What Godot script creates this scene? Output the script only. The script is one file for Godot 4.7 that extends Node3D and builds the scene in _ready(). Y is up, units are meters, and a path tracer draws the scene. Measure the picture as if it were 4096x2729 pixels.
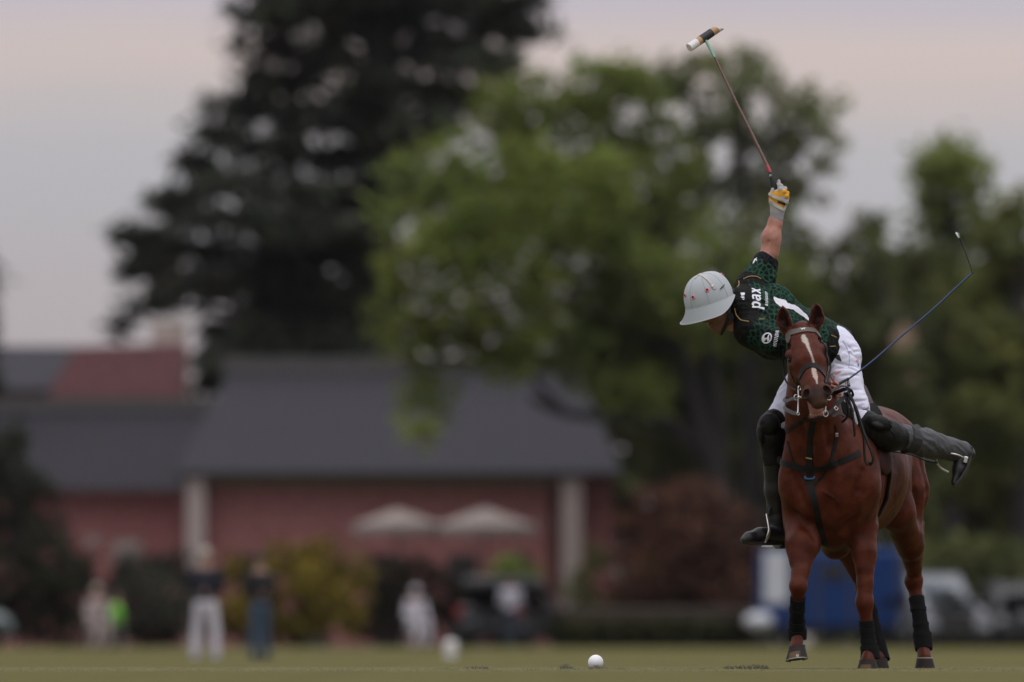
extends Node3D
# A polo player leaning far out of the saddle, long lens from the grass at the edge of the field.
# Photograph: 4096 x 2729, 400 mm lens on a 36 mm sensor, focused on the horse 63 m away.

const LENS_PX := 45511.0
const MID := Vector2(2048.0, 1364.5)
const EYE := Vector3(0.0, 0.16, 63.0)
const PITCH := 0.026350
var cam_basis := Basis(Vector3.RIGHT, PITCH)
var M := {}
var names := {}
var rng := RandomNumberGenerator.new()

func _ready() -> void:
	rng.seed = 7
	set_camera_and_light()
	materials()
	stage("materials")
	build_ground()
	stage("build_ground")
	build_background()
	stage("build_background")
	build_horse()
	stage("build_horse")
	build_tack()
	stage("build_tack")
	build_rider()
	stage("build_rider")
	build_gear()
	stage("build_gear")
	build_turf()
	stage("build_turf")

func stage(what: String) -> void:
	print(what, " ready at ", Time.get_ticks_msec(), " ms")

func set_camera_and_light() -> void:
	var cam := Camera3D.new()
	cam.name = "camera"
	add_child(cam)
	cam.transform = Transform3D(cam_basis, EYE)
	var lens := CameraAttributesPhysical.new()
	lens.frustum_focal_length = 400.0
	lens.frustum_focus_distance = 62.85
	lens.exposure_aperture = 2.8
	lens.frustum_near = 1.0
	lens.frustum_far = 3000.0
	cam.attributes = lens
	cam.projection = Camera3D.PROJECTION_FRUSTUM
	cam.near = 1.0
	cam.far = 3000.0
	cam.size = 2729.0 / LENS_PX
	cam.frustum_offset = Vector2.ZERO
	cam.current = true
	var env := Environment.new()
	env.background_mode = Environment.BG_SKY
	env.tonemap_mode = Environment.TONE_MAPPER_LINEAR
	env.tonemap_exposure = 0.6
	env.fog_enabled = true
	env.fog_density = 0.00003
	env.fog_light_color = Color(0.86, 0.85, 0.88)
	env.sdfgi_enabled = true
	env.ssao_enabled = true
	env.ssil_enabled = true
	var sky := Sky.new()
	var sm := PanoramaSkyMaterial.new()
	sm.panorama = overcast_sky()
	sky.sky_material = sm
	env.sky = sky
	var we := WorldEnvironment.new()
	we.name = "world_environment"
	we.environment = env
	add_child(we)
	var sun := DirectionalLight3D.new()
	sun.name = "sun"
	sun.light_energy = 0.42
	sun.light_angular_distance = 40.0
	sun.light_color = Color(1.0, 0.97, 0.93)
	sun.shadow_enabled = true
	sun.rotation_degrees = Vector3(-70.0, 30.0, 0.0)
	add_child(sun)

func overcast_sky() -> ImageTexture:
	# a layered evening overcast: brighter overhead, thin warm and lilac strata low down
	var w := 256
	var h := 2048
	var im := Image.create(w, h, false, Image.FORMAT_RGBAF)
	var n := FastNoiseLite.new()
	n.seed = 11
	n.noise_type = FastNoiseLite.TYPE_SIMPLEX_SMOOTH
	n.frequency = 1.0
	n.fractal_octaves = 3
	var keys := [[0.0, Color(0.70, 0.615, 0.64)], [1.2, Color(0.72, 0.64, 0.665)], [1.75, Color(0.73, 0.675, 0.70)], [2.25, Color(0.725, 0.71, 0.75)], [2.62, Color(0.76, 0.73, 0.76)], [2.82, Color(0.90, 0.77, 0.735)], [3.0, Color(0.92, 0.79, 0.76)], [3.2, Color(0.78, 0.73, 0.82)], [4.2, Color(0.74, 0.72, 0.80)], [7.0, Color(0.73, 0.72, 0.77)], [90.0, Color(0.73, 0.73, 0.76)]]
	for y in h:
		var el := 90.0 - (y + 0.5) / h * 180.0
		for x in w:
			var c := Color(0.30, 0.27, 0.2)
			if el > 0.0:
				var a := TAU * x / w
				var wob := n.get_noise_3d(cos(a) * 16.0, el * 0.5, sin(a) * 16.0)
				var e := el + wob * 0.38 * minf(1.0, el / 2.0)
				for k in keys.size() - 1:
					if e <= keys[k + 1][0] or k == keys.size() - 2:
						var t: float = clampf((e - keys[k][0]) / (keys[k + 1][0] - keys[k][0]), 0.0, 1.0)
						c = keys[k][1].lerp(keys[k + 1][1], t * t * (3.0 - 2.0 * t))
						break
				var up := sin(deg_to_rad(el))
				var lift := (1.0 + 2.0 * up) * (1.0 + 0.10 * n.get_noise_3d(cos(a) * 3.0 * cos(deg_to_rad(el)), up * 6.0, sin(a) * 3.0 * cos(deg_to_rad(el))))
				c = c * lift
			im.set_pixel(x, y, Color(c.r, c.g, c.b, 1.0))
	return ImageTexture.create_from_image(im)

# ---------------------------------------------------------------- places
func ray(px: float, py: float) -> Vector3:
	return (cam_basis * Vector3((px - MID.x) / LENS_PX, -(py - MID.y) / LENS_PX, -1.0)).normalized()

func P(px: float, py: float, z: float) -> Vector3:
	var d := ray(px, py)
	return EYE + d * ((z - EYE.z) / d.z)

func ground_y(z: float) -> float:
	# the field is crowned: level up to 20 m behind the ball, then falls away and rises again to the boundary
	if z > -20.0:
		return 0.0
	if z > -119.0:
		var t := (-20.0 - z) / 99.0
		return -0.2 * t * t * (3.0 - 2.0 * t)
	var u := clampf((-119.0 - z) / 88.0, 0.0, 1.0)
	return -0.2 + 0.2 * u * u * (3.0 - 2.0 * u)

# ground point under a column of the photograph at distance z
func G(px: float, z: float) -> Vector3:
	var p := P(px, 2560.0, z)
	p.y = ground_y(z)
	return p

func S(px: float, z: float) -> float:
	return px * (EYE.z - z) / LENS_PX

# ---------------------------------------------------------------- nodes
func numbered(called: String) -> String:
	var n: int = names.get(called, 0)
	names[called] = n + 1
	return called if n == 0 else "%s_%03d" % [called, n]

func tag(o: Node3D, label: String, category: String, group := "", kind := "") -> Node3D:
	o.set_meta("label", label)
	if category:
		o.set_meta("category", category)
	if group:
		o.set_meta("group", group)
	if kind:
		o.set_meta("kind", kind)
	return o

func thing(called: String, label: String, category: String, at := Vector3.ZERO, turn := 0.0, group := "") -> Node3D:
	var o := Node3D.new()
	o.name = numbered(called)
	add_child(o)
	o.position = at
	o.rotation.y = turn
	return tag(o, label, category, group)

func obj(called: String, mesh: Mesh, m: Material, parent: Node3D = null) -> MeshInstance3D:
	var o := MeshInstance3D.new()
	o.mesh = mesh
	o.material_override = m
	if parent:
		o.name = called
		parent.add_child(o, true)
		# parts given in world axes keep their place under a moved parent
	else:
		o.name = numbered(called)
		add_child(o)
	return o

# a mesh built in world coordinates, hung under a thing that stands elsewhere
func wobj(called: String, mesh: Mesh, m: Material, parent: Node3D) -> MeshInstance3D:
	var o := obj(called, mesh, m, parent)
	var t := Transform3D.IDENTITY
	var q: Node3D = parent
	while q and q != self:
		t = q.transform * t
		q = q.get_parent() as Node3D
	o.transform = t.affine_inverse()
	return o

func struct(o: Node3D) -> Node3D:
	o.set_meta("kind", "structure")
	return o

func mat(c: Color, rough := 0.8, metal := 0.0) -> StandardMaterial3D:
	# c holds linear base colours
	var m := StandardMaterial3D.new()
	m.albedo_color = Color(c.r, c.g, c.b).linear_to_srgb()
	m.roughness = rough
	m.metallic = metal
	return m

func vmat(rough := 0.8) -> StandardMaterial3D:
	var m := StandardMaterial3D.new()
	m.vertex_color_use_as_albedo = true
	m.roughness = rough
	return m

func noise_tex(freq: float, lo: float, hi: float, size := 256, octaves := 4, sd := 1) -> ImageTexture:
	# grey noise between lo and hi, seamless
	var n := FastNoiseLite.new()
	n.seed = sd
	n.noise_type = FastNoiseLite.TYPE_SIMPLEX_SMOOTH
	n.frequency = freq
	n.fractal_octaves = octaves
	var src := n.get_seamless_image(size, size)
	var im := Image.create(size, size, false, Image.FORMAT_RGB8)
	for y in size:
		for x in size:
			var v := lerpf(lo, hi, src.get_pixel(x, y).r)
			im.set_pixel(x, y, Color(v, v, v))
	return ImageTexture.create_from_image(im)

func with_bump(m: StandardMaterial3D, t: Texture2D, scale: float, cm: float) -> StandardMaterial3D:
	m.uv1_triplanar = true
	m.uv1_scale = Vector3.ONE * scale
	m.heightmap_enabled = true
	m.heightmap_texture = t
	m.heightmap_scale = cm
	return m

func with_tint(m: StandardMaterial3D, t: Texture2D, scale: float) -> StandardMaterial3D:
	m.uv1_triplanar = true
	m.uv1_scale = Vector3.ONE * scale
	m.albedo_texture = t
	return m

# ---------------------------------------------------------------- shapes
class Shape:
	var v := PackedVector3Array()
	var n := PackedVector3Array()
	var c := PackedColorArray()
	var uv := PackedVector2Array()
	var i := PackedInt32Array()
	var use_c := false
	var use_uv := false
	# turns every triangle the way its normals point (front faces run clockwise)
	func face_out() -> void:
		for t in range(0, i.size(), 3):
			var a0 := v[i[t]]
			var fn := (v[i[t + 2]] - a0).cross(v[i[t + 1]] - a0)
			if fn.dot(n[i[t]] + n[i[t + 1]] + n[i[t + 2]]) < 0.0:
				var q := i[t + 1]
				i[t + 1] = i[t + 2]
				i[t + 2] = q
	func commit(check := true) -> ArrayMesh:
		if check:
			face_out()
		var a := []
		a.resize(Mesh.ARRAY_MAX)
		a[Mesh.ARRAY_VERTEX] = v
		a[Mesh.ARRAY_NORMAL] = n
		if use_c:
			a[Mesh.ARRAY_COLOR] = c
		if use_uv:
			a[Mesh.ARRAY_TEX_UV] = uv
		a[Mesh.ARRAY_INDEX] = i
		var m := ArrayMesh.new()
		m.add_surface_from_arrays(Mesh.PRIMITIVE_TRIANGLES, a)
		return m
	func quad(a: Vector3, b: Vector3, cc: Vector3, d: Vector3) -> void:
		# corners clockwise seen from the front
		var nn := (cc - a).cross(b - a).normalized()
		if nn.length() < 0.5:
			nn = (d - a).cross(cc - a).normalized()
		var s := v.size()
		for p in [a, b, cc, d]:
			v.append(p)
			n.append(nn)
		i.append_array(PackedInt32Array([s, s + 1, s + 2, s, s + 2, s + 3]))
	func tri(a: Vector3, b: Vector3, cc: Vector3) -> void:
		var nn := (cc - a).cross(b - a).normalized()
		var s := v.size()
		for p in [a, b, cc]:
			v.append(p)
			n.append(nn)
		i.append_array(PackedInt32Array([s, s + 1, s + 2]))
	func box(lo: Vector3, hi: Vector3, t := Transform3D.IDENTITY) -> void:
		var q := []
		for k in 8:
			q.append(t * Vector3(hi.x if k & 1 else lo.x, hi.y if k & 2 else lo.y, hi.z if k & 4 else lo.z))
		for f in [[4, 6, 7, 5], [1, 3, 2, 0], [5, 7, 3, 1], [0, 2, 6, 4], [6, 2, 3, 7], [0, 4, 5, 1]]:
			quad(q[f[0]], q[f[1]], q[f[2]], q[f[3]])
	# box with chamfered long edges
	func bevel_box(lo: Vector3, hi: Vector3, b: float, t := Transform3D.IDENTITY) -> void:
		var mid := (lo + hi) * 0.5
		var h := (hi - lo) * 0.5
		var pts := {}
		for sx in [-1, 1]:
			for sy in [-1, 1]:
				for sz in [-1, 1]:
					var sg := Vector3(sx, sy, sz)
					for ax in 3:
						var q := h - Vector3(b, b, b)
						q[ax] = h[ax]
						pts[[sx, sy, sz, ax]] = t * (mid + q * sg)
		for ax in 3:
			var u := (ax + 1) % 3
			var w := (ax + 2) % 3
			for s in [-1, 1]:
				var f := []
				for k in [[-1, -1], [1, -1], [1, 1], [-1, 1]]:
					var sg := [0, 0, 0]
					sg[ax] = s
					sg[u] = k[0]
					sg[w] = k[1]
					f.append(pts[[sg[0], sg[1], sg[2], ax]])
				if s > 0:
					quad(f[3], f[2], f[1], f[0])
				else:
					quad(f[0], f[1], f[2], f[3])
			for k in [[-1, -1], [1, -1], [1, 1], [-1, 1]]:
				var a := [0, 0, 0]
				a[u] = k[0]
				a[w] = k[1]
				a[ax] = -1
				var e := a.duplicate()
				e[ax] = 1
				var q0: Vector3 = pts[[a[0], a[1], a[2], u]]
				var q1: Vector3 = pts[[e[0], e[1], e[2], u]]
				var q2: Vector3 = pts[[e[0], e[1], e[2], w]]
				var q3: Vector3 = pts[[a[0], a[1], a[2], w]]
				if k[0] * k[1] > 0:
					quad(q0, q3, q2, q1)
				else:
					quad(q0, q1, q2, q3)
		for sx in [-1, 1]:
			for sy in [-1, 1]:
				for sz in [-1, 1]:
					var a0: Vector3 = pts[[sx, sy, sz, 0]]
					var a1: Vector3 = pts[[sx, sy, sz, 1]]
					var a2: Vector3 = pts[[sx, sy, sz, 2]]
					if sx * sy * sz > 0:
						tri(a0, a2, a1)
					else:
						tri(a0, a1, a2)
	# lathe: profile of (radius, height) round the y axis of t
	func lathe(profile: Array, seg := 20, t := Transform3D.IDENTITY) -> void:
		var s := v.size()
		var rows := profile.size()
		for r in rows:
			var p0: Vector2 = profile[maxi(r - 1, 0)]
			var p1: Vector2 = profile[mini(r + 1, rows - 1)]
			var tg := p1 - p0
			var nn := Vector2(tg.y, -tg.x).normalized()
			for k in seg + 1:
				var a := TAU * k / seg
				v.append(t * Vector3(profile[r].x * cos(a), profile[r].y, profile[r].x * sin(a)))
				n.append((t.basis * Vector3(nn.x * cos(a), nn.y, nn.x * sin(a))).normalized())
		for r in rows - 1:
			for k in seg:
				var q := s + r * (seg + 1) + k
				i.append_array(PackedInt32Array([q, q + seg + 2, q + 1, q, q + seg + 1, q + seg + 2]))
	# tube of elliptical section along a path; hint is the direction of the flat side (rb), or one per point
	func tube(path: Array, ra: Variant, rb: Variant = null, hint: Variant = null, seg := 8, caps := true) -> void:
		var s := v.size()
		var cnt := path.size()
		var last := Vector3.UP
		for r in cnt:
			var tg: Vector3 = (path[mini(r + 1, cnt - 1)] - path[maxi(r - 1, 0)]).normalized()
			var hn: Vector3 = last
			if hint is Vector3:
				hn = hint
			elif hint is Array:
				hn = hint[r]
			if absf(hn.dot(tg)) > 0.97:
				hn = Vector3.RIGHT if absf(tg.x) < 0.8 else Vector3.FORWARD
			var nb := (hn - tg * hn.dot(tg)).normalized()
			last = nb
			var sd := tg.cross(nb).normalized()
			var a: float = ra[r] if ra is Array else ra
			var b: float = (rb[r] if rb is Array else rb) if rb != null else a
			for k in seg + 1:
				var an := TAU * k / seg
				var ca := cos(an)
				var sa := sin(an)
				v.append(path[r] + sd * ca * a + nb * sa * b)
				n.append((sd * ca * b + nb * sa * a).normalized())
		for r in cnt - 1:
			for k in seg:
				var q := s + r * (seg + 1) + k
				i.append_array(PackedInt32Array([q, q + 1, q + seg + 2, q, q + seg + 2, q + seg + 1]))
		if caps:
			for e in [0, cnt - 1]:
				var tg: Vector3 = (path[1] - path[0]).normalized() * -1.0 if e == 0 else (path[cnt - 1] - path[cnt - 2]).normalized()
				var m := v.size()
				v.append(path[e])
				n.append(tg)
				for k in seg + 1:
					v.append(v[s + e * (seg + 1) + k])
					n.append(tg)
				for k in seg:
					if e == 0:
						i.append_array(PackedInt32Array([m, m + 2 + k, m + 1 + k]))
					else:
						i.append_array(PackedInt32Array([m, m + 1 + k, m + 2 + k]))
	# flat strap with square edges: width wd along the side, thickness th along the normals
	func strap(path: Array, normals: Array, wd: Variant, th: float) -> void:
		var cnt := path.size()
		var ring := []
		for r in cnt:
			var tg: Vector3 = (path[mini(r + 1, cnt - 1)] - path[maxi(r - 1, 0)]).normalized()
			var nb: Vector3 = normals[r]
			nb = (nb - tg * nb.dot(tg)).normalized()
			var sd := tg.cross(nb).normalized()
			var w: float = (wd[r] if wd is Array else wd) * 0.5
			ring.append([path[r] + sd * w - nb * th, path[r] + sd * w * 0.98 + nb * th, path[r] - sd * w * 0.98 + nb * th, path[r] - sd * w - nb * th, sd, nb])
		for r in cnt - 1:
			for k in 4:
				var a: Vector3 = ring[r][k]
				var b: Vector3 = ring[r][(k + 1) % 4]
				var c2: Vector3 = ring[r + 1][(k + 1) % 4]
				var d: Vector3 = ring[r + 1][k]
				var n0: Vector3 = [ring[r][4], ring[r][5], -ring[r][4], -ring[r][5]][k]
				var n1: Vector3 = [ring[r + 1][4], ring[r + 1][5], -ring[r + 1][4], -ring[r + 1][5]][k]
				var s := v.size()
				v.append_array(PackedVector3Array([a, b, c2, d]))
				n.append_array(PackedVector3Array([n0, n0, n1, n1]))
				i.append_array(PackedInt32Array([s, s + 1, s + 2, s, s + 2, s + 3]))
		quad(ring[0][0], ring[0][3], ring[0][2], ring[0][1])
		quad(ring[cnt - 1][0], ring[cnt - 1][1], ring[cnt - 1][2], ring[cnt - 1][3])
	func ball(c0: Vector3, r: Vector3, b := Basis.IDENTITY, seg := 14, rows := 9) -> void:
		var s := v.size()
		for y in rows + 1:
			var th := PI * y / rows
			for k in seg + 1:
				var a := TAU * k / seg
				var d := Vector3(sin(th) * cos(a), cos(th), sin(th) * sin(a))
				v.append(c0 + b * (d * r))
				n.append((b * (d / r)).normalized())
		for y in rows:
			for k in seg:
				var q := s + y * (seg + 1) + k
				i.append_array(PackedInt32Array([q, q + 1, q + seg + 2, q, q + seg + 2, q + seg + 1]))
	func torus(c0: Vector3, axis: Vector3, big: float, small: float, seg := 20, sm := 7) -> void:
		var u := axis.cross(Vector3.UP if absf(axis.y) < 0.9 else Vector3.RIGHT).normalized()
		var w := axis.cross(u).normalized()
		var pth := []
		for k in seg + 1:
			pth.append(c0 + (u * cos(TAU * k / seg) + w * sin(TAU * k / seg)) * big)
		tube(pth, small, small, axis, sm, false)

func curve(pts: Array, each := 6) -> Array:
	# Catmull-Rom through the points
	var out := []
	for k in pts.size() - 1:
		var p0: Vector3 = pts[maxi(k - 1, 0)]
		var p1: Vector3 = pts[k]
		var p2: Vector3 = pts[k + 1]
		var p3: Vector3 = pts[mini(k + 2, pts.size() - 1)]
		for j in each:
			out.append(p1.cubic_interpolate(p2, p0, p3, float(j) / each))
	out.append(pts[-1])
	return out

# ---------------------------------------------------------------- sculpting: a distance field on a grid, meshed as surface nets
class Field:
	var o: Vector3
	var c: float
	var nx: int
	var ny: int
	var nz: int
	var d := PackedFloat32Array()
	func _init(lo: Vector3, hi: Vector3, cell: float) -> void:
		o = lo
		c = cell
		nx = int(ceil((hi.x - lo.x) / cell)) + 1
		ny = int(ceil((hi.y - lo.y) / cell)) + 1
		nz = int(ceil((hi.z - lo.z) / cell)) + 1
		d.resize(nx * ny * nz)
		d.fill(0.25)
	func _merge(i: int, dist: float, k: float, sub: bool) -> void:
		var cur := d[i]
		if sub:
			dist = -dist
			var hs := maxf(k - absf(cur - dist), 0.0)
			d[i] = maxf(cur, dist) + hs * hs * 0.25 / k
		else:
			var h := maxf(k - absf(cur - dist), 0.0)
			d[i] = minf(cur, dist) - h * h * 0.25 / k
	# tapered capsule; flat along the direction n: there the radius is f times as large
	func cone(a: Vector3, b: Vector3, ra: float, rb: float, k := 0.02, n := Vector3.ZERO, f := 1.0, sub := false) -> Field:
		var rm := maxf(ra, rb) * maxf(1.0, f) + k + c * 2.5
		var lo := (Vector3(minf(a.x, b.x), minf(a.y, b.y), minf(a.z, b.z)) - Vector3.ONE * rm - o) / c
		var hi := (Vector3(maxf(a.x, b.x), maxf(a.y, b.y), maxf(a.z, b.z)) + Vector3.ONE * rm - o) / c
		var x0 := maxi(int(lo.x), 0)
		var y0 := maxi(int(lo.y), 0)
		var z0 := maxi(int(lo.z), 0)
		var x1 := mini(int(hi.x) + 1, nx - 1)
		var y1 := mini(int(hi.y) + 1, ny - 1)
		var z1 := mini(int(hi.z) + 1, nz - 1)
		var ab := b - a
		var inv := 1.0 / maxf(ab.length_squared(), 1e-9)
		var flat := f != 1.0
		n = n.normalized()
		var g := 1.0 / f - 1.0
		var fs := minf(f, 1.0) if flat else 1.0
		var cut := rm
		var k4 := 0.25 / k
		for z in range(z0, z1 + 1):
			for y in range(y0, y1 + 1):
				var i := (z * ny + y) * nx + x0
				var q := Vector3(o.x + x0 * c, o.y + y * c, o.z + z * c) - a
				for x in range(x0, x1 + 1):
					var t := clampf(q.dot(ab) * inv, 0.0, 1.0)
					var r := q - ab * t
					var dist: float
					if flat:
						r += n * (r.dot(n) * g)
						var rad := ra + (rb - ra) * t
						dist = r.length() - rad
						if f < 1.0:
							# nearer the flat side the stretched distance is too long
							dist *= lerpf(1.0, f, clampf(absf(r.dot(n)) / maxf(r.length(), 1e-6), 0.0, 1.0))
					else:
						dist = r.length() - (ra + (rb - ra) * t)
					if dist < cut:
						var cur := d[i]
						if sub:
							dist = -dist
							var hs := maxf(k - absf(cur - dist), 0.0)
							d[i] = maxf(cur, dist) + hs * hs * k4
						else:
							var h := maxf(k - absf(cur - dist), 0.0)
							d[i] = minf(cur, dist) - h * h * k4
					i += 1
					q.x += c
		return self
	func ell(cen: Vector3, rad: Vector3, b := Basis.IDENTITY, k := 0.02, sub := false) -> Field:
		var rm := maxf(rad.x, maxf(rad.y, rad.z)) + k + c * 2.5
		var lo := (cen - Vector3.ONE * rm - o) / c
		var hi := (cen + Vector3.ONE * rm - o) / c
		var x0 := maxi(int(lo.x), 0)
		var y0 := maxi(int(lo.y), 0)
		var z0 := maxi(int(lo.z), 0)
		var x1 := mini(int(hi.x) + 1, nx - 1)
		var y1 := mini(int(hi.y) + 1, ny - 1)
		var z1 := mini(int(hi.z) + 1, nz - 1)
		var bt := b.transposed()
		var i1 := Vector3(1.0 / rad.x, 1.0 / rad.y, 1.0 / rad.z)
		for z in range(z0, z1 + 1):
			for y in range(y0, y1 + 1):
				var i := (z * ny + y) * nx + x0
				var wp := Vector3(o.x + x0 * c, o.y + y * c, o.z + z * c) - cen
				for x in range(x0, x1 + 1):
					var q := bt * wp * i1
					var k0 := q.length()
					var k1 := (q * i1).length()
					var dist := k0 * (k0 - 1.0) / maxf(k1, 1e-6)
					if dist < rm:
						_merge(i, dist, k, sub)
					i += 1
					wp.x += c
		return self
	# flat cut: keeps what lies behind the plane
	func cut(p: Vector3, n: Vector3, k := 0.004) -> Field:
		n = n.normalized()
		for z in nz:
			for y in ny:
				var i := (z * ny + y) * nx
				var s := (Vector3(o.x, o.y + y * c, o.z + z * c) - p).dot(n)
				for x in nx:
					if s > -0.03 and d[i] < 0.2:
						_merge(i, -s, k, true)
					i += 1
					s += c * n.x
		return self
	# wrinkles and muscle unevenness: a function of position added near the surface
	func relief(fn: Callable, band := 0.03) -> Field:
		for z in nz:
			for y in ny:
				var i := (z * ny + y) * nx
				for x in nx:
					if absf(d[i]) < band:
						d[i] += fn.call(Vector3(o.x + x * c, o.y + y * c, o.z + z * c))
					i += 1
		return self
	func at(p: Vector3) -> float:
		var q := (p - o) / c
		var x := int(floor(q.x))
		var y := int(floor(q.y))
		var z := int(floor(q.z))
		if x < 0 or y < 0 or z < 0 or x >= nx - 1 or y >= ny - 1 or z >= nz - 1:
			return 0.25
		var i := (z * ny + y) * nx + x
		var fx := q.x - x
		var fy := q.y - y
		var fz := q.z - z
		var sy := nx
		var sz := nx * ny
		var a := lerpf(lerpf(d[i], d[i + 1], fx), lerpf(d[i + sy], d[i + sy + 1], fx), fy)
		var b := lerpf(lerpf(d[i + sz], d[i + sz + 1], fx), lerpf(d[i + sz + sy], d[i + sz + sy + 1], fx), fy)
		return lerpf(a, b, fz)
	func grad(p: Vector3) -> Vector3:
		var e := c
		return Vector3(at(p + Vector3(e, 0, 0)) - at(p - Vector3(e, 0, 0)), at(p + Vector3(0, e, 0)) - at(p - Vector3(0, e, 0)), at(p + Vector3(0, 0, e)) - at(p - Vector3(0, 0, e))).normalized()
	func snap(p: Vector3, off: float) -> Vector3:
		for k in 6:
			p -= grad(p) * (at(p) - off) * 0.8
		return p
	func hit(from: Vector3, dir: Vector3, start: float, far: float) -> Variant:
		var t := start
		while t < far:
			var s := at(from + dir * t)
			if s < 0.0008:
				return from + dir * t
			t += maxf(s * 0.6, 0.0015)
		return null
	func mesh(sh: Shape, col: Variant = null, uvf: Variant = null) -> Shape:
		var cx := nx - 1
		var cy := ny - 1
		var cz := nz - 1
		var sy := nx
		var sz := nx * ny
		var id := PackedInt32Array()
		id.resize(cx * cy * cz)
		id.fill(-1)
		for z in cz:
			for y in cy:
				var i := (z * ny + y) * nx
				var ci := (z * cy + y) * cx
				for x in cx:
					var v0 := d[i]
					if v0 > c * 2.5 or v0 < -c * 2.5:
						i += 1
						ci += 1
						continue
					var v1 := d[i + 1]
					var v2 := d[i + sy]
					var v3 := d[i + sy + 1]
					var v4 := d[i + sz]
					var v5 := d[i + sz + 1]
					var v6 := d[i + sz + sy]
					var v7 := d[i + sz + sy + 1]
					var m := int(v0 < 0.0) + int(v1 < 0.0) + int(v2 < 0.0) + int(v3 < 0.0) + int(v4 < 0.0) + int(v5 < 0.0) + int(v6 < 0.0) + int(v7 < 0.0)
					if m != 0 and m != 8:
						var s := Vector3.ZERO
						var cnt := 0
						if (v0 < 0.0) != (v1 < 0.0):
							s += Vector3(v0 / (v0 - v1), 0, 0)
							cnt += 1
						if (v2 < 0.0) != (v3 < 0.0):
							s += Vector3(v2 / (v2 - v3), 1, 0)
							cnt += 1
						if (v4 < 0.0) != (v5 < 0.0):
							s += Vector3(v4 / (v4 - v5), 0, 1)
							cnt += 1
						if (v6 < 0.0) != (v7 < 0.0):
							s += Vector3(v6 / (v6 - v7), 1, 1)
							cnt += 1
						if (v0 < 0.0) != (v2 < 0.0):
							s += Vector3(0, v0 / (v0 - v2), 0)
							cnt += 1
						if (v1 < 0.0) != (v3 < 0.0):
							s += Vector3(1, v1 / (v1 - v3), 0)
							cnt += 1
						if (v4 < 0.0) != (v6 < 0.0):
							s += Vector3(0, v4 / (v4 - v6), 1)
							cnt += 1
						if (v5 < 0.0) != (v7 < 0.0):
							s += Vector3(1, v5 / (v5 - v7), 1)
							cnt += 1
						if (v0 < 0.0) != (v4 < 0.0):
							s += Vector3(0, 0, v0 / (v0 - v4))
							cnt += 1
						if (v1 < 0.0) != (v5 < 0.0):
							s += Vector3(1, 0, v1 / (v1 - v5))
							cnt += 1
						if (v2 < 0.0) != (v6 < 0.0):
							s += Vector3(0, 1, v2 / (v2 - v6))
							cnt += 1
						if (v3 < 0.0) != (v7 < 0.0):
							s += Vector3(1, 1, v3 / (v3 - v7))
							cnt += 1
						var p := o + (Vector3(x, y, z) + s / cnt) * c
						var nn := Vector3(v1 + v3 + v5 + v7 - v0 - v2 - v4 - v6, v2 + v3 + v6 + v7 - v0 - v1 - v4 - v5, v4 + v5 + v6 + v7 - v0 - v1 - v2 - v3).normalized()
						id[ci] = sh.v.size()
						sh.v.append(p)
						sh.n.append(nn)
						if col != null:
							sh.c.append(col.call(p, nn))
						if uvf != null:
							sh.uv.append(uvf.call(p, nn))
					i += 1
					ci += 1
		if col != null:
			sh.use_c = true
		if uvf != null:
			sh.use_uv = true
		var dy := cx
		var dz := cx * cy
		for z in range(1, cz):
			for y in range(1, cy):
				var i := (z * ny + y) * nx + 1
				var ci := (z * cy + y) * cx + 1
				for x in range(1, cx):
					if id[ci] >= 0:
						var a := d[i] < 0.0
						if a != (d[i + 1] < 0.0):
							_q(sh, id[ci - dy - dz], id[ci - dz], id[ci], id[ci - dy], a)
						if a != (d[i + sy] < 0.0):
							_q(sh, id[ci - 1 - dz], id[ci - dz], id[ci], id[ci - 1], not a)
						if a != (d[i + sz] < 0.0):
							_q(sh, id[ci - 1 - dy], id[ci - dy], id[ci], id[ci - 1], a)
					i += 1
					ci += 1
		return sh
	func _q(sh: Shape, a: int, b: int, cc: int, e: int, flip: bool) -> void:
		if a < 0 or b < 0 or cc < 0 or e < 0:
			return
		if flip:
			sh.i.append_array(PackedInt32Array([a, cc, b, a, e, cc]))
		else:
			sh.i.append_array(PackedInt32Array([a, b, cc, a, cc, e]))

# nearest surface over several fields
func field_hit(fields: Array, px: float, py: float, z0 := 1.2, z1 := -2.2) -> Variant:
	var dir := ray(px, py)
	var best: Variant = null
	for f: Field in fields:
		var h: Variant = f.hit(EYE, dir, (z0 - EYE.z) / dir.z, (z1 - EYE.z) / dir.z)
		if h != null and (best == null or h.z > best.z):
			best = h
	return best

func nearest_grad(fields: Array, p: Vector3) -> Vector3:
	var bd := 9.0
	var g := Vector3.BACK
	for f: Field in fields:
		var s := f.at(p)
		if s < bd:
			bd = s
			g = f.grad(p)
	return g

func snap_all(fields: Array, p: Vector3, off: float) -> Vector3:
	for k in 8:
		var bd := 9.0
		var bf: Field = null
		for f: Field in fields:
			var s := f.at(p)
			if s < bd:
				bd = s
				bf = f
		if bf == null or bd > 0.2:
			return p
		p -= bf.grad(p) * (bd - off) * 0.8
	return p

# a strap lying on sculpted surfaces; pts are rough points near them
func surface_strap(fields: Array, pts: Array, wd: Variant, th := 0.002, each := 6, off := 0.003) -> Shape:
	var path := curve(pts, each)
	var nr := []
	for k in path.size():
		path[k] = snap_all(fields, path[k], off)
	for k in path.size():
		nr.append(nearest_grad(fields, path[k]))
	var sh := Shape.new()
	sh.strap(path, nr, wd, th)
	return sh

# points under photo pixels on sculpted surfaces
func on(fields: Array, px: Array, fallback_z := 0.0) -> Array:
	var out := []
	for q in px:
		var h: Variant = field_hit(fields, q[0], q[1])
		out.append(h if h != null else P(q[0], q[1], q[2] if q.size() > 2 else fallback_z))
	return out

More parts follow.
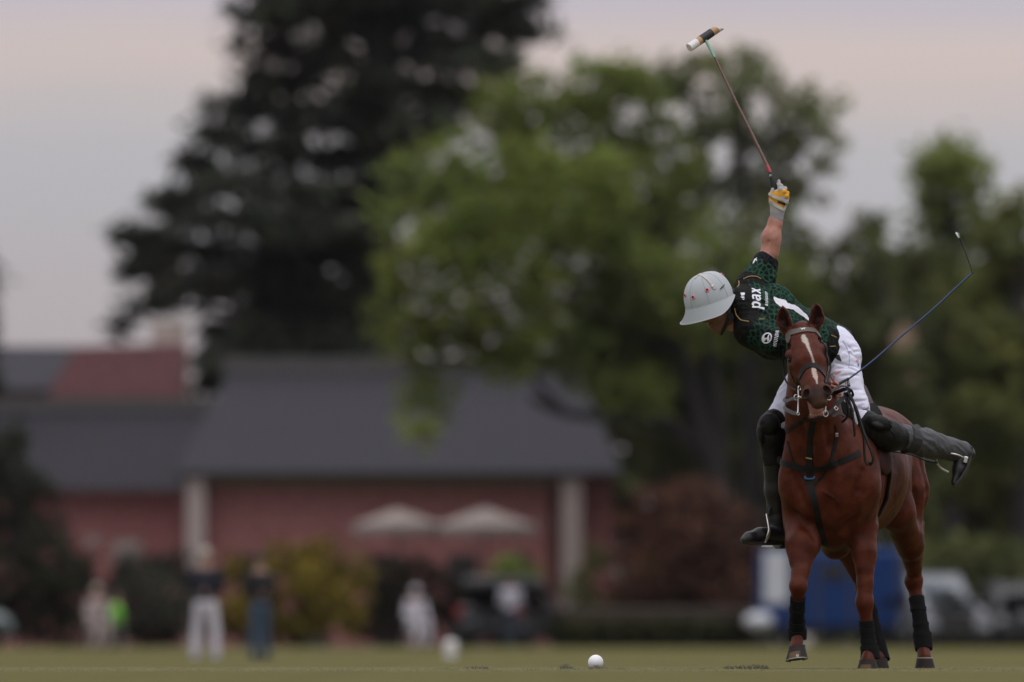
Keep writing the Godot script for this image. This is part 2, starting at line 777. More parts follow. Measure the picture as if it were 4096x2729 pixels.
# the jersey's print: pale borders round dark scales, tileable
func reptile_print() -> ImageTexture:
	var n := 9
	var size := 320
	var r := RandomNumberGenerator.new()
	r.seed = 23
	var pts := []
	for y in n:
		for x in n:
			pts.append(Vector2(x + 0.5 + r.randf_range(-0.42, 0.42), y + 0.5 + r.randf_range(-0.42, 0.42)))
	var im := Image.create(size, size, false, Image.FORMAT_RGB8)
	for y in size:
		for x in size:
			var q := Vector2(x, y) * n / size
			var cx := int(q.x)
			var cy := int(q.y)
			var f1 := 9.0
			var f2 := 9.0
			for j in range(cy - 1, cy + 2):
				for i in range(cx - 1, cx + 2):
					var p: Vector2 = pts[posmod(j, n) * n + posmod(i, n)] + Vector2(i - posmod(i, n), j - posmod(j, n))
					var d := p.distance_to(q)
					if d < f1:
						f2 = f1
						f1 = d
					elif d < f2:
						f2 = d
			var v := lerpf(1.0, 0.13, smoothstep(0.14, 0.34, f2 - f1))
			im.set_pixel(x, y, Color(v, v, v))
	return ImageTexture.create_from_image(im)

# ================================================================ materials (linear base colours)
func materials() -> void:
	var hair := noise_tex(0.08, 0.0, 1.0, 256, 3, 3)
	var weave := noise_tex(0.3, 0.0, 1.0, 128, 2, 4)
	var grain := noise_tex(0.05, 0.0, 1.0, 256, 5, 9)
	M.coat = vmat(0.42)
	M.coat.metallic_specular = 0.24
	with_bump(M.coat, hair, 14.0, 0.03)
	M.coat.roughness = 0.55
	M.coat.roughness_texture = noise_tex(0.03, 0.55, 1.0, 256, 4, 61)
	M.eye = mat(Color(0.004, 0.003, 0.002), 0.12)
	M.dark_skin = mat(Color(0.02, 0.012, 0.01), 0.5)
	M.tooth = mat(Color(0.42, 0.33, 0.19), 0.4)
	M.hoof = vmat(0.6)
	M.hoof.metallic_specular = 0.3
	M.steel = mat(Color(0.45, 0.45, 0.46), 0.35, 0.9)
	M.silver = mat(Color(0.62, 0.61, 0.60), 0.28, 0.95)
	M.brass = mat(Color(0.45, 0.32, 0.12), 0.3, 0.9)
	M.boot_cloth = with_bump(mat(Color(0.007, 0.007, 0.008), 0.85), weave, 60.0, 0.08)
	M.boot_cloth.metallic_specular = 0.25
	M.strap_cloth = with_bump(mat(Color(0.009, 0.009, 0.010), 0.8), weave, 60.0, 0.08)
	M.strap_cloth.metallic_specular = 0.25
	M.dark_hair = mat(Color(0.02, 0.012, 0.009), 0.6)
	M.leather = with_bump(mat(Color(0.0065, 0.0065, 0.0068), 0.48), grain, 30.0, 0.06)
	M.leather.metallic_specular = 0.33
	M.brown_leather = with_bump(mat(Color(0.034, 0.0075, 0.0055), 0.5), grain, 30.0, 0.06)
	M.brown_leather.metallic_specular = 0.35
	M.browband = with_bump(mat(Color(0.095, 0.078, 0.068), 0.6), grain, 40.0, 0.08)
	M.gaiter = with_bump(mat(Color(0.052, 0.052, 0.059), 0.6), grain, 14.0, 0.12)
	M.gaiter_dark = with_bump(mat(Color(0.022, 0.022, 0.025), 0.7), grain, 14.0, 0.1)
	M.boot = with_bump(mat(Color(0.007, 0.007, 0.0085), 0.38), grain, 20.0, 0.1)
	M.sole = mat(Color(0.012, 0.011, 0.010), 0.7)
	M.blue_ring = mat(Color(0.03, 0.10, 0.20), 0.5)
	M.skin = vmat(0.55)
	M.skin.subsurf_scatter_enabled = true
	M.skin.subsurf_scatter_strength = 0.08
	M.jersey = vmat(0.72)
	M.jersey.metallic_specular = 0.3
	with_tint(M.jersey, reptile_print(), 3.9)
	M.jersey.uv1_triplanar_sharpness = 6.0
	M.breeches = vmat(0.8)
	with_bump(M.breeches, weave, 90.0, 0.05)
	M.print_white = mat(Color(0.72, 0.71, 0.80), 0.7)
	M.print_black = mat(Color(0.01, 0.01, 0.012), 0.7)
	M.print_dark = mat(Color(0.045, 0.05, 0.055), 0.7)
	M.gold = mat(Color(0.40, 0.27, 0.10), 0.5)
	M.pink_print = mat(Color(0.62, 0.29, 0.32), 0.7)
	M.green_print = mat(Color(0.13, 0.42, 0.20), 0.7)
	M.blue_print = mat(Color(0.10, 0.18, 0.36), 0.7)
	M.helmet = with_bump(mat(Color(0.41, 0.445, 0.475), 0.7), weave, 50.0, 0.03)
	M.helmet_seam = mat(Color(0.30, 0.325, 0.335), 0.75)
	M.helmet_strap = mat(Color(0.50, 0.46, 0.47), 0.65)
	M.pink = mat(Color(0.75, 0.22, 0.28), 0.5)
	M.dark_hole = mat(Color(0.01, 0.006, 0.006), 0.8)
	M.glove = vmat(0.75)
	M.thong = mat(Color(0.52, 0.49, 0.45), 0.8)
	M.yellow = mat(Color(0.70, 0.36, 0.02), 0.6)
	M.wood = with_bump(mat(Color(0.42, 0.25, 0.13), 0.5), grain, 12.0, 0.02)
	M.white_paint = mat(Color(0.70, 0.69, 0.69), 0.5)
	M.black_tape = mat(Color(0.012, 0.012, 0.014), 0.55)
	M.mint = mat(Color(0.18, 0.36, 0.29), 0.45)
	M.cane = with_tint(mat(Color(0.15, 0.050, 0.027), 0.42), noise_tex(0.06, 0.55, 1.0, 128, 3, 21), 6.0)
	M.red_tape = mat(Color(0.30, 0.012, 0.022), 0.5)
	M.rubber = mat(Color(0.008, 0.008, 0.009), 0.7)
	M.whip_blue = mat(Color(0.010, 0.032, 0.105), 0.5)
	M.ball = with_bump(mat(Color(0.86, 0.86, 0.89), 0.45), grain, 10.0, 0.08)
	M.grass = mat(Color(0.1, 0.1, 0.035), 0.9)
	# ---- field and background
	var field := noise_tex(0.02, 0.72, 1.0, 512, 4, 33)
	M.turf = with_tint(mat(Color(0.162, 0.150, 0.057), 0.95), field, 0.22)
	M.turf.uv1_world_triplanar = true
	M.turf.metallic_specular = 0.1
	M.blade = vmat(0.8)
	M.blade.albedo_color = Color(0.125, 0.125, 0.050).linear_to_srgb()
	M.blade.backlight_enabled = true
	M.blade.backlight = Color(0.6, 0.6, 0.6)
	M.blade_dark = vmat(0.8)
	M.blade_dark.albedo_color = Color(1, 1, 1)
	M.bark = mat(Color(0.020, 0.018, 0.018), 0.95)
	for q in [["needle", Color(0.046, 0.053, 0.039), 0.0], ["leaf_bright", Color(0.190, 0.232, 0.058), 1.0], ["leaf_mid", Color(0.170, 0.212, 0.058), 1.0], ["leaf_pale", Color(0.158, 0.178, 0.080), 0.8], ["leaf_shade", Color(0.112, 0.126, 0.050), 0.8], ["leaf_olive", Color(0.175, 0.195, 0.066), 1.0], ["leaf_evergreen", Color(0.030, 0.034, 0.022), 0.0], ["leaf_grey", Color(0.050, 0.052, 0.040), 0.0], ["leaf_gold", Color(0.135, 0.105, 0.016), 0.3], ["leaf_brown", Color(0.030, 0.026, 0.018), 0.0], ["leaf_copper", Color(0.095, 0.046, 0.032), 0.1], ["leaf_hedge", Color(0.034, 0.037, 0.015), 0.0]]:  # the background green is toned down, shade put into the leaf colour
		var m := vmat(0.8)
		m.albedo_color = q[1].linear_to_srgb()
		m.metallic_specular = 0.2
		if q[2] > 0.0:
			m.backlight_enabled = true
			m.backlight = Color(q[2], q[2], q[2])
		M[q[0]] = m
	M.twig = mat(Color(0.030, 0.026, 0.018), 0.95)
	M.brick = with_tint(mat(Color(0.52, 0.215, 0.205), 0.9), noise_tex(0.05, 0.7, 1.0, 128, 3, 51), 0.5)
	M.rose_brick = with_tint(mat(Color(0.25, 0.110, 0.125), 0.9), noise_tex(0.05, 0.7, 1.0, 128, 3, 53), 0.4)
	M.fascia = mat(Color(0.30, 0.22, 0.145), 0.8)
	M.slate = with_tint(mat(Color(0.0225, 0.0205, 0.0315), 0.8), noise_tex(0.05, 0.75, 1.0, 128, 3, 54), 0.3)
	M.ridge = mat(Color(0.085, 0.080, 0.080), 0.85)
	M.gutter = mat(Color(0.03, 0.03, 0.033), 0.7)
	M.canvas = mat(Color(0.27, 0.225, 0.205), 0.9)
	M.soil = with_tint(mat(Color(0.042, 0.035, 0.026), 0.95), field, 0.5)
	M.cream = mat(Color(0.42, 0.35, 0.325), 0.85)
	M.sand = mat(Color(0.27, 0.19, 0.13), 0.9)
	M.dark_wood = mat(Color(0.05, 0.04, 0.036), 0.7)
	M.windscreen = mat(Color(0.17, 0.19, 0.215), 0.08, 0.4)  # pale glass of the silver car: sky reflection put into the colour
	M.window = mat(Color(0.012, 0.013, 0.015), 0.12)
	M.wall_brown = mat(Color(0.075, 0.055, 0.040), 0.9)
	M.wall_coping = mat(Color(0.13, 0.105, 0.085), 0.9)
	M.paint_dark = mat(Color(0.012, 0.013, 0.017), 0.3)
	M.paint_silver = mat(Color(0.17, 0.18, 0.205), 0.3, 0.2)
	M.paint_teal = mat(Color(0.10, 0.13, 0.13), 0.3)
	M.tail_red = mat(Color(0.22, 0.008, 0.012), 0.25)
	M.lamp_glass = mat(Color(0.25, 0.26, 0.28), 0.15)
	M.black_plastic = mat(Color(0.010, 0.010, 0.011), 0.6)
	M.trailer_blue = mat(Color(0.008, 0.032, 0.130), 0.5)
	M.trailer_blue.metallic_specular = 0.25
	M.trailer_white = mat(Color(0.50, 0.52, 0.58), 0.45)
	M.trailer_grey = mat(Color(0.06, 0.058, 0.058), 0.8)
	M.far_skin = mat(Color(0.34, 0.20, 0.15), 0.6)
	M.far_hair = mat(Color(0.02, 0.015, 0.012), 0.7)
	M.hair_pale = mat(Color(0.42, 0.37, 0.33), 0.7)
	M.cloth_navy = mat(Color(0.010, 0.011, 0.024), 0.9)
	M.cloth_white = mat(Color(0.52, 0.50, 0.57), 0.9)
	M.cloth_pale = mat(Color(0.42, 0.41, 0.50), 0.9)
	M.cloth_black = mat(Color(0.010, 0.010, 0.013), 0.9)
	M.cloth_jeans = mat(Color(0.040, 0.065, 0.105), 0.9)
	M.cloth_jeans_dark = mat(Color(0.018, 0.028, 0.045), 0.9)
	M.cloth_beige = mat(Color(0.38, 0.32, 0.32), 0.9)
	M.cloth_neon = mat(Color(0.16, 0.52, 0.04), 0.8)

# ================================================================ field and background
func build_ground() -> void:
	var s := Shape.new()
	var zs := [90.0, 60.0, 30.0, 10.0, 4.0, 2.0, 0.0, -2.0, -6.0, -12.0, -18.0]
	var z := -20.0
	while z > -215.0:
		zs.append(z)
		z -= 6.0
	zs.append_array([-220.0, -260.0, -400.0, -800.0, -2200.0])
	for k in zs.size():
		for x in [-900.0, -60.0, -20.0, 0.0, 20.0, 60.0, 900.0]:
			s.v.append(Vector3(x, ground_y(zs[k]), zs[k]))
			s.n.append(Vector3.UP)
	for k in zs.size() - 1:
		for x in 6:
			var q := k * 7 + x
			s.i.append_array(PackedInt32Array([q, q + 7, q + 8, q, q + 8, q + 1]))
	var g := obj("ground", s.commit(), M.turf)
	struct(g)
	g.set_meta("label", "wide mown grass polo field")
	# dark earth sheet added to darken the strip under shrubs, hedges and parked cars
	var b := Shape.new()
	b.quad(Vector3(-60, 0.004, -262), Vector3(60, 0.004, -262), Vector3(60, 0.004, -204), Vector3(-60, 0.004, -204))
	var bo := obj("added_dark_bed", b.commit(), M.soil)
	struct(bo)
	bo.set_meta("label", "dark earth sheet added under the shrubs and hedges")

func leaf_cluster(leaves: int, spread: float, size: float, sd: int, needle := false) -> ArrayMesh:
	var r := RandomNumberGenerator.new()
	r.seed = sd
	var s := Shape.new()
	for k in leaves:
		var c := Vector3(r.randfn(0.0, 0.5), r.randfn(0.0, 0.4), r.randfn(0.0, 0.5)) * spread
		var d := Vector3(r.randf_range(-1, 1), r.randf_range(-0.7, 0.5), r.randf_range(-1, 1)).normalized()
		var n := Vector3(r.randf_range(-1, 1), r.randf_range(0.1, 1.2), r.randf_range(-1, 1)).normalized()
		n = (n - d * n.dot(d)).normalized()
		var w := d.cross(n) * size * (0.26 if needle else 0.45) * r.randf_range(0.7, 1.2)
		var l := d * size * r.randf_range(0.7, 1.3)
		var i0 := s.v.size()
		s.v.append_array(PackedVector3Array([c - l * 0.5, c + w * 0.5 + n * size * 0.06, c + l * 0.5, c - w * 0.5 + n * size * 0.06]))
		for q in 4:
			s.n.append(n)
		s.i.append_array(PackedInt32Array([i0, i0 + 1, i0 + 2, i0, i0 + 2, i0 + 3]))
	return s.commit()

# a crown: leaf clusters spread through lobes given as photo pixels [x, y, rx, ry] round depth z
func crown(called: String, parent: Node3D, lobes: Array, z: float, depth: float, per: float, mesh: Mesh, m: Material, tint: float, sd: int, hollow := 0.55) -> void:
	var r := RandomNumberGenerator.new()
	r.seed = sd
	var xf: Array[Transform3D] = []
	var cols := []
	var sc := S(1.0, z)
	for l in lobes:
		var dz: float = l[4] if l.size() > 4 else r.randf_range(-0.5, 0.5) * depth
		var c := P(l[0], l[1], z + dz)
		var rad := Vector3(l[2] * sc, l[3] * sc, minf(l[2] * sc, depth) * 0.9)
		var cnt := int(per * pow(rad.x * rad.y * rad.z, 0.667) * 10.0)
		var shade := r.randf_range(1.0 - tint, 1.0 + tint)
		for k in cnt:
			var d := Vector3(r.randfn(), r.randfn(), r.randfn()).normalized()
			var q := d * pow(r.randf_range(hollow * hollow, 1.0), 0.5) * r.randf_range(0.8, 1.12)
			var p := c + q * rad
			var b := Basis.from_euler(Vector3(r.randf_range(-0.5, 0.5), r.randf() * TAU, r.randf_range(-0.5, 0.5))).scaled(Vector3.ONE * r.randf_range(0.7, 1.35))
			xf.append(Transform3D(b, p - parent.position))
			var v := shade * r.randf_range(0.75, 1.25)
			cols.append(Color(v * r.randf_range(0.9, 1.12), v, v * r.randf_range(0.85, 1.1)))
	var mm := MultiMesh.new()
	mm.transform_format = MultiMesh.TRANSFORM_3D
	mm.use_colors = true
	mm.mesh = mesh
	mm.instance_count = xf.size()
	for k in xf.size():
		mm.set_instance_transform(k, xf[k])
		mm.set_instance_color(k, cols[k])
	var o := MultiMeshInstance3D.new()
	o.name = called
	o.multimesh = mm
	o.material_override = m
	o.set_meta("kind", "stuff")
	parent.add_child(o, true)

func limb(called: String, parent: Node3D, pts: Array, r0: float, r1: float, m: Material) -> void:
	var path := curve(pts, 5)
	var rr := []
	for k in path.size():
		rr.append(lerpf(r0, r1, float(k) / (path.size() - 1)))
	var s := Shape.new()
	s.tube(path, rr, null, null, 9)
	wobj(called, s.commit(), m, parent)

func build_background() -> void:
	build_trees()
	build_buildings()
	build_shrubs()
	build_cars()
	build_people()

func build_trees() -> void:
	var needles := leaf_cluster(18, 0.42, 0.55, 4, true)
	var sprig := leaf_cluster(12, 0.38, 0.36, 6)
	var sprig2 := leaf_cluster(12, 0.40, 0.38, 9)
	# ---- cedar
	var z := -262.0
	var ce := thing("cedar_tree", "tall dark cedar with flat tiers of branches behind the slate roof", "tree", G(1480, z))
	limb("trunk", ce, [G(1480, z), P(1480, 1900, z), P(1490, 1200, z), P(1500, 500, z), P(1520, -400, z)], 0.9, 0.3, M.bark)
	var plates := [[1300, -60, 330, 110], [1700, -60, 330, 100], [1150, 60, 240, 60], [1450, 90, 300, 80], [1850, 40, 230, 50], [2050, 10, 150, 40], [2110, 130, 110, 22], [1980, 125, 190, 30], [1060, 190, 170, 50], [1350, 230, 240, 60], [1700, 200, 240, 70], [1900, 260, 180, 50], [1150, 330, 200, 50], [1500, 350, 240, 60], [1800, 380, 240, 70], [960, 440, 190, 50], [1250, 480, 240, 60], [1620, 520, 260, 80], [860, 540, 120, 40], [1100, 610, 220, 55], [1450, 650, 250, 70], [760, 655, 120, 40], [950, 740, 240, 50], [1300, 790, 270, 70], [1620, 760, 190, 80], [700, 820, 130, 40], [900, 890, 230, 50], [1250, 930, 270, 70], [520, 955, 130, 32], [740, 1000, 240, 50], [1080, 1080, 290, 70], [1400, 1000, 230, 90], [600, 1085, 170, 32], [870, 1170, 250, 50], [1220, 1230, 290, 80], [1430, 1180, 190, 90], [590, 1225, 140, 34], [500, 1305, 80, 32], [940, 1330, 170, 45], [1150, 1370, 330, 90], [1400, 1380, 200, 90], [1000, 1450, 240, 70], [1300, 1480, 300, 70], [855, 1440, 85, 80], [845, 1520, 75, 70], [940, 1540, 150, 60], [1150, 1560, 200, 50]]
	crown("crown", ce, plates, z, 4.0, 3.6, needles, M.needle, 0.25, 41, 0.1)
	for k in range(0, plates.size(), 2):
		var q: Array = plates[k]
		var ty := minf(q[1] + 120.0, 1700.0)
		limb("branch", ce, [P(1490, ty, z), P(lerpf(1490, q[0], 0.6), lerpf(ty, q[1], 0.75), z), P(q[0], q[1], z)], 0.20, 0.06, M.bark)
	# ---- broad fresh-green trees in front of the roof
	z = -224.0
	var tb := thing("broadleaf_tree", "broadest fresh green tree with forked dark trunk and foliage drooping over the slate roof", "tree", G(2880, z))
	limb("trunk", tb, [G(2880, z), P(2890, 2100, z), P(2860, 1900, z), P(2800, 1700, z), P(2720, 1350, z), P(2640, 1000, z), P(2600, 600, z)], 0.42, 0.12, M.bark)
	limb("branch", tb, [P(2850, 1850, z), P(2740, 1740, z), P(2600, 1672, z), P(2420, 1665, z + 2), P(2260, 1650, z + 3), P(2120, 1590, z + 3)], 0.26, 0.09, M.bark)
	limb("branch", tb, [P(2870, 1950, z), P(2880, 1700, z), P(2840, 1400, z), P(2900, 1000, z)], 0.24, 0.08, M.bark)
	limb("branch", tb, [P(2720, 1350, z), P(2450, 1000, z), P(2300, 700, z)], 0.16, 0.05, M.bark)
	limb("branch", tb, [P(2740, 1430, z), P(2450, 1290, z), P(2150, 1200, z + 2), P(1850, 1080, z + 3)], 0.17, 0.05, M.bark)
	limb("branch", tb, [P(2260, 1650, z + 3), P(2050, 1450, z + 4), P(1800, 1380, z + 5), P(1690, 1500, z + 5)], 0.10, 0.03, M.bark)
	crown("crown", tb, [[1930, 900, 190, 130], [1800, 1000, 210, 130], [1650, 1060, 130, 100], [2000, 1080, 220, 150], [1620, 1230, 130, 150], [1800, 1250, 230, 140], [2050, 1280, 200, 140], [1600, 1380, 100, 90], [1780, 1400, 190, 70], [1960, 1420, 150, 70], [1700, 1560, 110, 80], [1690, 1690, 60, 80], [2250, 860, 200, 110], [2420, 700, 170, 110], [2120, 640, 150, 90]], z + 5.0, 2.0, 3.9, sprig, M.leaf_bright, 0.22, 51)
	limb("branch", tb, [P(2640, 1000, z), P(2900, 700, z), P(3150, 500, z)], 0.12, 0.04, M.bark)
	crown("crown", tb, [[1740, 700, 170, 170], [1660, 880, 140, 120], [2250, 560, 280, 220], [2000, 660, 250, 210], [2480, 420, 220, 170], [2100, 400, 210, 100], [2420, 270, 150, 60], [2260, 850, 300, 200], [2560, 720, 260, 200], [1930, 850, 180, 160], [2480, 900, 260, 180], [2700, 1000, 240, 160], [2330, 1060, 280, 150], [2560, 1150, 280, 170], [2350, 1280, 300, 140], [2680, 1280, 240, 140], [2200, 1400, 250, 110], [2480, 1440, 280, 100], [2560, 1560, 180, 70, 1.5], [2900, 1250, 220, 160], [3050, 1150, 200, 180]], z, 4.0, 3.9, sprig, M.leaf_mid, 0.32, 61)
	var tc := thing("broadleaf_tree", "airy tree with thin pale green foliage and sky showing through", "tree", G(3020, -232.0))
	z = -232.0
	limb("trunk", tc, [G(3020, z), P(3010, 1900, z), P(2990, 1300, z), P(2980, 700, z), P(2960, 300, z)], 0.34, 0.07, M.bark)
	limb("branch", tc, [P(2985, 900, z), P(3150, 650, z), P(3300, 500, z)], 0.10, 0.03, M.bark)
	limb("branch", tc, [P(2985, 1000, z), P(2750, 700, z), P(2650, 400, z)], 0.10, 0.03, M.bark)
	crown("crown", tc, [[2850, 260, 190, 70], [2980, 230, 100, 50], [2650, 340, 220, 110], [2980, 360, 180, 100], [3200, 440, 150, 80], [3310, 540, 90, 120], [2800, 500, 240, 120], [3120, 560, 210, 110], [3320, 680, 90, 60], [2700, 680, 230, 110], [2980, 760, 250, 140], [3230, 760, 130, 80], [2850, 950, 260, 150], [3150, 950, 190, 160], [3180, 1180, 200, 170], [2950, 1150, 230, 160]], z, 4.0, 2.3, sprig2, M.leaf_pale, 0.3, 71, 0.2)
	# ---- trees beyond the truck and cars
	z = -236.0
	var td := thing("broadleaf_tree", "rounded mid-green tree standing clear against the sky", "tree", G(3800, z))
	limb("trunk", td, [G(3800, z), P(3800, 1900, z), P(3800, 1200, z), P(3800, 700, z)], 0.34, 0.1, M.bark)
	crown("crown", td, [[3790, 640, 130, 90], [3870, 720, 120, 110], [3730, 740, 100, 110], [3800, 880, 150, 130], [3850, 1050, 170, 130], [3700, 1080, 110, 110], [3780, 1200, 200, 130]], z, 2.5, 5.6, sprig, M.leaf_mid, 0.2, 81)
	var te := thing("broadleaf_tree", "shade-toned green tree massed behind the parked silver car", "tree", G(3550, -228.0))
	z = -228.0
	limb("trunk", te, [G(3550, z), P(3550, 1900, z), P(3540, 1400, z), P(3520, 950, z)], 0.3, 0.1, M.bark)
	crown("crown", te, [[3500, 920, 80, 80], [3440, 1040, 150, 100], [3620, 1040, 120, 80], [3560, 1180, 200, 110], [3340, 1220, 180, 140], [3430, 1340, 200, 120], [3760, 1300, 150, 120], [3330, 1480, 200, 150], [3560, 1560, 220, 130], [3780, 1480, 170, 130], [3420, 1720, 220, 150], [3700, 1720, 220, 150], [3560, 1900, 260, 140], [3250, 1900, 200, 140], [3630, 1500, 100, 80, 9.0], [3610, 1620, 120, 90, 9.0], [3640, 1760, 120, 100, 9.0], [3610, 1900, 130, 110, 9.0], [3640, 2050, 130, 110, 9.0]], z, 3.0, 4.4, sprig2, M.leaf_shade, 0.3, 91)
	var tf := thing("broadleaf_tree", "olive green tree at the edge of the car park", "tree", G(4080, -226.0))
	z = -226.0
	limb("trunk", tf, [G(4080, z), P(4080, 1900, z), P(4080, 1300, z), P(4090, 900, z)], 0.32, 0.1, M.bark)
	crown("crown", tf, [[4090, 830, 110, 90], [4020, 960, 130, 110], [4150, 1000, 140, 140], [3980, 1160, 150, 120], [4100, 1220, 180, 150], [3960, 1380, 160, 140], [4100, 1480, 180, 160], [3950, 1640, 170, 150], [4080, 1780, 190, 160], [3930, 1900, 180, 140], [4100, 2020, 180, 120]], z, 3.0, 4.4, sprig2, M.leaf_olive, 0.25, 95)
	var tg := thing("broadleaf_tree", "shade-toned green tree filling in behind the forked trunk", "tree", G(3150, -236.0))
	z = -236.0
	limb("trunk", tg, [G(3150, z), P(3150, 1900, z), P(3140, 1500, z)], 0.3, 0.12, M.bark)
	crown("crown", tg, [[2700, 1380, 260, 140], [2980, 1400, 260, 150], [3200, 1400, 200, 150], [2620, 1560, 200, 110], [2880, 1580, 260, 140], [3120, 1620, 240, 160], [2950, 1780, 260, 150], [3180, 1850, 240, 160], [2700, 1760, 180, 120]], z, 3.0, 4.6, sprig2, M.leaf_shade, 0.3, 97)
	# ---- darker trees closing the gap behind
	for q in [[2520, -256.0, 151, "dark tree closing the gap behind the copper shrub"], [2850, -262.0, 159, "dark tree closing the gap behind the forked trunk"], [3150, -258.0, 153, "dark tree closing the gap behind the blue trailer"], [3700, -258.0, 155, "dark tree closing the gap behind the silver car"], [4150, -256.0, 157, "dark tree closing the gap behind the dark grey car"]]:
		var o := thing("background_tree", q[3], "tree", G(q[0], q[1]))
		limb("trunk", o, [G(q[0], q[1]), P(q[0], 2000, q[1]), P(q[0] + 20, 1500, q[1])], 0.35, 0.12, M.bark)
		var lobes := []
		for k in 22:
			var t := k / 21.0
			lobes.append([q[0] + rng.randf_range(-330, 330), lerpf(1430, 2480, t), rng.randf_range(150, 230), rng.randf_range(90, 140)])
		crown("crown", o, lobes, q[1], 3.0, 4.6, sprig2, M.leaf_shade, 0.3, q[2])
	# ---- edge of a tree beyond the far house and the near-black conifer by the wing
	z = -250.0
	var th := thing("conifer_tree", "dark conifer rising behind the near-black evergreen shrub", "tree", G(-150, z))
	limb("trunk", th, [G(-150, z), P(-150, 1600, z), P(-150, 900, z)], 0.35, 0.1, M.bark)
	crown("crown", th, [[-120, 1000, 60, 90], [-120, 1150, 80, 90], [-130, 1300, 90, 100], [-130, 1420, 110, 100], [-130, 1560, 110, 100]], z, 2.0, 6.0, needles, M.needle, 0.2, 99, 0.1)

func build_buildings() -> void:
	# ---- clubhouse with slate roof and two pale pillars
	var z := -240.0
	var k := S(1.0, z)
	var zb := z - 9.5
	var gy := ground_y(z)
	var b := thing("clubhouse", "long brick clubhouse with slate hipped roof and two pale pillars", "building", Vector3(P(1580, 2560, z).x, gy, z))
	var X := func(px: float) -> float: return P(px, 2000, z).x
	var Y := func(py: float) -> float: return P(2000, py, z).y
	var s := Shape.new()
	s.box(Vector3(X.call(770), gy, zb), Vector3(X.call(2190), Y.call(1900), z - 0.4))
	wobj("wall", s.commit(), M.brick, b)
	var s1 := Shape.new()
	s1.box(Vector3(X.call(2200), gy, zb), Vector3(X.call(2450), Y.call(1905), z - 1.4))
	wobj("wall", s1.commit(), M.brick, b)
	# wooden fascia and soffit under the eaves
	var s2 := Shape.new()
	s2.box(Vector3(X.call(740), Y.call(1950), z - 0.39), Vector3(X.call(2210), Y.call(1903), z - 0.2))
	wobj("fascia", s2.commit(), M.fascia, b)
	var rf := Shape.new()
	var e0 := Vector3(X.call(700), Y.call(1893), z + 0.5)
	var e1 := Vector3(X.call(2490), Y.call(1893), z + 0.5)
	var e2 := Vector3(X.call(2490), Y.call(1893), zb - 0.5)
	var e3 := Vector3(X.call(700), Y.call(1893), zb - 0.5)
	var r0 := Vector3(X.call(905), Y.call(1462), (z + zb) * 0.5)
	var r1 := Vector3(X.call(2310), Y.call(1462), (z + zb) * 0.5)
	rf.quad(e0, r0, r1, e1)
	rf.quad(e2, r1, r0, e3)
	rf.tri(e1, r1, e2)
	rf.tri(e3, r0, e0)
	rf.quad(e0, e1, e2, e3)
	wobj("roof", rf.commit(), M.slate, b)
	var gut := Shape.new()
	gut.box(Vector3(X.call(695), Y.call(1903), z + 0.42), Vector3(X.call(2495), Y.call(1888), z + 0.56))
	wobj("gutter", gut.commit(), M.gutter, b)
	var rc := Shape.new()
	rc.box(r0 + Vector3(-0.2, -0.12, -0.25), r1 + Vector3(0.2, 0.34, 0.25))
	wobj("ridge_cap", rc.commit(), M.ridge, b)
	for px in [[783, 36], [2285, 40]]:
		var c := Shape.new()
		c.box(Vector3(X.call(px[0] - px[1]), gy, z - 0.19), Vector3(X.call(px[0] + px[1]), Y.call(1925), z + 0.36))
		c.box(Vector3(X.call(px[0] - px[1] - 8), Y.call(1940), z - 0.195), Vector3(X.call(px[0] + px[1] + 8), Y.call(1915), z + 0.40))
		wobj("pillar", c.commit(), M.cream, b)
	# doors and panes along the shaded back wall of the veranda
	for px in [1020, 1250, 1550, 1850, 2060]:
		var d := Shape.new()
		d.box(Vector3(X.call(px - 62), gy, z - 0.42), Vector3(X.call(px + 62), Y.call(2215), z - 0.35))
		var dd := wobj("door", d.commit(), M.dark_wood, b)
		var p := Shape.new()
		p.box(Vector3(X.call(px - 46), gy + 0.5, z - 0.36), Vector3(X.call(px + 46), Y.call(2235), z - 0.32))
		wobj("pane", p.commit(), M.window, dd)
	# ---- lower wing
	z = -247.0
	zb = z - 4.6
	gy = ground_y(z)
	var w := thing("clubhouse_wing", "lower brick wing with dark slate roof joined beside the clubhouse", "building", Vector3(P(300, 2560, z).x, gy, z))
	var ws := Shape.new()
	ws.box(Vector3(X.call(-300), gy, zb), Vector3(X.call(735), Y.call(1960), z - 0.5))
	wobj("wall", ws.commit(), M.brick, w)
	var wr := Shape.new()
	e0 = Vector3(X.call(-400), Y.call(1945), z + 0.4)
	e1 = Vector3(X.call(800), Y.call(1945), z + 0.4)
	e2 = Vector3(X.call(800), Y.call(1945), zb - 0.4)
	e3 = Vector3(X.call(-400), Y.call(1945), zb - 0.4)
	r0 = Vector3(X.call(-400), Y.call(1600), (z + zb) * 0.5)
	r1 = Vector3(X.call(870), Y.call(1600), (z + zb) * 0.5)
	wr.quad(e0, r0, r1, e1)
	wr.quad(e2, r1, r0, e3)
	wr.tri(e1, r1, e2)
	wr.tri(e3, r0, e0)
	wr.quad(e0, e1, e2, e3)
	wobj("roof", wr.commit(), M.slate, w)
	var wc := Shape.new()
	wc.box(r0 + Vector3(-0.2, -0.15, -0.25), r1 + Vector3(0.1, 0.26, 0.25))
	wobj("ridge_cap", wc.commit(), M.ridge, w)
	for q in [[470, 2150, 2250, 55], [330, 2135, 2170, 30]]:
		var p := Shape.new()
		p.box(Vector3(X.call(q[0] - q[3]), Y.call(q[2]), z - 0.52), Vector3(X.call(q[0] + q[3]), Y.call(q[1]), z - 0.42))
		var wn := wobj("window", p.commit(), M.cream, w)
	# ---- far house with brick gable and chimney
	z = -300.0
	k = S(1.0, z)
	gy = ground_y(z)
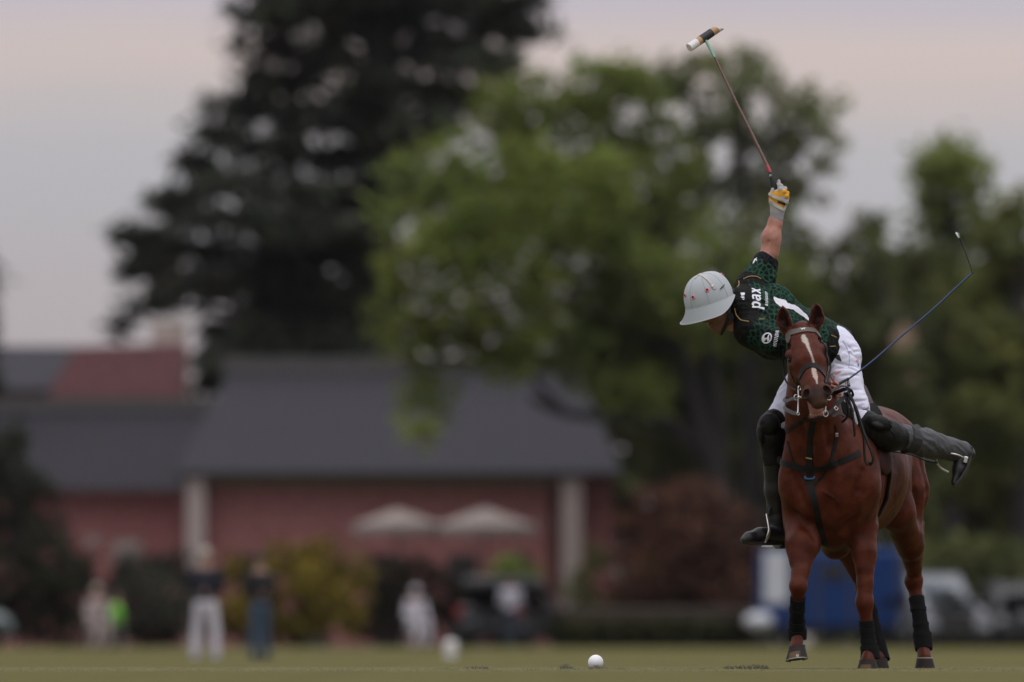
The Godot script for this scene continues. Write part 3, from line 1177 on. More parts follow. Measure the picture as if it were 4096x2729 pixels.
	var h := thing("brick_house", "far red brick house with blue-grey roof and cream chimney head", "building", Vector3(P(450, 2560, z).x, gy, z))
	var X3 := func(px: float) -> float: return P(px, 2000, -300.0).x
	var Y3 := func(py: float) -> float: return P(2000, py, -300.0).y
	var hs := Shape.new()
	hs.box(Vector3(X3.call(-200), gy, z - 8), Vector3(X3.call(620), Y3.call(1570), z - 0.6))
	wobj("wall", hs.commit(), M.rose_brick, h)
	var hg := Shape.new()
	var g := [Vector3(X3.call(190), Y3.call(1575), z), Vector3(X3.call(300), Y3.call(1385), z), Vector3(X3.call(745), Y3.call(1375), z), Vector3(X3.call(745), Y3.call(1575), z)]
	var bk := Vector3(0, 0, -3.0)
	hg.quad(g[0], g[1], g[2], g[3])
	hg.quad(g[3] + bk, g[2] + bk, g[1] + bk, g[0] + bk)
	for e in 4:
		hg.quad(g[(e + 1) % 4], g[e], g[e] + bk, g[(e + 1) % 4] + bk)
	hg.box(Vector3(X3.call(195), gy, z - 2.99), Vector3(X3.call(745), Y3.call(1575), z - 0.01))
	wobj("gable", hg.commit(), M.rose_brick, h)
	var hr := Shape.new()
	hr.quad(Vector3(X3.call(-300), Y3.call(1560), z), Vector3(X3.call(-300), Y3.call(1372), z - 4), Vector3(X3.call(640), Y3.call(1372), z - 4), Vector3(X3.call(640), Y3.call(1560), z))
	hr.quad(Vector3(X3.call(640), Y3.call(1560), z - 8), Vector3(X3.call(640), Y3.call(1372), z - 4), Vector3(X3.call(-300), Y3.call(1372), z - 4), Vector3(X3.call(-300), Y3.call(1560), z - 8))
	wobj("roof", hr.commit(), M.slate, h)
	var hc := Shape.new()
	hc.box(Vector3(X3.call(600), Y3.call(1376), z - 1.6), Vector3(X3.call(742), Y3.call(1283), z - 0.3))
	wobj("chimney", hc.commit(), M.cream, h)
	# ---- glimpse of a pale house through the trees
	z = -222.0
	var ph := thing("garden_lodge", "small sandy lodge gable glimpsed between the dark trees", "building", G(3620, z))
	var pl := Shape.new()
	var pz := z
	var q0 := P(3565, 1360, pz)
	var q1 := P(3610, 1285, pz)
	var q2 := P(3660, 1320, pz)
	var q3 := P(3668, 1425, pz)
	var q4 := P(3600, 1430, pz)
	pl.tri(q0, q1, q2)
	pl.quad(q0, q2, q3, q4)
	for e in [[q0, q1], [q1, q2], [q2, q3], [q3, q4], [q4, q0]]:
		pl.quad(e[0], e[1], e[1] + Vector3(0, 0, -1.2), e[0] + Vector3(0, 0, -1.2))
	pl.box(Vector3(q4.x, ground_y(z), z - 1.2), Vector3(q3.x, q4.y, z - 0.02))
	wobj("wall", pl.commit(), M.sand, ph)
	# ---- two cream parasols on the terrace
	for q in [[1590, 1690, 2035, 2130, "pale parasol on the terrace nearer the yellow shrub"], [1940, 1760, 2030, 2135, "pale parasol on the terrace nearer the white pillar"]]:
		var pz2 := -232.0
		var u := thing("parasol", q[4], "parasol", G(q[0], pz2), 0.0, "terrace parasols")
		var rad := S(215.0 if q[0] > 1700 else 185.0, pz2)
		var top := P(q[0], q[2], pz2).y - u.position.y
		var low := P(q[0], q[3] - 30, pz2).y - u.position.y
		var cn := Shape.new()
		for e in 8:
			var a0 := TAU * e / 8.0 + 0.2
			var a1 := TAU * (e + 1) / 8.0 + 0.2
			var m0 := Vector3(cos(a0) * rad, low, sin(a0) * rad)
			var m1 := Vector3(cos(a1) * rad, low, sin(a1) * rad)
			cn.tri(Vector3(0, top, 0), m0, m1)
			cn.quad(m0, m0 - Vector3(0, 0.25, 0), m1 - Vector3(0, 0.25, 0), m1)
		obj("canopy", cn.commit(), M.canvas, u)
		var pp := Shape.new()
		pp.tube([Vector3(0, 0, 0), Vector3(0, top, 0)], 0.03, null, null, 8)
		obj("pole", pp.commit(), M.dark_wood, u)
		var pb := Shape.new()
		pb.box(Vector3(-0.3, 0, -0.3), Vector3(0.3, 0.1, 0.3))
		obj("base", pb.commit(), M.gutter, u)

func shrub(called: String, label: String, px: float, z: float, lobes: Array, m: Material, per: float, sd: int, mesh: Mesh, depth := 1.6) -> void:
	var o := thing(called, label, "shrub", G(px, z))
	for k in 3:
		limb("stem", o, [G(px + (k - 1) * 30.0, z), P(px + (k - 1) * 60.0, 2450, z), P(lobes[k % lobes.size()][0], lobes[k % lobes.size()][1], z)], 0.05, 0.02, M.bark)
	crown("foliage", o, lobes, z, depth, per, mesh, m, 0.25, sd, 0.3)

func build_shrubs() -> void:
	var leaf := leaf_cluster(14, 0.20, 0.21, 14)
	shrub("evergreen_shrub", "near-black tall evergreen shrub in front of the lower wing", 120, -206.0, [[40, 1760, 90, 90], [0, 1850, 150, 110], [60, 1960, 150, 120], [120, 2080, 160, 130], [0, 2150, 200, 150], [200, 2220, 170, 140], [60, 2330, 230, 160], [250, 2380, 160, 130], [120, 2490, 260, 110], [-80, 2450, 200, 140], [300, 2300, 110, 90]], M.leaf_evergreen, 7.0, 101, leaf, 1.8)
	shrub("grey_shrub", "dull grey-green shrub between the black evergreen and yellow shrub", 600, -207.0, [[560, 2290, 170, 90], [700, 2280, 140, 80], [480, 2400, 170, 120], [650, 2400, 200, 120], [560, 2510, 230, 90], [760, 2480, 140, 110], [420, 2500, 120, 90]], M.leaf_grey, 7.0, 103, leaf)
	shrub("golden_shrub", "golden yellow-green rounded shrub below the brick wall", 1180, -206.0, [[980, 2290, 110, 90], [1120, 2260, 110, 80], [1280, 2220, 120, 80], [1400, 2300, 100, 90], [1200, 2350, 220, 110], [1000, 2420, 140, 120], [1360, 2430, 150, 120], [1180, 2500, 240, 90], [900, 2480, 120, 100]], M.leaf_gold, 6.5, 105, leaf)
	shrub("dark_shrub", "dark low shrub between golden shrub and hatchback", 1560, -208.0, [[1500, 2300, 140, 80], [1640, 2290, 120, 70], [1560, 2400, 170, 110], [1540, 2500, 180, 90], [1700, 2480, 120, 100], [1780, 2360, 130, 110], [1850, 2460, 120, 100]], M.leaf_brown, 7.0, 107, leaf)
	shrub("bright_shrub", "small bright green shrub peeping over the dark hatchback", 2060, -209.0, [[2040, 2260, 70, 45], [2110, 2290, 80, 50], [2000, 2310, 90, 60], [2080, 2380, 160, 100]], M.leaf_mid, 7.0, 109, leaf)
	shrub("copper_shrub", "reddish brown copper-leaved shrub mass behind the low hedge", 2740, -214.0, [[2620, 2020, 130, 90], [2780, 2000, 130, 90], [2900, 2080, 130, 100], [2560, 2140, 140, 110], [2740, 2150, 170, 120], [2950, 2200, 130, 120], [2600, 2290, 180, 120], [2820, 2290, 190, 120], [2520, 2400, 140, 90], [2720, 2400, 200, 90], [2940, 2380, 150, 100]], M.leaf_copper, 9.0, 111, leaf)
	shrub("round_shrub", "dark clipped shrub at the foot of the white pillar", 2370, -215.0, [[2360, 2230, 70, 70], [2350, 2330, 90, 90], [2360, 2440, 110, 90]], M.leaf_shade, 7.0, 113, leaf)
	shrub("laurel_shrub", "light green spreading shrub behind the silver car", 3880, -214.0, [[3720, 2230, 130, 60], [3880, 2200, 150, 60], [4040, 2230, 150, 70], [3780, 2310, 170, 80], [3980, 2320, 190, 80], [3880, 2430, 260, 110], [4080, 2430, 130, 110], [3640, 2430, 120, 110]], M.leaf_shade, 7.0, 115, leaf)
	# clipped hedge and low wall behind it
	for h in [[2230, 3060, "long clipped dark hedge between hatchback and blue trailer"], [3560, 4180, "clipped dark hedge behind the silver car"]]:
		var z := -205.0 if h[0] < 3000 else -212.0
		var o := thing("hedge", h[2], "hedge", G((h[0] + h[1]) * 0.5, z))
		var lobes := []
		var px: float = h[0]
		while px < h[1]:
			lobes.append([px, 2515, 40, 25, 0.0])
			lobes.append([px + 15, 2550, 42, 35, 0.0])
			lobes.append([px, 2520, 40, 30, -0.5])
			px += 34.0
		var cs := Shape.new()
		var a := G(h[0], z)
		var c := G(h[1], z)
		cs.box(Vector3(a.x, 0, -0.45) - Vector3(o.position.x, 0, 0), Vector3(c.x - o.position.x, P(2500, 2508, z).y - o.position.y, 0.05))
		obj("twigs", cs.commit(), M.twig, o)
		crown("foliage", o, lobes, z, 0.5, 11.0, leaf, M.leaf_hedge, 0.2, 120 + int(h[0]), 0.4)
	var wz := -207.5
	var wl := thing("garden_wall", "low brown garden wall running behind the clipped hedge", "wall", G(2650, wz))
	var ws := Shape.new()
	var wa := G(2240, wz)
	var wb := G(3080, wz)
	ws.box(Vector3(wa.x - wl.position.x, 0, -0.12), Vector3(wb.x - wl.position.x, P(2600, 2445, wz).y - wl.position.y, 0.12))
	obj("masonry", ws.commit(), M.wall_brown, wl)
	var wc := Shape.new()
	wc.box(Vector3(wa.x - wl.position.x - 0.05, P(2600, 2445, wz).y - wl.position.y + 0.002, -0.17), Vector3(wb.x - wl.position.x + 0.05, P(2600, 2430, wz).y - wl.position.y, 0.17))
	obj("coping", wc.commit(), M.wall_coping, wl)

# a car along local z, nose towards +z; length, width, height
func car(called: String, label: String, at: Vector3, turn: float, paint: Material, lg: float, wd: float, ht: float, boxy: float) -> void:
	var o := thing(called, label, "car", at, turn, "parked cars")
	var f := Field.new(Vector3(-wd * 0.5 - 0.15, 0.1, -lg * 0.5 - 0.15), Vector3(wd * 0.5 + 0.15, ht + 0.15, lg * 0.5 + 0.15), 0.045)
	var hw := wd * 0.5
	var belt := ht * 0.60
	for s in [-1, 1]:
		f.cone(Vector3((hw - 0.24) * s, 0.42, -lg * 0.5 + 0.30), Vector3((hw - 0.24) * s, 0.42, lg * 0.5 - 0.32), 0.24, 0.24, 0.08)
		f.cone(Vector3((hw - 0.26) * s, belt - 0.22, -lg * 0.5 + 0.28), Vector3((hw - 0.28) * s, belt - 0.30, lg * 0.5 - 0.42), 0.22, 0.20, 0.10)
		f.cone(Vector3((hw - 0.34) * s, ht - 0.16, -lg * lerpf(0.34, 0.42, boxy)), Vector3((hw - 0.36) * s, ht - 0.18, lg * 0.10), 0.16, 0.15, 0.12)
		f.cone(Vector3((hw - 0.36) * s, ht - 0.18, lg * 0.10), Vector3((hw - 0.30) * s, belt - 0.14, lg * 0.28), 0.15, 0.13, 0.10)
	for k in 5:
		var x := lerpf(-hw + 0.34, hw - 0.34, k / 4.0)
		f.cone(Vector3(x, 0.50, -lg * 0.5 + 0.30), Vector3(x, 0.50, lg * 0.5 - 0.34), 0.28, 0.26, 0.1)
		f.cone(Vector3(x, belt - 0.16, -lg * 0.5 + 0.32), Vector3(x, belt - 0.24, lg * 0.5 - 0.5), 0.20, 0.18, 0.1)
		f.cone(Vector3(x * 0.86, ht - 0.17, -lg * lerpf(0.34, 0.42, boxy)), Vector3(x * 0.86, ht - 0.17, lg * 0.09), 0.17, 0.16, 0.1)
		f.cone(Vector3(x * 0.86, ht - 0.30, -lg * 0.36), Vector3(x * 0.86, ht - 0.34, lg * 0.12), 0.22, 0.2, 0.1)
	for s in [-1, 1]:
		for e in [-0.31, 0.32]:
			f.cone(Vector3(hw * s * 0.7, 0.33, lg * e), Vector3(hw * s * 1.2, 0.33, lg * e), 0.37, 0.37, 0.02, Vector3.ZERO, 1.0, true)
	var sh := Shape.new()
	f.mesh(sh)
	obj("body", sh.commit(), paint, o)
	# windows laid on the shell
	var wins := [["windscreen", [Vector3(-hw + 0.40, ht - 0.16, lg * 0.5), Vector3(hw - 0.40, ht - 0.16, lg * 0.5), Vector3(hw - 0.24, belt + 0.03, lg * 0.5), Vector3(-hw + 0.24, belt + 0.03, lg * 0.5)], Vector3(0, 0, -1)], ["rear_window", [Vector3(hw - 0.42, ht - 0.16, -lg * 0.6), Vector3(-hw + 0.42, ht - 0.16, -lg * 0.6), Vector3(-hw + 0.30, belt + 0.06, -lg * 0.6), Vector3(hw - 0.30, belt + 0.06, -lg * 0.6)], Vector3(0, 0, 1)]]
	for s in [-1, 1]:
		wins.append(["side_window", [Vector3(hw * 1.4 * s, ht - 0.17, -lg * 0.30), Vector3(hw * 1.4 * s, ht - 0.17, -lg * 0.06), Vector3(hw * 1.4 * s, belt + 0.04, -lg * 0.06), Vector3(hw * 1.4 * s, belt + 0.04, -lg * 0.33)], Vector3(-s, 0, 0)])
		wins.append(["side_window", [Vector3(hw * 1.4 * s, ht - 0.17, -lg * 0.04), Vector3(hw * 1.4 * s, ht - 0.19, lg * 0.10), Vector3(hw * 1.4 * s, belt + 0.04, lg * 0.20), Vector3(hw * 1.4 * s, belt + 0.04, -lg * 0.04)], Vector3(-s, 0, 0)])
	for w in wins:
		var gs := Shape.new()
		var c: Array = w[1]
		var rows := 6
		for r in rows + 1:
			for k in rows + 1:
				var p: Vector3 = c[0].lerp(c[1], k / float(rows)).lerp(c[3].lerp(c[2], k / float(rows)), r / float(rows))
				var h: Variant = f.hit(p, w[2], 0.0, lg)
				var q: Vector3 = (h if h != null else p) - w[2] * 0.012
				gs.v.append(q)
				gs.n.append(f.grad(q) if h != null else -w[2])
		for r in rows:
			for k in rows:
				var q := r * (rows + 1) + k
				gs.i.append_array(PackedInt32Array([q, q + 1, q + rows + 2, q, q + rows + 2, q + rows + 1]))
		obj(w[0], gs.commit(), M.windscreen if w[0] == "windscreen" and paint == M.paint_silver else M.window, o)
	for s in [-1, 1]:
		for e in [-0.31, 0.32]:
			var wn := Node3D.new()
			wn.name = "wheel"
			o.add_child(wn, true)
			wn.position = Vector3((hw - 0.11) * s, 0.32, lg * e)
			wn.rotation.z = PI / 2
			var ty := Shape.new()
			ty.lathe([Vector2(0.19, -0.10), Vector2(0.29, -0.105), Vector2(0.32, -0.07), Vector2(0.32, 0.07), Vector2(0.29, 0.105), Vector2(0.19, 0.10)], 22)
			obj("tyre", ty.commit(), M.rubber, wn)
			var ri := Shape.new()
			ri.lathe([Vector2(0.0, -0.085), Vector2(0.06, -0.09), Vector2(0.18, -0.07), Vector2(0.195, -0.095), Vector2(0.195, 0.095), Vector2(0.18, 0.07), Vector2(0.06, 0.09), Vector2(0.0, 0.085)], 22)
			obj("rim", ri.commit(), M.steel, wn)
		var tl := Shape.new()
		tl.bevel_box(Vector3(-0.09, -0.14, -0.03), Vector3(0.09, 0.14, 0.03), 0.02, Transform3D(Basis.IDENTITY, Vector3((hw - 0.16) * s, belt - 0.16, -lg * 0.5 + 0.07)))
		obj("taillight", tl.commit(), M.tail_red, o)
		var hl := Shape.new()
		hl.ball(Vector3((hw - 0.28) * s, belt - 0.32, lg * 0.5 - 0.20), Vector3(0.17, 0.09, 0.1))
		obj("headlight", hl.commit(), M.lamp_glass, o)
	var gr := Shape.new()
	gr.bevel_box(Vector3(-hw + 0.5, 0.40, lg * 0.5 - 0.12), Vector3(hw - 0.5, belt - 0.26, lg * 0.5 - 0.035), 0.02)
	obj("grille", gr.commit(), M.black_plastic, o)
	var bu := Shape.new()
	bu.bevel_box(Vector3(-hw + 0.14, 0.22, lg * 0.5 - 0.22), Vector3(hw - 0.14, 0.42, lg * 0.5 - 0.01), 0.06)
	obj("bumper", bu.commit(), M.black_plastic, o)
	var bu2 := Shape.new()
	bu2.bevel_box(Vector3(-hw + 0.14, 0.26, -lg * 0.5 + 0.01), Vector3(hw - 0.14, 0.46, -lg * 0.5 + 0.22), 0.06)
	obj("bumper", bu2.commit(), M.black_plastic, o)

func build_cars() -> void:
	car("hatchback", "dark charcoal hatchback with red tail lamps parked tail-on to the field", G(2050, -206.5), PI - 0.30, M.paint_dark, 4.1, 1.76, 1.66, 1.0)
	car("silver_car", "pale silver car parked nose-on beside the blue trailer", G(3700, -204.0), 0.32, M.paint_silver, 4.5, 1.9, 1.72, 0.9)
	car("dark_car", "dark grey car parked beyond the pale silver car", G(4070, -207.0), 0.1, M.paint_dark, 4.5, 1.85, 1.55, 0.6)
	car("grey_car", "grey-green car almost hidden behind the near-black shrub", G(-300, -200.0), 0.9, M.paint_teal, 4.3, 1.8, 1.5, 0.6)
	# ---- blue horse trailer
	var z := -203.0
	var t := thing("horse_trailer", "blue horse trailer with white panel and white mudguard beside the silver car", "trailer", G(3330, z))
	var k := S(1.0, z)
	var w := 290.0 * k
	var h := P(3300, 2195, z).y - t.position.y
	var s := Shape.new()
	s.bevel_box(Vector3(-w, 0.42, -3.6), Vector3(w, h, 0), 0.12)
	obj("body", s.commit(), M.trailer_blue, t)
	var p := Shape.new()
	p.bevel_box(Vector3(-w + 0.10, h - 1.28, 0.003), Vector3(-w + 0.66, h - 0.06, 0.03), 0.01)
	obj("panel", p.commit(), M.trailer_white, t)
	for x in [-w + 0.72, -0.35, 0.45, w - 0.14]:
		var rb := Shape.new()
		rb.bevel_box(Vector3(x - 0.03, 0.46, 0.002), Vector3(x + 0.03, h - 0.10, 0.035), 0.01)
		obj("rib", rb.commit(), M.trailer_grey, t)
	var bw := Shape.new()
	bw.bevel_box(Vector3(-0.22, h - 0.75, 0.002), Vector3(0.32, h - 0.35, 0.02), 0.01)
	obj("window", bw.commit(), M.window, t)
	var m := Shape.new()
	m.ball(Vector3(-w - 0.02, 0.62, 0.06), Vector3(0.36, 0.22, 0.35))
	obj("mudguard", m.commit(), M.trailer_white, t)
	for x in [-w - 0.02, w + 0.02]:
		var wn := Node3D.new()
		wn.name = "wheel"
		t.add_child(wn, true)
		wn.position = Vector3(x, 0.31, -0.1)
		wn.rotation.z = PI / 2
		var ty := Shape.new()
		ty.lathe([Vector2(0.17, -0.1), Vector2(0.29, -0.105), Vector2(0.31, -0.06), Vector2(0.31, 0.06), Vector2(0.29, 0.105), Vector2(0.17, 0.1)], 20)
		obj("tyre", ty.commit(), M.trailer_grey, wn)
		var ri := Shape.new()
		ri.lathe([Vector2(0.0, -0.09), Vector2(0.17, -0.08), Vector2(0.17, 0.08), Vector2(0.0, 0.09)], 20)
		obj("rim", ri.commit(), M.steel, wn)
	var ch := Shape.new()
	ch.box(Vector3(-w + 0.1, 0.30, -3.4), Vector3(w - 0.1, 0.418, -0.1))
	obj("chassis", ch.commit(), M.black_plastic, t)
	# small white marker on the field
	var mk := thing("field_marker", "small white cone marker standing out on the far grass", "marker", G(1802, -119.0))
	var ms := Shape.new()
	ms.lathe([Vector2(0.0, 0.0), Vector2(0.06, 0.0), Vector2(0.06, 0.03), Vector2(0.08, 0.06), Vector2(0.11, 0.26), Vector2(0.10, 0.34), Vector2(0.06, 0.37), Vector2(0.0, 0.38)], 20)
	obj("cone", ms.commit(), M.white_paint, mk)

# a figure in its own axes: faces +z, stands or sits at the origin
func figure(label: String, at: Vector3, turn: float, tall: float, o_: Dictionary) -> void:
	var root := thing("person", label, "person", at, turn)
	var k := tall / 1.75
	var sit: bool = o_.get("sit", false)
	var drop := 0.42 * k if sit else 0.0
	var hip := Vector3(0, 0.93 * k - drop, 0)
	var lean: float = o_.get("lean", 0.0)
	var chest := hip + Vector3(0, 0.36 * k, lean * 0.36 * k)
	var neck := hip + Vector3(0, 0.56 * k, lean * 0.56 * k)
	var head := neck + Vector3(0, 0.17 * k, lean * 0.05)
	var sp: float = o_.get("spread", 0.11)
	var fb := Field.new(Vector3(-0.55, -0.05, -0.75), Vector3(0.55, tall - drop + 0.15, 0.85), 0.024)
	var tb := Field.new(Vector3(-0.55, -0.05, -0.75), Vector3(0.55, tall - drop + 0.1, 0.85), 0.026)
	var lb := Field.new(Vector3(-0.55, -0.05, -0.75), Vector3(0.55, tall - drop, 0.85), 0.026)
	fb.ell(head + Vector3(0, 0.02, 0), Vector3(0.075, 0.115, 0.095) * k, Basis.IDENTITY, 0.03)
	fb.ell(head + Vector3(0, -0.01, 0.095 * k), Vector3(0.014, 0.02, 0.018) * k, Basis.IDENTITY, 0.01)
	fb.cone(neck, head, 0.055 * k, 0.055 * k, 0.03).cone(hip, chest, 0.11 * k, 0.13 * k, 0.04).cone(chest, neck, 0.12 * k, 0.06 * k, 0.04)
	tb.cone(hip + Vector3(0, 0.0, 0), chest, 0.15 * k, 0.165 * k, 0.05, Vector3.BACK, 0.75)
	tb.cone(chest, neck - Vector3(0, 0.05 * k, 0), 0.16 * k, 0.09 * k, 0.06, Vector3.BACK, 0.75)
	lb.cone(hip, hip + Vector3(0, 0.06 * k, 0), 0.15 * k, 0.14 * k, 0.05, Vector3.BACK, 0.8)
	for s in [-1, 1]:
		var shd := neck + Vector3(0.19 * s * k, -0.07 * k, 0)
		var elb := shd + Vector3(0.07 * s, -0.27, 0.02) * k
		var hnd: Vector3 = elb + Vector3(-0.02 * s, -0.22, 0.10) * k
		if o_.get("arms", "") == "bent":
			hnd = elb + Vector3(-0.13 * s, -0.03, 0.21) * k
		if sit:
			hnd = elb + Vector3(-0.06 * s, -0.10, 0.22) * k
		fb.cone(neck, shd, 0.05 * k, 0.05 * k, 0.03).cone(shd, elb, 0.045 * k, 0.038 * k, 0.02).cone(elb, hnd, 0.038 * k, 0.030 * k, 0.02).ell(hnd + (hnd - elb).normalized() * 0.06, Vector3(0.04, 0.05, 0.035) * k, Basis.IDENTITY, 0.02)
		tb.cone(chest + Vector3(0.08 * s, 0.1, 0) * k, shd, 0.08 * k, 0.075 * k, 0.04).cone(shd, elb, 0.068 * k, 0.056 * k, 0.03)
		if o_.get("long_sleeves", true):
			tb.cone(elb, hnd, 0.056 * k, 0.044 * k, 0.02)
		var hj := hip + Vector3(0.09 * s * k, -0.03, 0)
		var kn := Vector3(sp * s * k, 0.49 * k, 0.02)
		var an := Vector3(sp * 1.1 * s * k, 0.08 * k, -0.02)
		if sit:
			kn = Vector3(0.14 * s * k, 0.50 * k, 0.42 * k)
			an = Vector3(0.15 * s * k, 0.07 * k, 0.40 * k)
		fb.cone(hj, kn, 0.075 * k, 0.052 * k, 0.03).cone(kn, an, 0.050 * k, 0.036 * k, 0.02).cone(an, an + Vector3(0, -0.03, 0.13) * k, 0.04 * k, 0.033 * k, 0.02)
		lb.cone(hj, kn, 0.098 * k, 0.078 * k, 0.03).cone(kn, an + Vector3(0, 0.02, 0), 0.078 * k, 0.066 * k, 0.02)
	var s0 := Shape.new()
	fb.mesh(s0)
	obj("body", s0.commit(), M.far_skin, root)
	var s1 := Shape.new()
	tb.mesh(s1)
	obj("jacket", s1.commit(), o_.top, root)
	if o_.has("vest"):
		var vb := Field.new(Vector3(-0.4, 0.2, -0.5), Vector3(0.4, tall - drop, 0.6), 0.026)
		vb.cone(hip + Vector3(0, 0.05, 0), chest, 0.18 * k, 0.195 * k, 0.05, Vector3.BACK, 0.8).cone(chest, neck - Vector3(0, 0.09 * k, 0), 0.19 * k, 0.12 * k, 0.05, Vector3.BACK, 0.8)
		var s4 := Shape.new()
		vb.mesh(s4)
		obj("vest", s4.commit(), o_.vest, root)
	var s2 := Shape.new()
	lb.mesh(s2)
	obj("trousers", s2.commit(), o_.legs, root)
	var s3 := Shape.new()
	s3.ball(head + Vector3(0, 0.055 * k, -0.012), Vector3(0.092, 0.085, 0.11) * k)
	if o_.has("cap"):
		s3.bevel_box(Vector3(-0.07, 0.03, 0.06) * k, Vector3(0.07, 0.045, 0.17) * k, 0.005, Transform3D(Basis.IDENTITY, head))
		obj("cap", s3.commit(), o_.cap, root)
	else:
		obj("hair", s3.commit(), o_.get("hair", M.far_hair), root)
	var s5 := Shape.new()
	for s in [-1, 1]:
		var fx: float = sp * 1.1 * s * k if not sit else 0.15 * s * k
		var fz: float = -0.02 if not sit else 0.40 * k
		s5.ball(Vector3(fx, 0.045, fz + 0.05), Vector3(0.055, 0.05, 0.14))
	obj("shoes", s5.commit(), M.black_plastic, root)
	if sit:
		var st := thing("camp_stool", "dark camp stool under " + o_.stool, "stool", at, turn)
		var seat := Shape.new()
		seat.bevel_box(Vector3(-0.2, 0.36 * k, -0.2), Vector3(0.2, 0.40 * k, 0.2), 0.01)
		obj("seat", seat.commit(), M.black_plastic, st)
		for q in [[-1, -1], [1, -1], [1, 1], [-1, 1]]:
			var lg := Shape.new()
			lg.tube([Vector3(0.19 * q[0], 0, 0.19 * q[1]), Vector3(0.16 * q[0], 0.36 * k, 0.16 * q[1])], 0.014, null, null, 6)
			obj("leg", lg.commit(), M.steel, st)

func build_people() -> void:
	figure("person in navy jumper and white trousers watching from the grass", G(822, -119.0), PI - 0.2, 1.80, {"top": M.cloth_navy, "legs": M.cloth_white, "hair": M.hair_pale, "spread": 0.15, "arms": "bent"})
	figure("person in dark jacket and blue jeans beside the golden shrub", G(1040, -126.0), PI + 0.5, 1.78, {"top": M.cloth_black, "legs": M.cloth_jeans, "arms": "bent", "spread": 0.10})
	figure("person in beige coat seated next to the green vest", G(375, -196.0), 0.5, 1.82, {"top": M.cloth_beige, "legs": M.cloth_beige, "hair": M.hair_pale, "sit": true, "lean": 0.25, "stool": "the person in the beige coat"})
	figure("person in bright green safety vest seated beside the beige coat", G(468, -196.5), -0.2, 1.66, {"top": M.cloth_black, "vest": M.cloth_neon, "legs": M.cloth_black, "sit": true, "lean": 0.1, "stool": "the person in the green vest"})
	figure("person all in white seated with a white cap beside the dark shrub", G(1655, -197.0), 0.5, 1.80, {"top": M.cloth_white, "legs": M.cloth_white, "cap": M.cloth_white, "sit": true, "lean": 0.15, "stool": "the person in white"})
	figure("person in white shirt and dark jeans standing behind the hatchback", G(2040, -201.0), 2.9, 1.62, {"top": M.cloth_pale, "legs": M.cloth_jeans_dark, "arms": "bent"})

func build_turf() -> void:
	# standing blades where the lens is sharp, and torn tufts
	var r := RandomNumberGenerator.new()
	r.seed = 17
	var blade := Shape.new()
	blade.v = PackedVector3Array([Vector3(-0.0014, 0, 0), Vector3(0.0014, 0, 0), Vector3(0.0012, 0.55, -0.10), Vector3(-0.0012, 0.55, -0.10), Vector3(0.0, 1.0, -0.34)])
	for k in 5:
		blade.n.append(Vector3(0, 0.9, 0.43).normalized())
	blade.i = PackedInt32Array([0, 1, 2, 0, 2, 3, 3, 2, 4])
	var bm := blade.commit()
	for set_ in [["grass", "short mown grass blades round the ball and hooves", 45000, M.blade], ["turf_tufts", "torn tufts of darker grass kicked up beside the ball", 3400, M.blade_dark]]:
		var mm := MultiMesh.new()
		mm.transform_format = MultiMesh.TRANSFORM_3D
		mm.use_colors = true
		mm.mesh = bm
		mm.instance_count = set_[2]
		for k in set_[2]:
			var p: Vector3
			var ht: float
			if set_[0] == "grass":
				p = Vector3(r.randf_range(-3.1, 3.1), 0, r.randfn() * 2.6 - 0.8)
				ht = r.randf_range(0.004, 0.012) * exp(-absf(p.z) * 0.18)
				if r.randf() < 0.012:
					ht *= 2.0
			else:
				var spots := [[2262, 34, 0.038], [2262, 24, 0.030], [2395, 44, 0.030], [2370, 20, 0.020], [2300, 60, 0.012], [2970, 85, 0.030], [2930, 60, 0.028], [3020, 40, 0.038], [1900, 70, 0.024], [1930, 30, 0.028], [1780, 80, 0.012], [2480, 60, 0.012], [3055, 20, 0.032], [620, 400, 0.010], [3850, 250, 0.012], [2830, 40, 0.014]]
				var q: Array = spots[r.randi() % spots.size()]
				p = P(q[0] + r.randfn() * q[1] * 0.5, 2664, 0.07 + r.randfn() * 0.05)
				p.y = 0.0
				var off := r.randfn()
				p = P(q[0] + off * q[1] * 0.5, 2664, 0.07 + r.randfn() * 0.06)
				p.y = 0.0
				ht = q[2] * r.randf_range(0.25, 1.0) * exp(-off * off * 0.25)
			var b := Basis(Vector3.UP, r.randf_range(-1.3, 1.3)) * Basis.from_scale(Vector3(r.randf_range(0.8, 1.4) * (1.0 if set_[0] == "grass" else 2.4), ht, ht * r.randf_range(0.8, 4.0) + 0.004))
			mm.set_instance_transform(k, Transform3D(b, p))
			var v := r.randf_range(0.5, 1.6)
			var cl := Color(v * r.randf_range(0.85, 1.35), v, v * r.randf_range(0.7, 1.2))
			if set_[0] != "grass":
				cl = [Color(0.030, 0.036, 0.012), Color(0.045, 0.048, 0.018), Color(0.055, 0.042, 0.022), Color(0.20, 0.165, 0.075)][[0, 0, 1, 1, 2, 3][r.randi() % 6]] * r.randf_range(0.7, 1.3)
			mm.set_instance_color(k, cl)
		var o := MultiMeshInstance3D.new()
		o.name = set_[0]
		o.multimesh = mm
		o.material_override = set_[3]
		add_child(o)
		tag(o, set_[1], "grass", "", "stuff")

# ================================================================ horse
var F_body: Field
var F_head: Field
var head_t: Transform3D
var hoof_marks := []

func hp(x: float, y: float, z: float) -> Vector3:
	return head_t * Vector3(x, y, z)

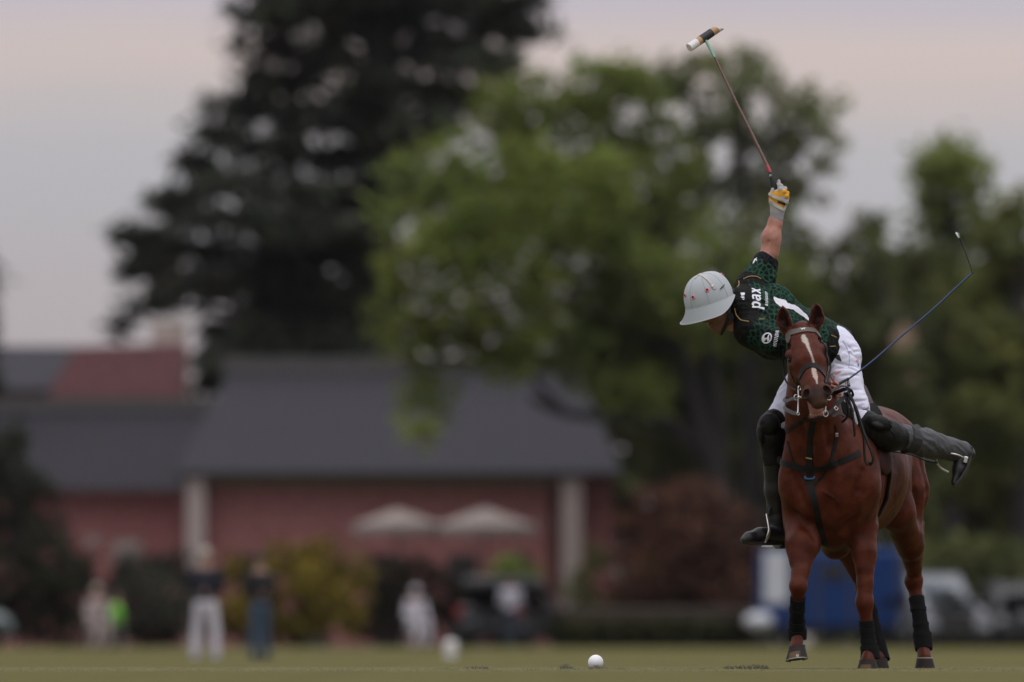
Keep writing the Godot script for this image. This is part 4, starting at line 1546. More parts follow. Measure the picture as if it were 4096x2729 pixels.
func build_horse() -> void:
	var side := Vector3(0.98, 0.0, -0.2).normalized()   # across the horse
	var coat_n := FastNoiseLite.new()
	coat_n.seed = 5
	coat_n.frequency = 9.0
	coat_n.fractal_octaves = 3
	# ---- trunk, neck and legs
	var f := Field.new(Vector3(1.30, 0.0, -1.75), Vector3(2.50, 1.92, 0.62), 0.0125)
	F_body = f
	# barrel
	f.cone(P(3345, 1915, -0.18), P(3440, 1895, -0.72), 0.345, 0.335, 0.05, side, 0.70)
	f.cone(P(3440, 1895, -0.72), P(3490, 1840, -1.15), 0.335, 0.27, 0.06, side, 0.80)
	# croup and buttocks
	f.ell(P(3500, 1800, -1.2), Vector3(0.245, 0.245, 0.34), Basis(Vector3.UP, -0.2), 0.06)
	# withers and back
	f.cone(P(3350, 1690, -0.35), P(3430, 1690, -0.9), 0.10, 0.12, 0.08)
	# neck
	f.cone(P(3292, 1815, -0.10), P(3250, 1630, 0.08), 0.235, 0.178, 0.07, side, 0.80)
	f.cone(P(3250, 1630, 0.08), P(3222, 1420, 0.26), 0.178, 0.120, 0.05, side, 0.78)
	f.cone(P(3222, 1420, 0.26), P(3208, 1345, 0.33), 0.118, 0.085, 0.03, side, 0.8)
	# crest line and windpipe
	f.cone(P(3340, 1650, -0.3), P(3222, 1350, 0.18), 0.06, 0.05, 0.06)
	f.cone(P(3245, 1640, 0.22), P(3282, 1840, 0.12), 0.06, 0.07, 0.05)
	# brachial muscles down the neck to the shoulder points
	f.cone(P(3205, 1640, 0.12), P(3185, 1900, 0.03), 0.055, 0.095, 0.05)
	f.cone(P(3300, 1650, 0.10), P(3395, 1890, 0.02), 0.055, 0.095, 0.05)
	# breast
	f.ell(P(3252, 1990, 0.03), Vector3(0.105, 0.135, 0.12), Basis.IDENTITY, 0.045)
	f.ell(P(3370, 1990, 0.0), Vector3(0.105, 0.135, 0.12), Basis.IDENTITY, 0.045)
	f.cone(P(3312, 1860, 0.0), P(3325, 2110, -0.1), 0.145, 0.11, 0.06)
	f.cone(P(3322, 2060, 0.0), P(3345, 2175, -0.25), 0.08, 0.09, 0.06)
	# shoulders
	f.cone(P(3240, 1740, -0.16), P(3203, 1950, 0.0), 0.105, 0.105, 0.05)
	f.cone(P(3395, 1740, -0.2), P(3428, 1950, -0.04), 0.105, 0.110, 0.05)
	f.cone(P(3200, 1950, 0.0), P(3208, 2110, -0.14), 0.112, 0.098, 0.04)
	f.cone(P(3432, 1950, -0.04), P(3438, 2110, -0.18), 0.118, 0.092, 0.04)
	# triceps behind the shoulder
	f.ell(P(3455, 1985, -0.2), Vector3(0.085, 0.16, 0.13), Basis.IDENTITY, 0.04)
	# raised right foreleg
	f.cone(P(3211, 2105, -0.06), P(3211, 2180, 0.02), 0.104, 0.094, 0.035)
	f.cone(P(3211, 2180, 0.02), P(3204, 2285, 0.10), 0.090, 0.050, 0.03)
	f.cone(P(3182, 2180, 0.05), P(3180, 2250, 0.08), 0.046, 0.026, 0.025)
	f.cone(P(3204, 2285, 0.10), P(3195, 2340, 0.13), 0.048, 0.050, 0.02)
	f.ell(P(3194, 2348, 0.145), Vector3(0.05, 0.048, 0.046), Basis.IDENTITY, 0.015)
	f.cone(P(3192, 2378, 0.13), P(3189, 2470, 0.04), 0.036, 0.029, 0.02)
	f.cone(P(3189, 2470, 0.04), P(3190, 2528, 0.0), 0.029, 0.036, 0.02)
	f.cone(P(3190, 2532, 0.005), P(3188, 2588, 0.06), 0.034, 0.036, 0.012)
	# planted left foreleg
	f.cone(P(3446, 2110, -0.16), P(3458, 2210, -0.10), 0.092, 0.066, 0.035)
	f.cone(P(3458, 2210, -0.10), P(3461, 2330, -0.07), 0.066, 0.045, 0.03)
	f.cone(P(3438, 2170, -0.09), P(3444, 2270, -0.06), 0.036, 0.022, 0.025)
	f.cone(P(3461, 2330, -0.07), P(3459, 2390, -0.06), 0.043, 0.048, 0.02)
	f.ell(P(3459, 2410, -0.055), Vector3(0.054, 0.056, 0.050), Basis.IDENTITY, 0.015)
	f.cone(P(3462, 2445, -0.065), P(3471, 2540, -0.08), 0.040, 0.031, 0.02)
	f.cone(P(3471, 2540, -0.08), P(3476, 2598, -0.08), 0.031, 0.038, 0.02)
	f.cone(P(3476, 2602, -0.075), P(3472, 2650, -0.02), 0.036, 0.040, 0.012)
	# left hind leg
	f.cone(P(3570, 1800, -1.2), P(3612, 1960, -1.16), 0.165, 0.145, 0.06)
	f.cone(P(3545, 1860, -0.95), P(3580, 2040, -0.92), 0.12, 0.105, 0.06)
	f.cone(P(3612, 1960, -1.16), P(3632, 2130, -1.14), 0.13, 0.088, 0.05)
	f.cone(P(3588, 2050, -0.93), P(3642, 2190, -1.16), 0.10, 0.070, 0.05)
	f.cone(P(3642, 2185, -1.17), P(3656, 2280, -1.32), 0.072, 0.046, 0.03)
	f.cone(P(3668, 2100, -1.26), P(3668, 2290, -1.40), 0.046, 0.030, 0.03)
	f.ell(P(3656, 2322, -1.36), Vector3(0.054, 0.060, 0.060), Basis.IDENTITY, 0.018)
	f.cone(P(3660, 2350, -1.36), P(3668, 2400, -1.34), 0.042, 0.036, 0.02)
	f.cone(P(3668, 2400, -1.34), P(3684, 2510, -1.29), 0.035, 0.031, 0.02)
	f.cone(P(3684, 2510, -1.29), P(3692, 2572, -1.27), 0.031, 0.038, 0.02)
	f.cone(P(3692, 2576, -1.26), P(3699, 2636, -1.20), 0.034, 0.042, 0.012)
	# right hind leg, seen between the forelegs
	f.cone(P(3430, 1810, -1.22), P(3420, 1985, -1.12), 0.16, 0.13, 0.06)
	f.cone(P(3405, 1900, -0.95), P(3392, 2060, -0.88), 0.12, 0.10, 0.06)
	f.cone(P(3395, 2060, -0.9), P(3396, 2190, -1.0), 0.105, 0.078, 0.05)
	f.cone(P(3396, 2190, -1.0), P(3440, 2310, -1.1), 0.078, 0.048, 0.03)
	f.ell(P(3456, 2352, -1.14), Vector3(0.052, 0.060, 0.058), Basis.IDENTITY, 0.018)
	f.cone(P(3462, 2385, -1.13), P(3488, 2480, -1.07), 0.040, 0.031, 0.02)
	f.cone(P(3488, 2480, -1.07), P(3505, 2575, -1.03), 0.031, 0.038, 0.02)
	f.cone(P(3505, 2580, -1.02), P(3515, 2640, -0.96), 0.034, 0.042, 0.012)
	# groove of the breast, hollow above the flank, jugular furrow
	f.cone(P(3310, 1900, 0.19), P(3318, 2080, 0.15), 0.03, 0.03, 0.05, Vector3.ZERO, 1.0, true)
	f.cone(P(3572, 1850, -0.72), P(3578, 1950, -0.80), 0.035, 0.03, 0.05, Vector3.ZERO, 1.0, true)
	# creases of forearms, shoulder blade edge, muscle lines of breast, neck and thigh
	for q in [[P(3150, 2070, 0.10), P(3262, 2158, 0.08), 0.014], [P(3372, 2120, 0.03), P(3424, 2060, 0.06), 0.014], [P(3488, 1790, -0.20), P(3522, 1960, -0.16), 0.014], [P(3522, 1960, -0.16), P(3500, 2080, -0.14), 0.014], [P(3165, 1900, 0.13), P(3215, 2040, 0.17), 0.010], [P(3440, 1890, 0.10), P(3400, 2040, 0.13), 0.010], [P(3205, 1700, 0.24), P(3255, 1880, 0.18), 0.010], [P(3610, 1880, -0.98), P(3632, 2080, -1.02), 0.014], [P(3652, 1850, -1.12), P(3672, 2080, -1.14), 0.010], [P(3300, 1700, 0.24), P(3360, 1860, 0.16), 0.009]]:
		var pa := f.snap(q[0], 0.004)
		var pb := f.snap(q[1], 0.004)
		var pm := f.snap((pa + pb) * 0.5, 0.004)
		f.cone(pa, pm, q[2] * 0.7, q[2], 0.035, Vector3.ZERO, 1.0, true)
		f.cone(pm, pb, q[2], q[2] * 0.6, 0.035, Vector3.ZERO, 1.0, true)
	# veins under the thin skin of forearm, breast and belly
	for q in [[P(3225, 2150, 0.1), P(3232, 2200, 0.1), P(3222, 2270, 0.12)], [P(3290, 1960, 0.15), P(3350, 2010, 0.14), P(3390, 2080, 0.08)], [P(3545, 1960, -0.5), P(3560, 2040, -0.6), P(3555, 2090, -0.7)]]:
		for k in 2:
			f.cone(f.snap(q[k], -0.001), f.snap(q[k + 1], -0.001), 0.0045, 0.0045, 0.010)
	f.relief(func(p: Vector3) -> float: return coat_n.get_noise_3dv(p * 0.9) * 0.004, 0.03)

	# ---- head, in its own axes: x across, y from poll to lips, z out of the forehead
	var poll := P(3204, 1312, 0.36)
	var long := (P(3276, 1600, 0.70) - poll).normalized()
	var ex := Vector3(0.98, 0.15, 0.0)
	ex = (ex - long * ex.dot(long)).normalized()
	head_t = Transform3D(Basis(ex, long, long.cross(ex)), poll)
	var X := ex
	var g := Field.new(Vector3(P(3095, 1700, 0.5).x, P(3100, 1690, 0.5).y, 0.14), Vector3(P(3345, 1690, 0.5).x, P(3095, 1185, 0.5).y, 0.86), 0.0052)
	F_head = g
	# skull
	g.ell(hp(0, 0.035, -0.062), Vector3(0.084, 0.080, 0.086), head_t.basis, 0.03)
	g.cone(hp(0, 0.07, -0.075), hp(0, 0.19, -0.09), 0.092, 0.098, 0.03, X, 1.0)
	g.cone(hp(0, 0.10, -0.03), hp(0, 0.22, -0.025), 0.062, 0.062, 0.04, X, 1.30)
	# face down to the muzzle
	g.cone(hp(0, 0.19, -0.075), hp(0, 0.36, -0.070), 0.086, 0.066, 0.03, X, 0.98)
	g.cone(hp(0, 0.34, -0.070), hp(0, 0.435, -0.060), 0.066, 0.056, 0.02, X, 0.96)
	g.cone(hp(0, 0.18, -0.03), hp(0, 0.41, -0.032), 0.036, 0.030, 0.02, X, 1.35)
	# cheeks
	for s in [-1, 1]:
		g.ell(hp(0.062 * s, 0.185, -0.155), Vector3(0.036, 0.105, 0.085), head_t.basis, 0.03)
		g.cone(hp(0.052 * s, 0.24, -0.16), hp(0.034 * s, 0.40, -0.150), 0.030, 0.018, 0.02)
		# brow and orbit
		g.ell(hp(0.092 * s, 0.150, -0.035), Vector3(0.026, 0.034, 0.026), head_t.basis, 0.018)
		g.ell(hp(0.088 * s, 0.205, -0.062), Vector3(0.020, 0.026, 0.022), head_t.basis, 0.014)
		# cheek crest
		g.cone(hp(0.088 * s, 0.22, -0.078), hp(0.062 * s, 0.33, -0.07), 0.012, 0.008, 0.016)
		# hollow above the eye
		g.ell(hp(0.080 * s, 0.105, -0.020), Vector3(0.016, 0.022, 0.012), head_t.basis, 0.016, true)
		# eye socket
		g.ell(hp(0.112 * s, 0.176, -0.046), Vector3(0.012, 0.016, 0.014), head_t.basis, 0.006, true)
		# nostril wing
		g.ell(hp(0.052 * s, 0.446, -0.034), Vector3(0.033, 0.044, 0.028), head_t.basis * Basis(Vector3.FORWARD, 0.35 * s), 0.016)
		g.ell(hp(0.058 * s, 0.460, -0.014), Vector3(0.016, 0.026, 0.028), head_t.basis * Basis(Vector3.FORWARD, 0.45 * s), 0.008, true)
	# upper lip
	g.ell(hp(0, 0.478, -0.058), Vector3(0.054, 0.038, 0.038), head_t.basis, 0.018)
	g.ell(hp(0.004, 0.508, -0.070), Vector3(0.044, 0.022, 0.030), head_t.basis, 0.014)
	# open mouth, lower jaw and lip
	g.cone(hp(0, 0.26, -0.190), hp(-0.004, 0.36, -0.214), 0.045, 0.036, 0.03, X, 1.0)
	g.cone(hp(-0.004, 0.36, -0.214), hp(-0.010, 0.438, -0.232), 0.036, 0.033, 0.012, X, 1.2)
	g.ell(hp(-0.012, 0.456, -0.230), Vector3(0.053, 0.027, 0.021), head_t.basis, 0.012)
	g.cone(hp(-0.004, 0.34, -0.140), hp(-0.010, 0.53, -0.168), 0.036, 0.037, 0.006, X, 1.25, true)
	g.cone(hp(-0.006, 0.36, -0.186), hp(-0.012, 0.446, -0.208), 0.018, 0.016, 0.008, X, 1.7)
	# link into the neck
	g.cone(hp(0, 0.02, -0.10), P(3222, 1410, 0.25), 0.085, 0.10, 0.04, X, 0.85)
	# ears
	for e in [[P(3152, 1326, 0.315), P(3137, 1284, 0.325), P(3131, 1226, 0.355), -1], [P(3255, 1318, 0.305), P(3268, 1272, 0.315), P(3264, 1213, 0.345), 1]]:
		var nrm := Vector3(0.30 * e[3], 0.05, 0.95).normalized()
		g.cone(e[0], e[1], 0.034, 0.041, 0.016)
		g.cone(e[1], e[1].lerp(e[2], 0.55), 0.041, 0.030, 0.012)
		g.cone(e[1].lerp(e[2], 0.55), e[2], 0.030, 0.006, 0.010)
		g.cone(e[0] + Vector3(0, 0.030, 0.0) + nrm * 0.030, e[1] + nrm * 0.036, 0.014, 0.028, 0.008, Vector3.ZERO, 1.0, true)
		g.cone(e[1] + nrm * 0.034, e[1].lerp(e[2], 0.6) + nrm * 0.024, 0.028, 0.017, 0.006, Vector3.ZERO, 1.0, true)
		g.cone(e[1].lerp(e[2], 0.6) + nrm * 0.022, e[2] + nrm * 0.010 + Vector3(0, -0.012, 0), 0.016, 0.003, 0.005, Vector3.ZERO, 1.0, true)
	# ---- coat colours (linear): a dark red bay with darker muzzle, eyelids and joints and a white blaze
	var bay := Color(0.063, 0.0148, 0.0080)
	var blaze := [[0.082, 0.000, 0.009], [0.105, 0.000, 0.015], [0.130, 0.003, 0.016], [0.150, 0.008, 0.010], [0.20, 0.013, 0.0058], [0.255, 0.020, 0.0045], [0.275, 0.021, 0.007], [0.30, 0.014, 0.011], [0.345, 0.012, 0.012], [0.37, 0.012, 0.012], [0.395, 0.014, 0.005], [0.42, 0.013, 0.003]]
	var coat := func(p: Vector3, n: Vector3) -> Color:
		var w := coat_n.get_noise_3dv(p * 1.2)
		var fine := coat_n.get_noise_3dv(p * 14.0)
		var c := bay.lerp(Color(0.094, 0.0245, 0.0130), clampf(0.5 + w * 1.4, 0.0, 1.0))
		return c * (1.0 + fine * 0.24)
	var coat_head := func(p: Vector3, n: Vector3) -> Color:
		var l := head_t.affine_inverse() * p
		var w := coat_n.get_noise_3dv(p * 2.5)
		var fine := coat_n.get_noise_3dv(p * 16.0)
		var c := bay.lerp(Color(0.092, 0.024, 0.0128), clampf(0.5 + w * 1.3, 0.0, 1.0)) * (1.0 + fine * 0.12)
		if l.y > -0.05 and l.y < 0.6 and l.z > -0.25 and p.y > 1.2:
			var mz := clampf((l.y - 0.405 + w * 0.02) / 0.05, 0.0, 1.0)
			c = c.lerp(Color(0.036, 0.024, 0.022), mz * 0.85)
			for s in [-1, 1]:
				var q := (l - Vector3(0.100 * s, 0.180, -0.040)) / Vector3(0.036, 0.036, 0.036)
				c = c.lerp(Color(0.018, 0.010, 0.009), clampf(1.25 - q.length(), 0.0, 0.9))
				var r := (l - Vector3(0.056 * s, 0.460, -0.018)) / Vector3(0.016, 0.025, 0.03)
				c = c.lerp(Color(0.010, 0.008, 0.008), clampf(1.6 - r.length() * 1.2, 0.0, 1.0))
			# grey hairs over the lips
			if l.y > 0.49 and l.z > -0.11:
				c = c.lerp(Color(0.10, 0.05, 0.028), clampf((l.y - 0.49) / 0.02, 0.0, 1.0) * (0.5 + fine))
			# pink mouth and tongue
			if l.y > 0.34 and l.z < -0.098 and l.z > -0.218 and absf(l.x + 0.008) < 0.046 and l.y < 0.47:
				c = Color(0.30, 0.125, 0.105) * (1.0 + fine * 0.2)
			# blaze
			if l.z > -0.045:
				for k in blaze.size() - 1:
					var b0: Array = blaze[k]
					var b1: Array = blaze[k + 1]
					if l.y >= b0[0] and l.y < b1[0]:
						var t: float = (l.y - b0[0]) / (b1[0] - b0[0])
						var mid: float = lerpf(b0[1], b1[1], t)
						var half: float = lerpf(b0[2], b1[2], t) * (1.0 + fine * 0.5)
						var wt := clampf((half - absf(l.x - mid)) / 0.004 + 0.5, 0.0, 1.0)
						if k == 6:
							wt *= 0.0
						var wc := Color(0.46, 0.40, 0.36)
						if l.y > 0.32 and l.y < 0.38 and absf(l.x - mid) < half * 0.5:
							wc = Color(0.48, 0.33, 0.29)
						c = c.lerp(wc, wt)
		# ears: dark inside
		if l.y < 0.03 and p.y > 1.76 and n.z > 0.1:
			for e in [Vector2(3140, 1278), Vector2(3266, 1266)]:
				var q := P(e.x, e.y, p.z)
				var dd := Vector2((p.x - q.x) / 0.034, (p.y - q.y) / 0.07).length()
				c = c.lerp(Color(0.020, 0.010, 0.008), clampf((1.0 - dd) * 3.0, 0.0, 0.85))
		return c
	var root := thing("horse", "chestnut bay polo horse with white blaze and open mouth trotting under the player", "horse", Vector3(P(3400, 1900, -0.5).x, 0.0, -0.5))
	var sh := Shape.new()
	f.mesh(sh, coat)
	g.mesh(sh, coat_head)
	wobj("body", sh.commit(), M.coat, root)
	# eyes
	for s in [-1, 1]:
		var e := Shape.new()
		e.ball(hp(0.096 * s, 0.178, -0.042), Vector3(0.017, 0.018, 0.017))
		var eye := wobj("eye", e.commit(), M.eye, root)
		var l := Shape.new()
		var lid := []
		for k in 9:
			var a := PI * k / 8.0
			lid.append(hp(0.102 * s + 0.006 * sin(a) * s, 0.178 - 0.013 * sin(a), -0.042 + 0.018 * cos(a)))
		l.tube(lid, 0.0045, 0.0045, null, 6)
		wobj("eyelid", l.commit(), M.dark_skin, eye)
	# teeth of the lower jaw
	for k in 6:
		var a := (k - 2.5) * 0.36
		var t := Shape.new()
		t.bevel_box(Vector3(-0.0048, -0.007, -0.004), Vector3(0.0048, 0.009, 0.004), 0.0015, Transform3D(head_t.basis * Basis(Vector3.RIGHT, PI / 2) * Basis(Vector3.UP, a), hp(0.042 * sin(a) - 0.012, 0.438 + 0.024 * cos(a), -0.213)))
		wobj("tooth", t.commit(), M.tooth, root)
	# hooves with shoes
	var hooves := [[P(3188, 2586, 0.075), Vector3(-0.02, -1.0, 0.34), 0.0, 0.062], [P(3471, 2640, -0.015), Vector3(0.0, -1.0, 0.42), 0.0, 0.060], [P(3699, 2630, -1.19), Vector3(0.02, -1.0, 0.36), 0.0, 0.058], [P(3516, 2634, -0.95), Vector3(0.02, -1.0, 0.36), 0.0, 0.058]]
	for k in hooves.size():
		var h: Array = hooves[k]
		var sink := 0.0
		var down: Vector3 = h[1].normalized()
		var length := 0.075
		var tilt := Basis.IDENTITY
		if k == 0:
			tilt = Basis(Vector3.BACK, 0.12) * Basis(Vector3.RIGHT, -0.16)
		else:
			length = maxf(0.03, (h[0].y - 0.004) / -down.y)
		var hs := Shape.new()
		var rows := 7
		var seg := 22
		var s0 := hs.v.size()
		for r in rows + 1:
			var t := float(r) / rows
			var cen: Vector3 = h[0] + down * length * t
			var rad: float = lerpf(0.043, h[3], t) * (1.0 + (0.10 * exp(-t * 9.0)))
			for q in seg + 1:
				var a := TAU * q / seg
				var dirv := Vector3(cos(a), 0, sin(a) * (1.08 if sin(a) > 0.0 else 0.86))
				hs.v.append(cen + tilt * (dirv * rad))
				hs.n.append((tilt * Vector3(cos(a), 0.25, sin(a))).normalized())
				var ring := 0.75 + 0.25 * sin(t * 26.0) * 0.4
				var hc := Color(0.040, 0.033, 0.031) * ring
				if k == 2 and r < 1:
					hc = Color(0.45, 0.38, 0.33)
				if t > 0.55 and absf(a - PI * 0.5 - 0.3) < 0.45 and k < 2:
					hc = hc.lerp(Color(0.22, 0.13, 0.07), 0.6)
				hs.c.append(hc)
		hs.use_c = true
		for r in rows:
			for q in seg:
				var b := s0 + r * (seg + 1) + q
				hs.i.append_array(PackedInt32Array([b, b + 1, b + seg + 2, b, b + seg + 2, b + seg + 1]))
		var end: Vector3 = h[0] + down * length
		var m := hs.v.size()
		hs.v.append(end)
		hs.n.append(Vector3.DOWN)
		hs.c.append(Color(0.05, 0.042, 0.04))
		for q in seg + 1:
			hs.v.append(hs.v[s0 + rows * (seg + 1) + q])
			hs.n.append(Vector3.DOWN)
			hs.c.append(Color(0.05, 0.042, 0.04))
		for q in seg:
			hs.i.append_array(PackedInt32Array([m, m + 1 + q, m + 2 + q]))
		var ho := wobj("hoof", hs.commit(), M.hoof, root)
		var shoe := Shape.new()
		var path := []
		for q in 17:
			var a := PI * 0.5 + (q - 8) * 0.30
			path.append(end + tilt * (Vector3(cos(a), 0, sin(a) * (1.08 if sin(a) > 0.0 else 0.86)) * (h[3] - 0.007) + Vector3(0, -0.003, 0)))
		shoe.tube(path, 0.010, 0.0045, tilt * Vector3.UP, 6)
		if k == 0:
			shoe.bevel_box(Vector3(-0.008, 0.0, -0.003), Vector3(0.008, 0.016, 0.003), 0.002, Transform3D(tilt, end + tilt * Vector3(0.004, 0.0, h[3] * 1.05)))
		wobj("horseshoe", shoe.commit(), M.steel, ho)
	# protective leg boots
	var boots := [
		[[P(3192, 2392, 0.125), P(3189, 2450, 0.07), P(3189, 2500, 0.025), P(3190, 2540, 0.0), P(3191, 2560, 0.0)], [0.043, 0.041, 0.044, 0.053, 0.050]],
		[[P(3466, 2482, -0.07), P(3470, 2530, -0.08), P(3476, 2575, -0.08), P(3480, 2605, -0.075), P(3482, 2636, -0.07)], [0.042, 0.041, 0.043, 0.052, 0.056]],
		[[P(3666, 2392, -1.34), P(3676, 2450, -1.31), P(3685, 2510, -1.29), P(3692, 2560, -1.27), P(3696, 2600, -1.25)], [0.046, 0.042, 0.044, 0.055, 0.050]],
		[[P(3466, 2400, -1.12), P(3482, 2460, -1.08), P(3494, 2520, -1.05), P(3506, 2580, -1.02), P(3520, 2645, -0.99)], [0.046, 0.042, 0.044, 0.055, 0.060]]]
	for b in boots:
		var path := curve(b[0], 5)
		var rr := []
		for k in path.size():
			var t: float = float(k) / (path.size() - 1) * (b[1].size() - 1)
			var k0: int = mini(int(t), b[1].size() - 2)
			rr.append(lerpf(b[1][k0], b[1][k0 + 1], t - k0))
		var bs := Shape.new()
		bs.tube(path, rr, rr, Vector3(0.1, 0, 1), 18)
		var bo := wobj("leg_boot", bs.commit(), M.boot_cloth, root)
		for st in [0.22, 0.48, 0.66]:
			var q := int(st * (path.size() - 1))
			var ss := Shape.new()
			var up: Vector3 = (path[q] - path[q + 1]).normalized()
			var ring := []
			var u := Vector3.RIGHT
			var w := up.cross(u).normalized()
			for a in 17:
				ring.append(path[q] + (u * cos(TAU * a / 16.0) + w * sin(TAU * a / 16.0)) * (rr[q] + 0.002))
			ss.tube(ring, 0.011, 0.0025, null, 6, false)
			var sh2 := Shape.new()
			var nr := []
			for a in 17:
				nr.append((ring[a] - path[q]).normalized())
			sh2.strap(ring, nr, 0.024, 0.0018)
			wobj("boot_strap", sh2.commit(), M.strap_cloth, bo)
	# tail, plaited and tied up
	var ts := Shape.new()
	ts.tube(curve([P(3500, 1690, -1.5), P(3505, 1740, -1.6), P(3510, 1850, -1.64), P(3512, 1960, -1.62)], 5), [0.035, 0.036, 0.037, 0.038, 0.04, 0.042, 0.044, 0.046, 0.048, 0.05, 0.05, 0.05, 0.048, 0.044, 0.036, 0.02], null, null, 10)
	wobj("tail", ts.commit(), M.dark_hair, root)

# ================================================================ bridle, breastplate, saddle
func strap_on(fields: Array, px: Array, wd: float, m: Material, called: String, parent: Node3D, z := 0.0, th := 0.002) -> MeshInstance3D:
	return wobj(called, surface_strap(fields, on(fields, px, z), wd, th, 5, 0.003).commit(), m, parent)

func free_strap(pts: Array, wd: float, th: float, hint: Vector3, called: String, m: Material, parent: Node3D) -> MeshInstance3D:
	var p := curve(pts, 6)
	var s := Shape.new()
	s.strap(p, rep(hint.normalized(), p.size()), wd, th)
	return wobj(called, s.commit(), m, parent)

func build_tack() -> void:
	var hd := [F_head, F_body]
	var b := thing("bridle", "black leather polo bridle with silver bit and double reins on the horse head", "bridle", hp(0, 0.3, 0.0))
	var bb := strap_on([F_head], [[3138, 1368], [3140, 1350], [3152, 1340], [3180, 1328], [3210, 1321], [3245, 1321], [3268, 1329], [3277, 1340]], 0.042, M.browband, "browband", b, 0.4, 0.0025)
	# silver running horse on the browband
	var e0: Vector3 = on([F_head], [[3213, 1319]], 0.4)[0]
	var en := nearest_grad([F_head], e0)
	var er := (ex_head() - en * ex_head().dot(en)).normalized()
	var eu := en.cross(er).normalized()
	var em := Shape.new()
	for s in [[-0.008, 0.001, 0.008, 0.0045, 0.0038], [-0.008, 0.002, -0.013, 0.008, 0.0026], [-0.013, 0.008, -0.017, 0.006, 0.002], [-0.007, -0.002, -0.012, -0.010, 0.0016], [-0.005, -0.002, -0.006, -0.011, 0.0015], [0.007, 0.0, 0.011, -0.010, 0.0016], [0.006, 0.0, 0.004, -0.011, 0.0015], [0.008, 0.005, 0.017, 0.006, 0.0014]]:
		em.tube([e0 + en * 0.007 + er * s[0] + eu * s[1], e0 + en * 0.007 + er * s[2] + eu * s[3]], s[4], s[4] * 0.5, en, 6)
	wobj("emblem", em.commit(), M.silver, bb)
	strap_on([F_head], [[3140, 1360], [3130, 1395], [3136, 1432], [3150, 1470], [3164, 1505], [3178, 1530], [3192, 1545]], 0.019, M.leather, "cheekpiece", b, 0.4)
	free_strap([P(3133, 1400, 0.33), P(3133, 1470, 0.30), P(3142, 1520, 0.33), P(3165, 1550, 0.42), P(3185, 1560, 0.5)], 0.010, 0.002, Vector3(-0.6, 0, 0.8), "throatlatch", M.leather, b)
	strap_on([F_head], [[3276, 1334], [3297, 1375], [3310, 1418], [3317, 1455], [3314, 1500], [3308, 1535]], 0.018, M.leather, "cheekpiece", b, 0.45)
	free_strap([P(3305, 1400, 0.38), P(3322, 1460, 0.36), P(3318, 1500, 0.42), P(3312, 1528, 0.5)], 0.010, 0.002, Vector3(0.6, 0, 0.8), "throatlatch", M.leather, b)
	strap_on([F_head], [[3194, 1540], [3202, 1505], [3218, 1475], [3244, 1462], [3268, 1468], [3288, 1488], [3303, 1515], [3308, 1536]], 0.026, M.leather, "noseband", b, 0.55, 0.003)
	# bit: shanks, rings and curb chain
	var bit := Node3D.new()
	bit.name = "bit"
	b.add_child(bit)
	for s in [[3196, 0.60, 1], [3306, 0.56, -1]]:
		var x: float = s[0]
		var z: float = s[1]
		var sh := Shape.new()
		sh.tube(curve([P(x - 3, 1552, z), P(x - 2, 1585, z + 0.01), P(x - 3, 1620, z + 0.01), P(x - 4, 1650, z + 0.02)], 5), 0.0042, 0.0042, null, 8)
		sh.ball(P(x, 1590, z + 0.012), Vector3(0.008, 0.010, 0.006))
		sh.torus(P(x + 2, 1553, z), Vector3(0.8, 0, 0.6), 0.012, 0.0028, 16, 6)
		sh.torus(P(x - 10 * s[2], 1590, z - 0.005), Vector3(0.4, 0, 0.9), 0.015, 0.0025, 16, 6)
		sh.torus(P(x - 3, 1655, z + 0.02), Vector3(0.5, 0, 0.85), 0.008 if s[2] > 0 else 0.016, 0.0026, 16, 6)
		wobj("shank", sh.commit(), M.silver, bit)
	var mp := Shape.new()
	mp.tube([P(3196, 1590, 0.60), P(3250, 1592, 0.60), P(3306, 1585, 0.56)], 0.006, 0.006, null, 8)
	wobj("mouthpiece", mp.commit(), M.silver, bit)
	# reins
	free_strap([P(3190, 1596, 0.57), P(3168, 1596, 0.46), P(3152, 1603, 0.34), P(3138, 1600, 0.22), P(3140, 1590, 0.1)], 0.022, 0.002, Vector3(-0.35, 0.2, 0.9), "rein", M.leather, b)
	free_strap([P(3190, 1655, 0.6), P(3170, 1651, 0.5), P(3148, 1640, 0.36), P(3138, 1630, 0.22), P(3142, 1620, 0.1)], 0.022, 0.002, Vector3(-0.35, 0.2, 0.9), "rein", M.leather, b)
	free_strap([P(3310, 1655, 0.56), P(3332, 1640, 0.5), P(3362, 1605, 0.42), P(3394, 1572, 0.32), P(3398, 1560, 0.28), P(3378, 1558, 0.26), P(3335, 1575, 0.22)], 0.021, 0.0022, Vector3(0.5, 0.3, 0.8), "rein", M.leather, b)
	free_strap([P(3310, 1590, 0.54), P(3335, 1560, 0.44), P(3370, 1544, 0.36), P(3402, 1556, 0.30), P(3412, 1580, 0.26), P(3400, 1600, 0.24)], 0.016, 0.0022, Vector3(0.2, 0.9, 0.4), "rein", M.leather, b)
	free_strap([P(3330, 1668, 0.52), P(3352, 1655, 0.46), P(3372, 1660, 0.42), P(3372, 1668, 0.40)], 0.020, 0.002, Vector3(0, 0.5, 0.85), "rein", M.leather, b)
